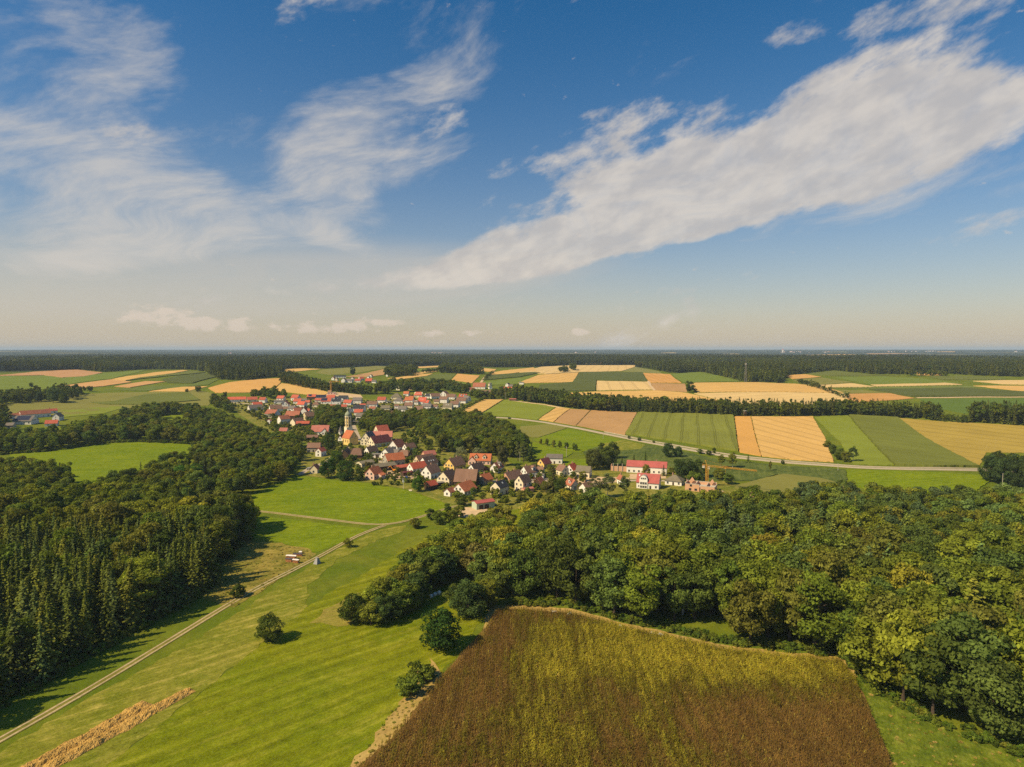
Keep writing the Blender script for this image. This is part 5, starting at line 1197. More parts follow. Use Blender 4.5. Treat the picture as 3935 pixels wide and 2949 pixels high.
def conifer_crown(name, seed, Ht=16.0, Rw=2.6, step=.5, nb=8, droop=.35, gap=0.0, wid=.62, rag=.25, power=.9, base=.06, mat=None):
    rng = np.random.RandomState(seed); C, Nn, sz, tn = [], [], [], []
    z = Ht * base
    while z < Ht * .985:
        f = z / Ht; r0 = Rw * (1 - f) ** power * min(1, .55 + f * 3) + .12
        n = max(4, int(nb * (0.5 + .5 * (1 - f)))); a0 = rng.uniform(0, 6.28)
        for i in range(n):
            if rng.rand() < gap: continue
            a = a0 + 6.283 * i / n + rng.normal(0, .18); L_ = r0 * rng.uniform(1 - rag, 1 + rag); tt = rng.uniform(.75, 1.25)
            k = max(2, int(L_ / .55)); ts = (np.arange(k) + rng.uniform(.3, .9, k)) / k
            zz_ = z + .12 - droop * L_ * ts ** 1.3 + (.25 * L_ * ts ** 3) + rng.normal(0, .07, k)
            w_ = wid * (1.15 - .55 * ts) * (.5 + .5 * (1 - f)) * rng.uniform(.8, 1.25, k) + .2
            C.append(np.stack([np.cos(a) * L_ * ts, np.sin(a) * L_ * ts, zz_], 1)); Nn.append(np.stack([np.cos(a) * np.full(k, .45), np.sin(a) * np.full(k, .45), np.ones(k)], 1)); sz.append(w_); tn.append(np.full(k, tt) * rng.uniform(.85, 1.15, k))
        z += step * rng.uniform(.8, 1.2) * (1.15 - .5 * f)
    C.append(np.array([[0, 0, Ht * .97], [0, 0, Ht]])); Nn.append(np.array([[1., 0, .2], [0, 1., .2]])); sz.append(np.array([.5, .4])); tn.append(np.ones(2))
    return foliage_mesh(name, np.concatenate(C), np.concatenate(Nn), np.concatenate(sz), np.concatenate(tn), mat or M_NEEDLE, rng, .38, 1.0)


def trunk_mesh(name, seed, Ht, r0, top=.8, limbs=6, mat=None):
    rnd = random.Random(seed); V, F = [], []; n = 7; pts = []
    for k in range(6):
        t = k / 5; pts.append((rnd.uniform(-.25, .25) * t, rnd.uniform(-.25, .25) * t, -0.6 + (Ht * top + .6) * t, r0 * (1 - .86 * t) * (1.5 if k == 0 else 1)))
    for (x, y, z, r_) in pts:
        for i in range(n): a = 6.283 * i / n; V.append((x + r_ * math.cos(a), y + r_ * math.sin(a), z))
    for k in range(5):
        for i in range(n): j = (i + 1) % n; F.append([k * n + i, k * n + j, (k + 1) * n + j, (k + 1) * n + i])
    for q in range(limbs):
        t = rnd.uniform(.3, .75); z = Ht * top * t; a = rnd.uniform(0, 6.28); L_ = Ht * rnd.uniform(.14, .24)
        p = Vector((0, 0, z)); e_ = p + Vector((math.cos(a) * L_, math.sin(a) * L_, L_ * .7)); b = len(V); d = (e_ - p).normalized(); u_ = d.orthogonal().normalized(); v_ = d.cross(u_)
        for c, rr in ((p, r0 * .35), (e_, r0 * .08)):
            for i in range(4): w_ = 6.283 * i / 4; V.append(tuple(c + (u_ * math.cos(w_) + v_ * math.sin(w_)) * rr))
        F += [[b + i, b + (i + 1) % 4, b + 4 + (i + 1) % 4, b + 4 + i] for i in range(4)]
    return mesh(name, V, F, [mat or M_BARK])


# prototypes are built 16 m tall (bushes 3 m) and scaled
PR = {
    'broad': [(broad_crown("crown", s_, 16, 5.2 + .5 * (s_ % 3), .03, 42 + 4 * (s_ % 4), 88, shape=(1, .8, .9)[s_ % 3]), trunk_mesh("trunk", s_, 16, .34)) for s_ in range(1, 8)],
    'dense': [(broad_crown("crown", 20 + s_, 16, 6.4, -.02, 62, 92, (.4, .75), .85), trunk_mesh("trunk", 20 + s_, 16, .38)) for s_ in range(3)],
    'larch': [(conifer_crown("crown", 30 + s_, 16, 4.2, .62, 8, .10, .22, 1.0, .45, .75, .10), trunk_mesh("trunk", 30 + s_, 16, .25, .95, 0)) for s_ in range(4)],
    'spruce': [(conifer_crown("crown", 40 + s_, 16, 2.9 + .30 * s_, .40 + .03 * s_, 9, .30 + .05 * s_, .04 * s_, .62, .28 + .05 * s_, .8 + .06 * s_), trunk_mesh("trunk", 40 + s_, 16, .24, .95, 0)) for s_ in range(6)],
    'birch': [(broad_crown("crown", 50 + s_, 16, 3.6, .12, 52, 60, (.32, .6), .55), trunk_mesh("trunk", 50 + s_, 16, .2, .85, 4, M_BIRCHB)) for s_ in range(3)],
    'poplar': [(broad_crown("crown", 60 + s_, 16, 2.3, .06, 50, 60, (.32, .6), .6), trunk_mesh("trunk", 60 + s_, 16, .25, .9, 3)) for s_ in range(2)],
    'bush': [(broad_crown("crown", 70 + s_, 3.0, 1.9, -.05, 22, 60, (.2, .42), .9), trunk_mesh("trunk", 70 + s_, 3.0, .1, .7, 3)) for s_ in range(4)],
}
BASEH = {k: (3.0 if k == 'bush' else 16.0) for k in PR}
LOW = {
    'broad': [broad_crown("far_crown", 80 + s_, 16, 5.4, .05, 16, 22, (1.1, 2.0), .9) for s_ in range(4)],
    'spruce': [conifer_crown("far_crown", 90 + s_, 16, 2.9, 1.3, 7, .35, 0, 1.5) for s_ in range(3)],
}

OLV = [(0.178, 0.208, 0.026), (0.150, 0.188, 0.024), (0.122, 0.164, 0.024), (0.172, 0.216, 0.026), (0.172, 0.180, 0.032), (0.205, 0.228, 0.026), (0.128, 0.180, 0.040), (0.106, 0.144, 0.028)]
OLVN = ["olive", "mid-green", "dark green", "leaf-green", "dull olive", "yellow-green", "cool green", "deep green"]
SPR = [(0.100, 0.126, 0.026), (0.126, 0.150, 0.026), (0.165, 0.182, 0.028), (0.102, 0.136, 0.038)]
SPRN = ["blackish", "dark", "olive", "bluish"]
LAR = [(0.185, 0.222, 0.040), (0.140, 0.200, 0.056), (0.205, 0.208, 0.030), (0.112, 0.160, 0.060)]
LARN = ["pale green", "blue-green", "yellowish", "grey-blue"]

TNAME = {'broad': 'broadleaf_tree', 'dense': 'broadleaf_tree', 'larch': 'larch_tree', 'spruce': 'spruce_tree', 'birch': 'birch_tree', 'poplar': 'poplar_tree', 'bush': 'bush'}


def tree(kind, x, y, hgt, wide=1.0, color=None, label=None, group=None, parts=True, name=None, lean=None, var=None, sink=0.0):
    vs = PR[kind]; cr, tk = vs[RND.randrange(len(vs)) if var is None else var % len(vs)]
    k = hgt / BASEH[kind]
    nm = name or TNAME[kind]
    if not parts:
        c = bpy.data.objects.new(nm, cr); COL.objects.link(c); c.location = (x, y, H(x, y)); c.rotation_euler = (0, 0, RND.uniform(0, 6.283)); c.scale = (k * wide, k * wide, k); c.color = (*color, 1.0)
        return tag(c, label, 'bush' if kind == 'bush' else 'tree', group)
    root = bpy.data.objects.new(nm, None); COL.objects.link(root); root.empty_display_size = .5
    root.location = (x, y, H(x, y) - sink); root.rotation_euler = (lean[0] if lean else 0, lean[1] if lean else 0, RND.uniform(0, 6.283)) if not lean else (lean[0], lean[1], 0)
    root.scale = (k * wide, k * wide, k)
    tag(root, label, 'bush' if kind == 'bush' else 'tree', group)
    t = bpy.data.objects.new("trunk", tk); COL.objects.link(t); t.parent = root
    c = bpy.data.objects.new("crown", cr); COL.objects.link(c); c.parent = root
    c.color = (*color, 1.0)
    return root


# instanced masses for what nobody could count
def stuff_group(name, protos):
    """node group that sets copies of protos on every point of a mesh"""
    coll = bpy.data.collections.new(name + "_kinds")
    for i, me in enumerate(protos):
        me = me.copy(); me.materials[0] = {M_LEAF: M_LEAF2, M_NEEDLE: M_NEEDLE2}.get(me.materials[0], me.materials[0])
        o = bpy.data.objects.new("%s_kind_%02d" % (name, i), me); coll.objects.link(o)
    g = bpy.data.node_groups.new(name, 'GeometryNodeTree')
    g.interface.new_socket("Geometry", in_out='INPUT', socket_type='NodeSocketGeometry'); g.interface.new_socket("Geometry", in_out='OUTPUT', socket_type='NodeSocketGeometry')
    gi, go = g.nodes.new('NodeGroupInput'), g.nodes.new('NodeGroupOutput')
    ip = g.nodes.new('GeometryNodeInstanceOnPoints'); ci = g.nodes.new('GeometryNodeCollectionInfo')
    ci.inputs['Collection'].default_value = coll; ci.inputs['Separate Children'].default_value = True; ci.inputs['Reset Children'].default_value = True
    def attr(nm, typ):
        a = g.nodes.new('GeometryNodeInputNamedAttribute'); a.data_type = typ; a.inputs['Name'].default_value = nm
        return [o for o in a.outputs if o.enabled and o.name == 'Attribute'][0]
    g.links.new(gi.outputs[0], ip.inputs['Points']); g.links.new(ci.outputs[0], ip.inputs['Instance'])
    ip.inputs['Pick Instance'].default_value = True
    g.links.new(attr('idx', 'INT'), ip.inputs['Instance Index'])
    cx2 = g.nodes.new('ShaderNodeCombineXYZ'); g.links.new(attr('rot', 'FLOAT'), cx2.inputs[2])
    er = g.nodes.new('FunctionNodeEulerToRotation'); g.links.new(cx2.outputs[0], er.inputs[0]); g.links.new(er.outputs[0], ip.inputs['Rotation'])
    g.links.new(attr('scl', 'FLOAT_VECTOR'), ip.inputs['Scale'])
    g.links.new(ip.outputs[0], go.inputs[0])
    return g, len(protos)


def scatter_stuff(name, grp, P, scl, idx, colr, label, cat, seed=5):
    """P: n x 3 places; scl: n x 3"""
    rng = np.random.RandomState(seed); n = len(P)
    me = bpy.data.meshes.new(name); me.vertices.add(n); me.vertices.foreach_set('co', np.asarray(P, float).ravel())
    a = me.attributes.new('rot', 'FLOAT', 'POINT'); a.data.foreach_set('value', rng.uniform(0, 6.283, n).astype(np.float32))
    a = me.attributes.new('scl', 'FLOAT_VECTOR', 'POINT'); a.data.foreach_set('vector', np.asarray(scl, np.float32).ravel())
    a = me.attributes.new('idx', 'INT', 'POINT'); a.data.foreach_set('value', np.asarray(idx, np.int32))
    a = me.attributes.new('tcol', 'FLOAT_VECTOR', 'POINT'); a.data.foreach_set('vector', np.asarray(colr, np.float32).ravel())
    me.update()
    o = link(name, me); md = o.modifiers.new("scatter", 'NODES'); md.node_group = grp[0]
    return tag(o, label, cat, kind='stuff')


def sample(P, spacing, seed, jit=.42):
    rng = np.random.RandomState(seed)
    xs = [p[0] for p in P]; ys = [p[1] for p in P]
    gx, gy = np.meshgrid(np.arange(min(xs) - spacing, max(xs) + spacing, spacing), np.arange(min(ys) - spacing, max(ys) + spacing, spacing * .866))
    gx = gx + (np.arange(gx.shape[0]) % 2)[:, None] * spacing / 2
    gx = gx.ravel() + rng.uniform(-jit, jit, gx.size) * spacing; gy = gy.ravel() + rng.uniform(-jit, jit, gy.size) * spacing
    k = inside(P, gx, gy)
    return np.stack([gx[k], gy[k]], 1)


def clear_of(Q, extra=1.5, lines=()):
    if len(Q) == 0: return Q
    ok = np.ones(len(Q), bool)
    for (x, y, r_) in FOOT: ok &= np.hypot(Q[:, 0] - x, Q[:, 1] - y) > r_ * .8 + extra
    for ln, d in lines:
        for i in range(len(ln) - 1):
            a, b = np.array(ln[i]), np.array(ln[i + 1]); ab = b - a; t = np.clip(((Q - a) @ ab) / (ab @ ab), 0, 1)
            ok &= np.hypot(*(Q - (a + t[:, None] * ab)).T) > d
    return Q[ok]


def avoid(Q, P):
    return Q[~inside(P, Q[:, 0], Q[:, 1])] if len(Q) else Q


# ------------------------------------------------------------------ woods near the viewer
LINES = [(road, 9.0)] + [(t, 4.0) for t in TRACKS]
R_WOOD = poly([(1945, 2318), (2200, 2328), (2400, 2382), (2600, 2424), (2785, 2468), (3010, 2494), (3255, 2520), (3340, 2630), (3560, 2765), (3935, 2900), (4200, 2965), (4500, 2800), (4400, 1970), (3935, 1968), (3700, 1972), (3500, 1960), (3300, 1945), (3120, 1952), (3040, 1988), (2950, 1985), (2600, 1982), (2300, 1985), (2110, 2010), (2000, 2065), (1960, 2150), (1930, 2230)])
L_SPRUCE = poly([(-420, 2930), (-150, 2790), (0, 2708), (180, 2610), (440, 2462), (700, 2320), (808, 2258), (828, 2190), (700, 2130), (300, 2145), (0, 2165), (-420, 2200)])
L_WOOD = poly([(-420, 2190), (0, 2160), (300, 2140), (560, 2110), (700, 2125), (800, 2180), (870, 2150), (935, 2075), (960, 2030), (900, 1995), (860, 1975), (850, 1925), (740, 1840), (690, 1790), (600, 1830), (450, 1900), (300, 1935), (250, 1850), (0, 1815), (-420, 1830)])
V_WOOD = poly([(880, 1938), (1000, 1882), (1120, 1838), (1145, 1790), (1160, 1755), (1160, 1715), (1085, 1702), (1000, 1685), (940, 1652), (870, 1615), (800, 1600), (790, 1715), (750, 1722), (745, 1790), (850, 1880), (865, 1930)])
BACK_WOOD = poly([(-300, 1775), (0, 1748), (160, 1738), (400, 1704), (560, 1699), (790, 1710), (795, 1600), (740, 1588), (640, 1582), (560, 1588), (480, 1606), (420, 1630), (330, 1650), (240, 1668), (100, 1700), (-300, 1700)])
GAPS = [poly([(590, 1638), (628, 1600), (705, 1592), (716, 1636), (680, 1652)]), poly([(190, 1680), (200, 1650), (245, 1652), (250, 1678)])]

SPECIMENS = []      # every countable near tree: (size, kind, x, y, h, wide, colour, colour name, zone)


def zone(P, spacing, seed, kinds, hr, nm, lines=LINES, gaps=(), extra=2.0):
    Q = clear_of(sample(P, spacing, seed), extra, lines)
    for g in gaps: Q = avoid(Q, g)
    rnd = random.Random(seed)
    for x, y in Q:
        kd = kinds(x, y, rnd) if callable(kinds) else rnd.choices(list(kinds), list(kinds.values()))[0]
        h_ = rnd.uniform(*(hr(x, y) if callable(hr) else hr)) * (1.0 if kd != 'spruce' else 1.04); r_ = math.hypot(x, y)
        if kd in ('spruce',): i = rnd.randrange(4); c, cn = SPR[i], SPRN[i]
        elif kd == 'larch': i = rnd.randrange(4); c, cn = LAR[i], LARN[i]
        else: i = rnd.randrange(8); c, cn = OLV[i], OLVN[i]
        SPECIMENS.append([h_ / r_, kd, x, y, h_, rnd.uniform(.8, 1.35) if kd == 'spruce' else rnd.uniform(.85, 1.2), c, cn, nm])


def r_kinds(x, y, rnd):
    u, v = px_of(x, y, 0)
    edge = v > 2330 or u < 2050
    p = .06 if edge else (.42 if u > 2450 and v < 2330 else .12)
    q = rnd.random()
    return 'larch' if q < p else 'birch' if q > .92 else ('dense' if rnd.random() < .3 else 'broad')


def r_high(x, y):
    v = px_of(x, y, 0)[1]; return (17.0, 23.5) if v > 2250 else (15.0, 19.5) if v > 2110 else (14.0, 18.0)


def l_high(x, y):
    v = px_of(x, y, 0)[1]; return (15.0, 20.0) if v > 2000 else (12.0, 16.0)


zone(R_WOOD, 9.6, 3, r_kinds, r_high, 'R')
zone(L_SPRUCE, 5.4, 4, lambda x, y, rnd: 'broad' if rnd.random() < .10 else 'spruce', (14.5, 21.0), 'S')
zone(L_WOOD, 9.2, 5, {'broad': .66, 'dense': .22, 'spruce': .12}, l_high, 'L')
zone(V_WOOD, 8.8, 6, {'broad': .74, 'dense': .22, 'spruce': .04}, (10, 14), 'V', gaps=GAPS)
zone(BACK_WOOD, 9.5, 7, {'broad': .85, 'dense': .1, 'spruce': .05}, (10, 16), 'B', gaps=GAPS)

# the lime trees in flower stand out yellow
for n_, (u, v, lab) in enumerate([(2440, 2200, "broad lime tree in yellow flower in the middle of the right-hand wood's front"), (2130, 2130, "yellow-topped lime tree left of the broad yellow one"), (2034, 2060, "yellow-flowering lime nearest the village end of the wood"),
                                  (1965, 2200, "tall yellowish lime at the wood's left corner"), (2954, 2260, "golden lime tree behind the maize field's right half"), (2165, 2015, "small yellow lime tree close to the rust-roofed house"), (3060, 2330, "lower yellowish lime right of the golden one"), (3420, 2420, "yellow-green lime above the field's right corner")]):
    x, y = at(u, v); b = min((s_ for s_ in SPECIMENS if s_[8] == 'R'), key=lambda s_: (s_[2] - x) ** 2 + (s_[3] - y) ** 2)
    b[1] = 'dense'; b[6] = (0.36, 0.32, 0.040) if n_ < 6 else (0.27, 0.25, 0.030); b[7] = lab; b[0] += 10; b[4] = max(b[4], 17.0)
for (u, v, lab, c, kd) in [(2440, 2075, "pale blue-green fir rising behind the broad yellow lime", (.11, .17, .10), 'larch'), (640, 2010, "bright lime-green tree in the wood above the dark spruces", (.16, .235, .02), 'broad'), (720, 2060, "yellow-green tree beside the weeping birches", (.25, .23, .025), 'broad'),
                       (700, 1880, "vivid green tree in the wood beyond the left meadow", (.10, .19, .03), 'broad'), (760, 1850, "second vivid green tree near the dark firs", (.105, .195, .032), 'broad')]:
    x, y = at(u, v); b = min((s_ for s_ in SPECIMENS if s_[8] in 'RL' and s_[0] < 5), key=lambda s_: (s_[2] - x) ** 2 + (s_[3] - y) ** 2)
    b[1] = kd; b[6] = c; b[7] = lab; b[0] += 10

ZONE_TXT = {'R': "in the right-hand wood", 'S': "in the plantation", 'L': "in the left-hand wood", 'V': "in the wood left of the village", 'B': "in the belt behind the left-hand meadow"}
KIND_TXT = {'broad': "broadleaf tree", 'dense': "full-crowned broadleaf tree", 'larch': "feathery larch", 'birch': "slim light-leaved tree", 'spruce': "pointed spruce"}
SPECIMENS.sort(key=lambda s_: -s_[0])
cnt = {}; REST = []
CAPS = {'broadleaf_tree': 290, 'larch_tree': 90, 'spruce_tree': 270, 'birch_tree': 60}
for s_ in SPECIMENS:
    nm = TNAME[s_[1]]; cnt[nm] = cnt.get(nm, 0) + 1
    if cnt[nm] > CAPS[nm]: REST.append(s_); continue
    if s_[0] > 5: lab, grp = s_[7], None
    else:
        u, v = px_of(s_[2], s_[3], 0); z = s_[8]
        if z == 'R': sub = "at its front edge" if v > 2330 + (u - 1950) * .16 else ("near its village end" if u < 2350 else "deep inside its middle" if u < 3000 else "in its right part")
        elif z == 'S': sub = ("in its front row" if v > 2640 - .42 * u else "inside") + (" at the frame edge" if u < 120 else " toward the rough meadow" if u > 560 else "")
        elif z == 'L': sub = "on its meadow side" if v < 1960 else "close behind the spruces"
        else: sub = ""
        size = "tall" if s_[4] > 18 else "middling" if s_[4] > 14.5 else "low"
        lab = " ".join(("%s %s %s %s %s" % (size, s_[7], KIND_TXT[s_[1]], ZONE_TXT[z], sub)).split()); grp = "trees of the " + {'R': 'right-hand wood', 'S': 'spruce plantation', 'L': 'left-hand wood', 'V': 'village wood', 'B': 'belt behind the meadow'}[z]
    tree(s_[1], s_[2], s_[3], s_[4], s_[5], s_[6], lab, grp)

# the rest of the woods, beyond what one could count
G_BROAD = stuff_group("broadleaf_mass", [p[0] for p in PR['broad']]); G_SPR = stuff_group("spruce_mass", [p[0] for p in PR['spruce']])
rb = [s_ for s_ in REST if s_[1] != 'spruce']; rs = [s_ for s_ in REST if s_[1] == 'spruce']
for lst, g, nm, lab in ((rb, G_BROAD, "broadleaf_wood", "remaining broadleaf trees of the woods around the village"), (rs, G_SPR, "spruce_wood", "remaining inner spruces of the dark plantation")):
    if lst:
        P = np.array([(s_[2], s_[3], H(s_[2], s_[3])) for s_ in lst]); sc2 = np.array([(s_[4] / 16 * s_[5],) * 2 + (s_[4] / 16,) for s_ in lst])
        scatter_stuff(nm, g, P, sc2, np.random.RandomState(2).randint(0, g[1], len(lst)), [s_[6] for s_ in lst], lab, "wood")

# undergrowth along the wood's edges
def undergrowth(name, lines, wd_, dens, hr, label, seed):
    rng = np.random.RandomState(seed); P, sc2 = [], []
    for ln in lines:
        for i in range(len(ln) - 1):
            a, b = Vector(ln[i]), Vector(ln[i + 1]); n = int((b - a).length * dens); nn = Vector((-(b - a).y, (b - a).x)).normalized()
            for q in range(n):
                p = a.lerp(b, rng.rand()) + nn * rng.uniform(-.5, .5) * wd_; k = rng.uniform(*hr) / 3
                P.append((p.x, p.y, H(p.x, p.y))); sc2.append((k * 1.2, k * 1.2, k))
    return scatter_stuff(name, G_BUSH, np.array(P), np.array(sc2), rng.randint(0, G_BUSH[1], len(P)), np.array(BUSHC)[rng.randint(0, 5, len(P))], label, "undergrowth", seed)


BUSHC = [(.12, .18, .024), (.15, .205, .026), (.18, .22, .028), (.09, .135, .022), (.17, .19, .03)]
G_BUSH = stuff_group("bush_mass", [p[0] for p in PR['bush']])
undergrowth("undergrowth", [R_WOOD[:11]], 4.5, 2.6, (.6, 2.0), "bright green undergrowth along the foot of the right-hand wood", 3)
undergrowth("undergrowth", [L_SPRUCE[1:8]], 5.0, 1.6, (.6, 2.2), "dark weeds along the foot of the spruce plantation", 4)
undergrowth("undergrowth", [BACK_WOOD[1:6], L_WOOD[5:9]], 5.0, 1.0, (1.0, 3.2), "bushes fringing the left-hand meadows", 6)

# ------------------------------------------------------------------ single trees and bushes one can pick out
def one(u, v, h_, kind, c, label, wide=1.0, group=None, name=None, lean=None):
    x, y = at(u, v); c = tuple(k * 1.3 for k in c); return tree(kind, x, y, h_, wide, c, label, group, name=name, lean=lean, sink=.09 * h_ if kind in ('broad', 'dense') else 0.0)


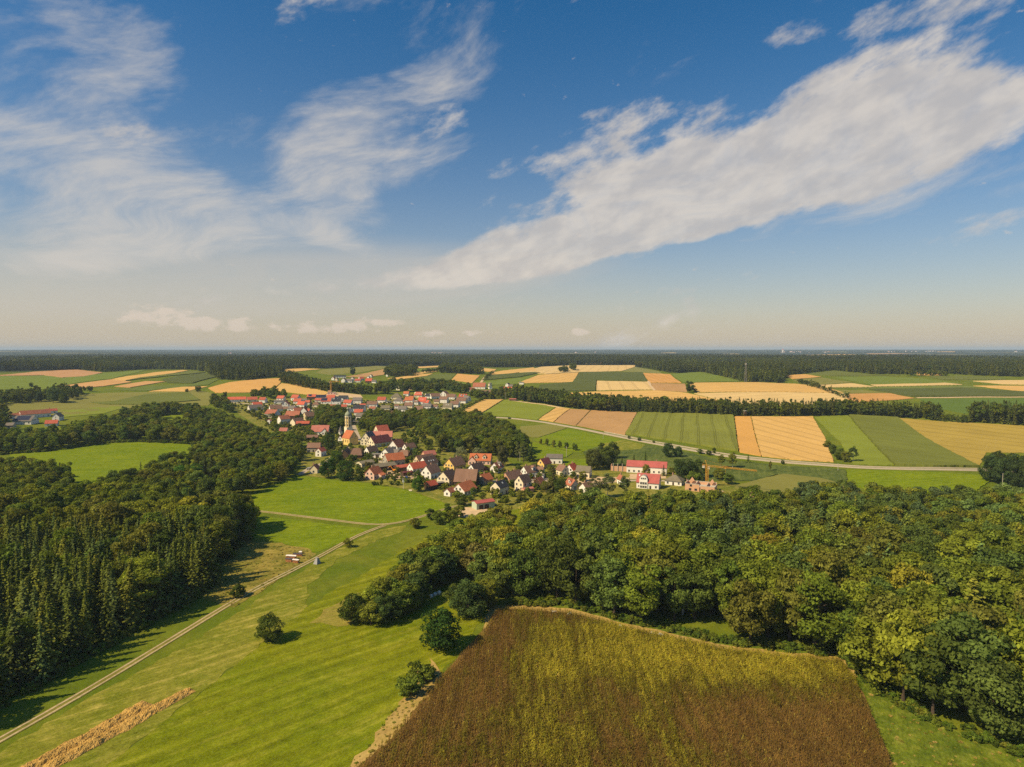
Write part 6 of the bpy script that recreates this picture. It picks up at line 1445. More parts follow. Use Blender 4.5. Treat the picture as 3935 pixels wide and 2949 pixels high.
DK = (.070, .096, .018); MID = (.105, .138, .020); OL = (.150, .158, .022); LG = (.20, .22, .028); GR = (.19, .21, .10)
ONES = [
    (1690, 2492, 13.0, 'dense', (0.043, 0.084, 0.017), "round dark green tree alone at the maize field's left corner", 1.0),
    (1572, 2672, 4.6, 'bush', MID, "lower of two bright bushes on the maize field's left edge", 1.0),
    (1612, 2618, 5.2, 'bush', MID, "upper of two bright bushes on the maize field's left edge", 1.0),
    (915, 2292, 4.2, 'bush', DK, "dark round bush beside the dirt track's bend", 1.1),
    (1338, 2104, 4.8, 'broad', LG, "small yellow-green fruit tree standing beside the dirt track", 1.15),
    (1592, 2030, 5.5, 'broad', OL, "low spreading fruit tree left of the orchard pair", 1.5), (1690, 2016, 8.5, 'broad', MID, "tallest fruit tree of the row by the sandy yard", 1.3), (1735, 2008, 7.5, 'broad', OL, "middle fruit tree of the row by the sandy yard", 1.3),
    (1768, 1990, 7.5, 'broad', OL, "rounded fruit tree touching the sandy yard", 1.2), (1655, 1998, 6.5, 'broad', DK, "dark fruit tree behind the tallest one", 1.3), (1720, 1975, 7.0, 'broad', MID, "slim fruit tree nearest the meadow corner", .9),
    (1358, 2390, 10.0, 'dense', DK, "leftmost rounded tree of the hedge tongue in the meadow", .95), (1425, 2402, 9.0, 'broad', OL, "front tree of the hedge tongue", 1.1), (1480, 2392, 10.5, 'broad', (0.072, 0.109, 0.029), "grey-green tree behind the hedge tongue's front", 1.0),
    (1535, 2365, 12.0, 'broad', MID, "full tree halfway along the hedge tongue", 1.0), (1470, 2345, 12.5, 'broad', OL, "olive tree on the hedge tongue's far side", .95), (1590, 2325, 12.5, 'dense', (0.072, 0.102, 0.029), "bluish tree left of the white bales", .9),
    (1545, 2295, 13.0, 'broad', OL, "tall tree behind the hedge tongue's middle", .95), (1640, 2268, 14.0, 'broad', DK, "dark tree behind the white bales", 1.0), (1620, 2215, 14.5, 'broad', OL, "brown-olive tree on the meadow side of the tongue", 1.0),
    (1700, 2240, 14.5, 'broad', (0.072, 0.102, 0.026), "tree joining the hedge tongue to the wood", 1.0), (1690, 2165, 15.5, 'broad', MID, "tall tree leading to the wood's left corner", .95), (1760, 2180, 15.5, 'dense', OL, "large olive tree at the wood's left corner", .9),
    (1790, 2120, 15.0, 'broad', OL, "tree above the corner on the meadow side", 1.0), (1850, 2120, 15.5, 'broad', MID, "tree right of the corner on the meadow side", 1.0), (1870, 2060, 14.5, 'broad', OL, "upper edge tree facing the meadow", 1.0),
    (1930, 2040, 14.5, 'broad', (0.174, 0.167, 0.029), "yellowish edge tree facing the sandy yard", 1.0), (1820, 2225, 15.5, 'broad', (0.131, 0.123, 0.032), "brownish tree right of the bales", 1.0), (1890, 2215, 15.5, 'dense', OL, "broad tree inside the wood's left corner", .9),
    (1800, 2372, 13.5, 'dense', (0.065, 0.099, 0.029), "massive grey-green tree behind the lone round tree", 1.0), (1870, 2335, 12.0, 'broad', OL, "tree at the maize field's top left corner", 1.0), (1760, 2330, 9.0, 'broad', DK, "low dark tree beside the massive grey-green one", 1.1),
    (2128, 1896, 17.5, 'spruce', (0.061, 0.061, 0.020), "tall dark spruce towering among the houses", 2.0), (2150, 1902, 11.0, 'dense', DK, "dark round tree at the tall spruce's foot", .9),
    (1262, 1838, 15.5, 'dense', (0.049, 0.090, 0.016), "left of the great round trees at the meadow's top", 1.0), (1330, 1846, 15.5, 'dense', (0.043, 0.081, 0.016), "right of the great round trees at the meadow's top", 1.0), (1296, 1792, 13.5, 'dense', (0.072, 0.123, 0.019), "brighter tree behind the great round pair", 1.0),
    (1380, 1848, 7.5, 'broad', DK, "low dark tree between the great round trees and the pink house", 1.2), (1270, 1728, 15.5, 'dense', (0.052, 0.087, 0.017), "big tree before the faded salmon farmhouse", .9), (1225, 1712, 9.0, 'spruce', DK, "small fir left of the big tree by the farmhouse", 1.0),
    (1607, 1890, 11.0, 'dense', (0.072, 0.131, 0.017), "full green tree beside the bright red shed", .85), (1415, 1805, 7.0, 'broad', (0.131, 0.123, 0.029), "brownish tree in front of the cream hall", 1.1), (1410, 1778, 8.5, 'dense', MID, "round tree between hall and little black-roofed house", .8),
    (1870, 1822, 5.5, 'dense', (0.051, 0.026, 0.023), "purple-leaved bush by the rust-roofed white house", 1.0), (1845, 1838, 5.0, 'broad', LG, "yellowish garden tree by the black-roofed house", 1.3),
    (1772, 1776, 14.0, 'dense', GR, "left half of the big silvery willow", 1.0), (1838, 1778, 13.0, 'dense', GR, "right half of the big silvery willow", .95),
    (1990, 1772, 17.0, 'poplar', (0.131, 0.152, 0.051), "pale poplar left of two", 1.1), (2012, 1778, 18.0, 'poplar', (0.109, 0.138, 0.043), "taller pale poplar right of two", 1.1), (1935, 1790, 17.0, 'broad', (0.087, 0.094, 0.036), "tall brown-grey tree left of the poplars", .8),
    (2042, 1772, 15.5, 'spruce', DK, "dark cone-shaped tree right of the poplars", 1.7), (1925, 1868, 9.5, 'broad', LG, "pale tree before the brick-gabled house", .9), (1912, 1932, 9.0, 'birch', LG, "birch in front of the black-roofed cream house", 1.1),
    (1775, 1945, 6.0, 'broad', DK, "dark shrub tree below the meadow-corner house", 1.6), (1808, 1925, 4.0, 'broad', MID, "small shrub tree right of the dark one", 1.5),
    (2240, 1850, 8.5, 'broad', (0.189, 0.189, 0.026), "yellow-green tree before the olive-roofed house", 1.0), (2282, 1806, 17.0, 'dense', (0.084, 0.093, 0.023), "big brownish tree at the paddock's right end", 1.0), (2335, 1798, 18.0, 'dense', DK, "tall dark tree right of the big brownish one", .9),
    (2355, 1765, 15.5, 'dense', DK, "dark tree behind the tall dark one", .9), (2312, 1742, 10.0, 'dense', DK, "isolated dark tree at the reed bed's left", .8), (2390, 1795, 8.0, 'spruce', DK, "short fir left of the brick shell", 1.3),
    (2568, 1758, 13.5, 'dense', (0.046, 0.080, 0.023), "left dark tree in the reed meadow", .9), (2607, 1758, 10.0, 'dense', (0.046, 0.080, 0.023), "right dark tree in the reed meadow", 1.0), (2630, 1848, 17.0, 'dense', (0.049, 0.072, 0.019), "great dark tree behind the bungalow", 1.1),
    (2690, 1838, 14.0, 'broad', DK, "tree right of the great dark tree", 1.0), (2668, 1868, 11.0, 'broad', MID, "lower green tree behind the building site", 1.1), (2770, 1800, 11.0, 'birch', OL, "thin-crowned tree left behind the crane jib", 1.2), (2815, 1800, 12.5, 'birch', OL, "thin-crowned tree right behind the crane jib", 1.3),
    (2760, 1845, 9.0, 'broad', OL, "shrubby tree right of the crane mast", 1.3), (2800, 1862, 8.0, 'broad', MID, "shrubby tree under the crane jib", 1.3), (2858, 1908, 6.5, 'dense', DK, "left of two round dark bushes past the building site", 1.5), (2905, 1920, 7.0, 'dense', DK, "right of two round dark bushes past the building site", 1.4),
    (2285, 1915, 13.5, 'birch', (0.109, 0.123, 0.043), "left weeping birch before the gabled house", 1.4), (2335, 1912, 15.0, 'birch', (0.094, 0.109, 0.041), "tall weeping birch before the yard", 1.4), (2400, 1908, 13.0, 'birch', (0.094, 0.116, 0.036), "birch left of the arched-dormer house", 1.2),
    (2484, 1838, 10.5, 'broad', (0.174, 0.167, 0.029), "yellowish tree before the long crimson hall", .9), (2436, 1790, 8.5, 'spruce', DK, "left fir behind the long crimson hall", 1.5), (2480, 1786, 10.5, 'spruce', DK, "right fir behind the long crimson hall", 1.4),
    (2550, 1830, 8.0, 'spruce', DK, "fir at the long hall's right end", 1.5), (2580, 1832, 8.0, 'broad', OL, "tree right of the long hall", 1.0),
    (2418, 1688, 4.0, 'broad', DK, "first round bush beside the road", 1.2), (2457, 1696, 4.8, 'broad', DK, "second round bush beside the road", 1.2), (2512, 1704, 3.2, 'broad', MID, "third smallest bush beside the road", 1.4),
    (2690, 1744, 5.0, 'broad', DK, "roadside thicket's left bush", 1.6), (2722, 1750, 4.6, 'broad', DK, "roadside thicket's right bush", 1.6), (2745, 1745, 6.0, 'broad', DK, "roadside thicket's upright tree", .8), (2875, 1780, 7.0, 'spruce', MID, "little conifer beside the road", 1.8),
    (3008, 1785, 4.0, 'broad', DK, "bush below the wheat field's foot", 1.1), (2960, 1812, 8.5, 'poplar', OL, "spindly tree in the marsh", 1.0),
    (3178, 1722, 7.5, 'broad', OL, "top shrub of the clump in the wheat corner", 1.4), (3200, 1745, 9.0, 'dense', DK, "upper tree of the clump in the wheat corner", 1.0), (3228, 1768, 10.5, 'dense', DK, "front tree of the clump in the wheat corner", 1.1), (3250, 1776, 10.0, 'broad', OL, "right front tree of the clump in the wheat corner", 1.0), (3278, 1776, 13.0, 'birch', DK, "tall birch closing the clump in the wheat corner", 1.2),
    (2652, 1509, 22.0, 'broad', DK, "lone old tree on the wheat hill", .95), (2672, 1509, 8.0, 'broad', DK, "bush at the lone old tree's foot", 1.2), (1356, 1443, 23.0, 'broad', (0.058, 0.087, 0.029), "tall lone tree on the far green slope", .8),
    (345, 1506, 10.0, 'dense', DK, "round bush alone on the left olive meadow", 1.1), (120, 1489, 9.0, 'broad', DK, "lone small tree among the far left fields", 1.0), (762, 1508, 11.0, 'dense', DK, "round tree where the lane leaves the fields", 1.0), (718, 1508, 6.5, 'broad', DK, "smaller tree left of the round one by the lane", 1.2),
    (205, 1549, 24.0, 'dense', (0.087, 0.123, 0.036), "tall pale tree left of the farm barn valley", .75), (245, 1550, 17.0, 'dense', DK, "dark tree leaning on the tall pale one", .8), (110, 1547, 13.0, 'dense', DK, "round tree in the left valley row", 1.0), (60, 1550, 15.0, 'dense', DK, "leftmost round tree of the valley row", 1.0), (150, 1546, 15.0, 'dense', (0.058, 0.080, 0.029), "middle tree of the left valley row", .9),
    (618, 1645, 14.0, 'spruce', DK, "lone tall fir before the small hedged meadow", 1.6), (3610, 1612, 19.0, 'poplar', DK, "slim tree between the two conifer belts", 1.2),
    (1194, 1575, 13.0, 'spruce', (0.041, 0.061, 0.020), "pointed dark fir amid the red roofs", 1.8), (1257, 1604, 16.0, 'spruce', (0.041, 0.061, 0.020), "slender dark fir above the church trees", 1.2), (1510, 1578, 11.0, 'spruce', (0.043, 0.065, 0.020), "fir beside the olive-roofed house", 1.6),
    (885, 2030, 16.0, 'birch', (0.145, 0.152, 0.051), "left weeping birch of the wood's bright corner", 1.3), (920, 2055, 16.0, 'birch', (0.160, 0.160, 0.058), "middle weeping birch of the wood's bright corner", 1.3), (800, 2085, 16.5, 'birch', (0.123, 0.123, 0.036), "olive birch behind the weeping pair", 1.3), (850, 2060, 17.0, 'birch', (0.145, 0.145, 0.051), "rear birch of the wood's bright corner", 1.2), (945, 2085, 9.5, 'dense', DK, "dark low tree ending the birch corner", .9),
    (790, 1850, 17.0, 'spruce', (0.043, 0.052, 0.020), "left of two dark firs above the vivid green trees", 1.3), (815, 1850, 18.0, 'spruce', (0.041, 0.049, 0.019), "right of two dark firs above the vivid green trees", 1.3),
]
for q in ONES:
    one(*q[:6], wide=q[6] * (1.22 if 1340 < q[0] < 1960 and q[1] > 2030 else 1.0), name={'broad': 'single_tree', 'dense': 'single_tree'}.get(q[3]))
one(1052, 2462, 9.6, 'dense', (.070, .092, .017), "dark tree leaning left alone in the mown meadow", 1.05, lean=(0.0, -.28))
for i, (u, v, h_) in enumerate([(1392, 2372, 9), (1440, 2370, 11), (1510, 2335, 12), (1560, 2350, 11), (1600, 2290, 13), (1575, 2255, 14), (1655, 2240, 15), (1665, 2195, 15), (1730, 2215, 16), (1745, 2150, 15), (1880, 2260, 16), (1820, 2160, 15), (1900, 2150, 16), (1925, 2290, 15), (1760, 2105, 14), (1820, 2085, 14), (1890, 2085, 14), (1940, 2110, 15)]):
    one(u, v, h_, 'broad' if i % 3 else 'dense', OLV[(i * 3) % 8], OLVN[(i * 3) % 8] + " tree filling the hedge tongue between meadow and wood", 1.15, "trees of the hedge tongue", name="hedge_tree")
for i, (u, v) in enumerate([(2078, 1708), (2102, 1712), (2128, 1718), (2152, 1722), (2176, 1726), (2205, 1731), (2214, 1734)]):
    one(u, v, RND.uniform(5, 7.5), 'broad', RND.choice([DK, MID, OL]), "young tree in the row across the bright paddock", RND.uniform(.7, 1.0), "row of young trees across the paddock")
for i, (u, v) in enumerate([(3805, 1852), (3850, 1862), (3900, 1870), (3960, 1878), (3830, 1835), (3900, 1842), (3990, 1850)]):
    one(u, v, RND.uniform(17, 20), 'dense', RND.choice([(.046, .072, .024), (.06, .08, .024), (.045, .08, .022)]), "tall dark tree of the right-hand roadside clump", .85, "roadside clump at the right edge")
for i, (u, v, h_) in enumerate([(1488, 1852, 5), (1437, 1866, 2.8), (1450, 1866, 2.4), (1466, 1870, 5.2), (1518, 1858, 4.2), (1505, 1864, 2.6), (1530, 1866, 2.8), (1545, 1850, 3)]):
    one(u, v, h_, 'poplar' if h_ > 4 else 'bush', RND.choice([DK, MID]), "small clipped shrub on the lawn by the pink house", 1.6 if h_ > 4 else 1.0, "shrubs on the pink house's lawn", name="bush")

# village trees, planted among the houses
VZ = [("church_grove", [(1200, 1655), (1226, 1602), (1290, 1590), (1330, 1602), (1332, 1650), (1290, 1668)], 8.0, (10, 16), "tree in the grove left of the church tower"),
      ("grove", [(1385, 1665), (1392, 1622), (1440, 1608), (1530, 1614), (1570, 1640), (1500, 1662), (1420, 1664)], 8.5, (10, 15), "tree in the grove right of the church tower"),
      ("wood", [(1575, 1655), (1545, 1618), (1620, 1612), (1720, 1614), (1800, 1620), (1900, 1640), (1985, 1690), (2035, 1735), (2020, 1765), (1960, 1762), (1900, 1758), (1800, 1745), (1700, 1742), (1690, 1700), (1640, 1672)], 9.6, (12, 17), "tree in the wood right of the village"),
      ("belt", [(1440, 1500), (1500, 1509), (1560, 1510), (1640, 1514), (1720, 1508), (1800, 1520), (1810, 1500), (1720, 1482), (1600, 1484), (1500, 1482)], 13.0, (11, 17), "tree in the belt above the upper village"),
      ("belt", [(1805, 1536), (1870, 1536), (1960, 1536), (2060, 1552), (2060, 1528), (2000, 1508), (1930, 1512), (1880, 1526), (1810, 1522)], 11.0, (10, 15), "tree in the belt below the far farm hamlet"),
      ("orchard", [(1530, 1680), (1570, 1662), (1640, 1680), (1690, 1720), (1690, 1755), (1640, 1740), (1590, 1720), (1540, 1700)], 11.0, (4, 8), "tree in the orchard meadow behind the white twin gables"),
      ("top", [(955, 1536), (1000, 1530), (1060, 1536), (1110, 1530), (1060, 1518), (980, 1520)], 10.0, (9, 15), "tree behind the topmost village houses"),
      ("left", [(800, 1550), (820, 1535), (870, 1535), (880, 1560), (930, 1590), (860, 1590)], 10.0, (7, 12), "tree below the long low white hall")]
VT = []
for nm, pts, spc, hr, lab in VZ:
    Q = clear_of(sample(poly(pts), spc, 9 + len(pts)), 2.0)
    for x, y in Q: VT.append((RND.uniform(*hr), x, y, lab))
VT.sort(key=lambda t: -t[0] / math.hypot(t[1], t[2])); VREST = VT[280:]
for h_, x, y, lab in VT[:280]:
    i = RND.randrange(8); c = tuple(k * .9 for k in OLV[i]); v_ = px_of(x, y, H(x, y))[1]; u_ = px_of(x, y, H(x, y))[0]
    if lab.endswith("right of the village"): lab = "tree at the " + ("lower edge" if v_ > 1725 else "upper edge" if v_ < 1640 else "heart") + " of the village's right wood, " + ("left end" if u_ < 1720 else "right end" if u_ > 1900 else "middle part")
    lab = lab.replace("tree ", ("tall " if h_ > 14.5 else "low " if h_ < 9 else "smaller ") + "tree ", 1)
    tree('dense' if RND.random() < .35 else 'broad', x, y, h_, RND.uniform(.9, 1.15), c, OLVN[i] + " " + lab, "trees of the village groves and belts", name="village_tree", parts=math.hypot(x, y) < 560)
scatter_stuff("village_wood", G_BROAD, np.array([(x, y, H(x, y)) for h_, x, y, lab in VREST]), np.array([(h_ / 16,) * 3 for h_, x, y, lab in VREST]), np.random.RandomState(4).randint(0, 7, len(VREST)), np.array(OLV)[np.random.RandomState(5).randint(0, 8, len(VREST))] * .9, "remaining trees of the groves and belts round the village", "wood")
VILL = poly([(1190, 1750), (1180, 1700), (1040, 1655), (950, 1590), (880, 1548), (1000, 1540), (1120, 1540), (1270, 1535), (1400, 1540), (1480, 1545), (1560, 1518), (1720, 1520), (1800, 1545), (1755, 1590), (1690, 1605), (1560, 1605), (1420, 1625), (1350, 1640), (1330, 1690), (1380, 1740), (1480, 1720), (1560, 1690), (1690, 1760), (1800, 1800), (1960, 1810), (2080, 1795), (2250, 1800), (2260, 1900), (2100, 1930), (1960, 1945), (1850, 1930), (1700, 1900), (1560, 1860), (1420, 1840), (1380, 1830), (1300, 1750)])
Q = clear_of(sample(VILL, 9.6, 77), 1.2)
for k_, (x, y) in enumerate(Q[::max(1, len(Q) // 480)][:520]):
    near_ = min(HOUSES, key=lambda q: (q[0] - x) ** 2 + (q[1] - y) ** 2); side_ = ("in front of" if math.hypot(x, y) < math.hypot(near_[0], near_[1]) - 4 else "behind" if math.hypot(x, y) > math.hypot(near_[0], near_[1]) + 4 else "left of" if x < near_[0] else "right of") + " the " + near_[2]
    i = RND.randrange(8)
    if RND.random() < .45: tree('bush', x, y, RND.uniform(1.8, 4.2), RND.uniform(.9, 1.5), OLV[i], OLVN[i] + " garden bush " + side_, "garden bushes", name="garden_bush", parts=False)
    else: tree('broad' if RND.random() < .8 else 'dense', x, y, RND.uniform(3.2, 6.5), RND.uniform(.9, 1.35), OLV[i], OLVN[i] + " garden tree " + side_, "garden trees", name="garden_tree", parts=y < 560)
Q = clear_of(sample(VILL, 5.2, 78), .8); rng = np.random.RandomState(6); Q = Q[rng.rand(len(Q)) < .7]
k = rng.uniform(.5, 2.2, len(Q)) / 3
scatter_stuff("garden_shrubbery", G_BUSH, np.column_stack([Q, hz(Q[:, 0], Q[:, 1])]), np.column_stack([k * 1.3, k * 1.3, k]), rng.randint(0, G_BUSH[1], len(Q)), np.array(BUSHC)[rng.randint(0, 5, len(Q))] * .8, "low shrubs and hedges in the village gardens", "shrubs")
# hedge beside the golden wheat
hp = [at(*p) for p in [(1752, 1598), (1770, 1585), (1800, 1568), (1830, 1552), (1862, 1538), (1900, 1535), (1950, 1536)]]
for i in range(len(hp) - 1):
    for t in (0.0, .33, .66):
        x = hp[i][0] + (hp[i + 1][0] - hp[i][0]) * t; y = hp[i][1] + (hp[i + 1][1] - hp[i][1]) * t
        tree('broad', x, y, RND.uniform(4, 6.5), 1.4, RND.choice(OLV), "hedge bush along the golden wheat's upper edge", "hedge beside the golden wheat", name="hedge_bush", parts=False)


# ------------------------------------------------------------------ tree belts and the far forests
G_FARB = stuff_group("far_broadleaf", LOW['broad'] + LOW['spruce'])
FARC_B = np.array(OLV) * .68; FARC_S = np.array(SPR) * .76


def belt(name, pts, spc, conif, hr, label, seed, near=True, world=None):
    rng = np.random.RandomState(seed)
    Q = clear_of(sample(world or poly(pts), spc, seed), 3.0, [(road, 8.0)])
    n = len(Q); s_ = rng.rand(n) < (conif(Q) if callable(conif) else conif)
    idx = np.where(s_, 4 + rng.randint(0, 3, n), rng.randint(0, 4, n))
    h_ = rng.uniform(*hr, n); wd_ = rng.uniform(.85, 1.2, n)
    col_ = np.where(s_[:, None], FARC_S[rng.randint(0, 4, n)], FARC_B[rng.randint(0, 8, n)])
    scatter_stuff(name, G_FARB, np.column_stack([Q, hz(Q[:, 0], Q[:, 1])]), np.column_stack([h_ / 16 * wd_, h_ / 16 * wd_, h_ / 16]), idx, col_, label, "wood", seed)


belt("tree_belt", [(1985, 1537), (2100, 1557), (2280, 1580), (2450, 1588), (2700, 1596), (2830, 1601), (2960, 1601), (3130, 1603), (3260, 1597), (3450, 1607), (3600, 1618), (3612, 1604), (3400, 1588), (3200, 1582), (3000, 1584), (2800, 1580), (2600, 1573), (2400, 1563), (2200, 1545), (2080, 1530), (1990, 1520)], 6.2,
     lambda Q: np.where(np.array([px_of(x, y, 15)[0] for x, y in Q]) > 2330, .72, .05), (14, 19), "long dark tree belt across the fields above the road", 21)
belt("tree_belt", [(3725, 1624), (3935, 1639), (4300, 1655), (4300, 1615), (3900, 1603), (3740, 1600)], 6.5, .7, (16, 21), "dark conifer belt at the right edge above the straw field", 22)
belt("tree_belt", [(3605, 1622), (3725, 1630), (3730, 1618), (3610, 1610)], 6.0, .1, (5, 9), "low scrub joining the two conifer belts", 23)
belt("tree_belt", [(1075, 1470), (1150, 1489), (1230, 1503), (1310, 1511), (1400, 1518), (1490, 1516), (1485, 1509), (1400, 1510), (1300, 1501), (1220, 1488), (1150, 1466), (1130, 1452), (1090, 1452)], 6.6, .55, (12, 17), "dark wood between the wheat hill and the far hillside row", 24)
belt("coppice", [(1690, 1434), (1850, 1441), (1846, 1428), (1700, 1420)], 8.0, .4, (15, 20), "square dark coppice on the far fields", 25)
belt("coppice", [(1490, 1453), (1592, 1446), (1602, 1428), (1510, 1420), (1480, 1440)], 10.0, .1, (13, 19), "loose tree clump above the far hillside row", 26)
belt("coppice", [(1612, 1437), (1690, 1430), (1690, 1426), (1640, 1432)], 8.0, .0, (7, 11), "low bushes between two far wheat strips", 27)
belt("tree_belt", [(-250, 1566), (0, 1562), (110, 1546), (200, 1546), (275, 1549), (300, 1530), (332, 1513), (230, 1506), (150, 1522), (0, 1530), (-250, 1535)], 10.0, .15, (10, 17), "tree row across the left-hand valley", 28)
belt("tree_belt", [(-250, 1690), (10, 1668), (28, 1640), (20, 1600), (-250, 1600)], 9.0, .2, (13, 18), "dark trees at the left edge beside the farm", 29)
belt("coppice", [(2150, 1433), (2180, 1432), (2180, 1424), (2150, 1425)], 8.0, 0, (10, 14), "round tree clump on the far pale wheat", 30)
belt("coppice", [(2195, 1426), (2208, 1426), (2208, 1420), (2195, 1420)], 8.0, 0, (16, 20), "small pointed clump on the far pale wheat", 31)
belt("hedge", [(3060, 1475), (3150, 1500), (3260, 1540), (3275, 1538), (3165, 1494), (3075, 1472)], 8.0, .1, (6, 10), "hedge running down beside the right-hand wheat hill", 32)
belt("hedge", [(1858, 1458), (1890, 1436), (1898, 1437), (1868, 1460)], 8.0, 0, (6, 9), "hedge along the far farm track", 33)
belt("hedge", [(3480, 1447), (3640, 1450), (3640, 1444), (3490, 1442)], 11.0, 0, (9, 14), "bushes at the far right field corner", 34)

FRONT = [(-900, 1428), (0, 1427), (250, 1424), (300, 1421), (400, 1432), (560, 1420), (720, 1422), (790, 1431), (850, 1462), (950, 1464), (1050, 1452), (1085, 1446), (1090, 1420), (1180, 1416), (1240, 1419), (1450, 1406), (1600, 1408), (1720, 1404), (1790, 1406), (1900, 1414), (2050, 1411), (2200, 1403), (2440, 1403), (2450, 1411), (2540, 1428), (2580, 1437), (2690, 1430), (2780, 1449), (2860, 1469), (3010, 1474), (3030, 1442), (3100, 1437), (3200, 1425), (3350, 1440), (3500, 1441), (3525, 1431), (3620, 1437), (3800, 1447), (3935, 1450), (5000, 1452)]
fu, fv = np.array([p[0] for p in FRONT]), np.array([p[1] for p in FRONT])
HOLES = [(2690, 2870, 1396, 1409), (2235, 2330, 1394, 1400.5), (-110, 64, 1394, 1407)]


def far_forest(name, y0, y1, r0, r1, spc, k, label, seed):
    rng = np.random.RandomState(seed)
    gx, gy = np.meshgrid(np.arange(-r1, r1, spc), np.arange(y0, y1, spc))
    gx = gx.ravel() + rng.uniform(-.45, .45, gx.size) * spc; gy = gy.ravel() + rng.uniform(-.45, .45, gy.size) * spc
    r_ = np.hypot(gx, gy); kk = (r_ > r0) & (r_ <= r1) & (np.abs(np.arctan2(gx, gy)) < R(47)); gx, gy = gx[kk], gy[kk]
    z_ = hz(gx, gy); dyy = gy * math.cos(PITCH) - (z_ - CAM_H) * math.sin(PITCH); upp = gy * math.sin(PITCH) + (z_ - CAM_H) * math.cos(PITCH)
    u, v = CX + FPX * gx / dyy, CY - FPX * upp / dyy
    kk = v < np.interp(u, fu, fv) - 1.0
    for (a, b, c, d) in HOLES: kk &= ~((u > a) & (u < b) & (v > c) & (v < d))
    gx, gy, z_ = gx[kk], gy[kk], z_[kk]; n = len(gx)
    blk = np.sin(gx / 170.0 + 1.1 * np.sin(gy / 140.0)) + np.sin(gy / 210.0 + 1.7) + rng.normal(0, .5, n)
    s_ = blk > -.45
    idx = np.where(s_, 4 + rng.randint(0, 3, n), rng.randint(0, 4, n)); h_ = rng.uniform(13, 22, n) * (1 + .10 * blk)
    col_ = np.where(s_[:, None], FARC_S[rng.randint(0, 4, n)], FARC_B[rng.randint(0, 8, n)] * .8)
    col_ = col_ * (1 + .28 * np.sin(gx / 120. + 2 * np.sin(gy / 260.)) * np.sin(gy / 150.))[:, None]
    w_ = rng.uniform(.9, 1.25, n) * k * np.where(s_, 1.25, 1.0)
    scatter_stuff(name, G_FARB, np.column_stack([gx, gy, z_]), np.column_stack([h_ / 16 * w_, h_ / 16 * w_, h_ / 16]), idx, col_, label, "forest", seed)


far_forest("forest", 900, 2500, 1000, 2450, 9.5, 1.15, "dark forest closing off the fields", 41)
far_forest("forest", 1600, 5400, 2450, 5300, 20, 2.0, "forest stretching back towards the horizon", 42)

# ------------------------------------------------------------------ ripening maize, nearest the viewer
def maize_proto(seed, dead):
    rng = np.random.RandomState(seed); V, F = [], []; Hh = rng.uniform(1.7, 2.1)
    tube_vf((0, 0, -.1), (rng.uniform(-.1, .1), rng.uniform(-.1, .1), Hh), .025, V, F, 3)
    for k in range(7 if not dead else 6):
        z = Hh * rng.uniform(.25, .92); a = rng.uniform(0, 6.28); L_ = rng.uniform(.35, .62); wd_ = rng.uniform(.05, .09) * (1.0 if not dead else .8)
        d = np.array([math.cos(a), math.sin(a)]); s_ = np.array([-d[1], d[0]]) * wd_; b = len(V); sag = .15 if not dead else .55
        for t, up in ((0, 0), (.5, .16 - sag * .15), (1, -sag * .5)):
            p = d * L_ * t; wv = 1.0 if t < .9 else .2
            V.append((p[0] - s_[0] * wv, p[1] - s_[1] * wv, z + up)); V.append((p[0] + s_[0] * wv, p[1] + s_[1] * wv, z + up))
        F += [[b, b + 2, b + 3, b + 1], [b + 2, b + 4, b + 5, b + 3]]
    me = mesh("maize_plant", V, F, [M_LEAF]); a = me.attributes.new('tint', 'FLOAT', 'POINT'); a.data.foreach_set('value', rng.uniform(.8, 1.2, len(V)).astype(np.float32))
    return me


G_MAIZE = stuff_group("maize_stand", [maize_proto(s_, s_ > 3) for s_ in range(8)])
MP = poly([(1310, 3030), (1490, 2858), (1572, 2768), (1698, 2608), (1862, 2428), (1912, 2348), (2000, 2346), (2200, 2363), (2390, 2416), (2560, 2452), (2780, 2502), (3000, 2527), (3225, 2546), (3278, 2608), (3332, 2724), (3428, 2949), (3470, 3040)])
rng = np.random.RandomState(8)
xs = [p[0] for p in MP]; ys = [p[1] for p in MP]
gx, gy = np.meshgrid(np.arange(min(xs), max(xs), .60), np.arange(min(ys), max(ys), .36))
gx = gx.ravel() + rng.normal(0, .10, gx.size); gy = gy.ravel() + rng.uniform(-.2, .2, gy.size)
kk = inside(MP, gx, gy) & (rng.rand(gx.size) < .88); gx, gy = gx[kk], gy[kk]; n = len(gx)


def vnoise(x, y, s_, seed):
    g = np.random.RandomState(seed).rand(64, 64); X = (x / s_) % 64; Y = (y / s_) % 64
    i, j = np.floor(X).astype(int), np.floor(Y).astype(int); fx, fy = X - i, Y - j; fx = fx * fx * (3 - 2 * fx); fy = fy * fy * (3 - 2 * fy)
    i2, j2 = (i + 1) % 64, (j + 1) % 64; i %= 64; j %= 64
    return g[i, j] * (1 - fx) * (1 - fy) + g[i2, j] * fx * (1 - fy) + g[i, j2] * (1 - fx) * fy + g[i2, j2] * fx * fy


def lobe(cx, cy, sx, sy): return np.exp(-.5 * (((gx - cx) / sx) ** 2 + ((gy - cy) / sy) ** 2))


def at_lobe(u, v, sx, sy): x, y = at(u, v); return lobe(x, y, sx, sy)


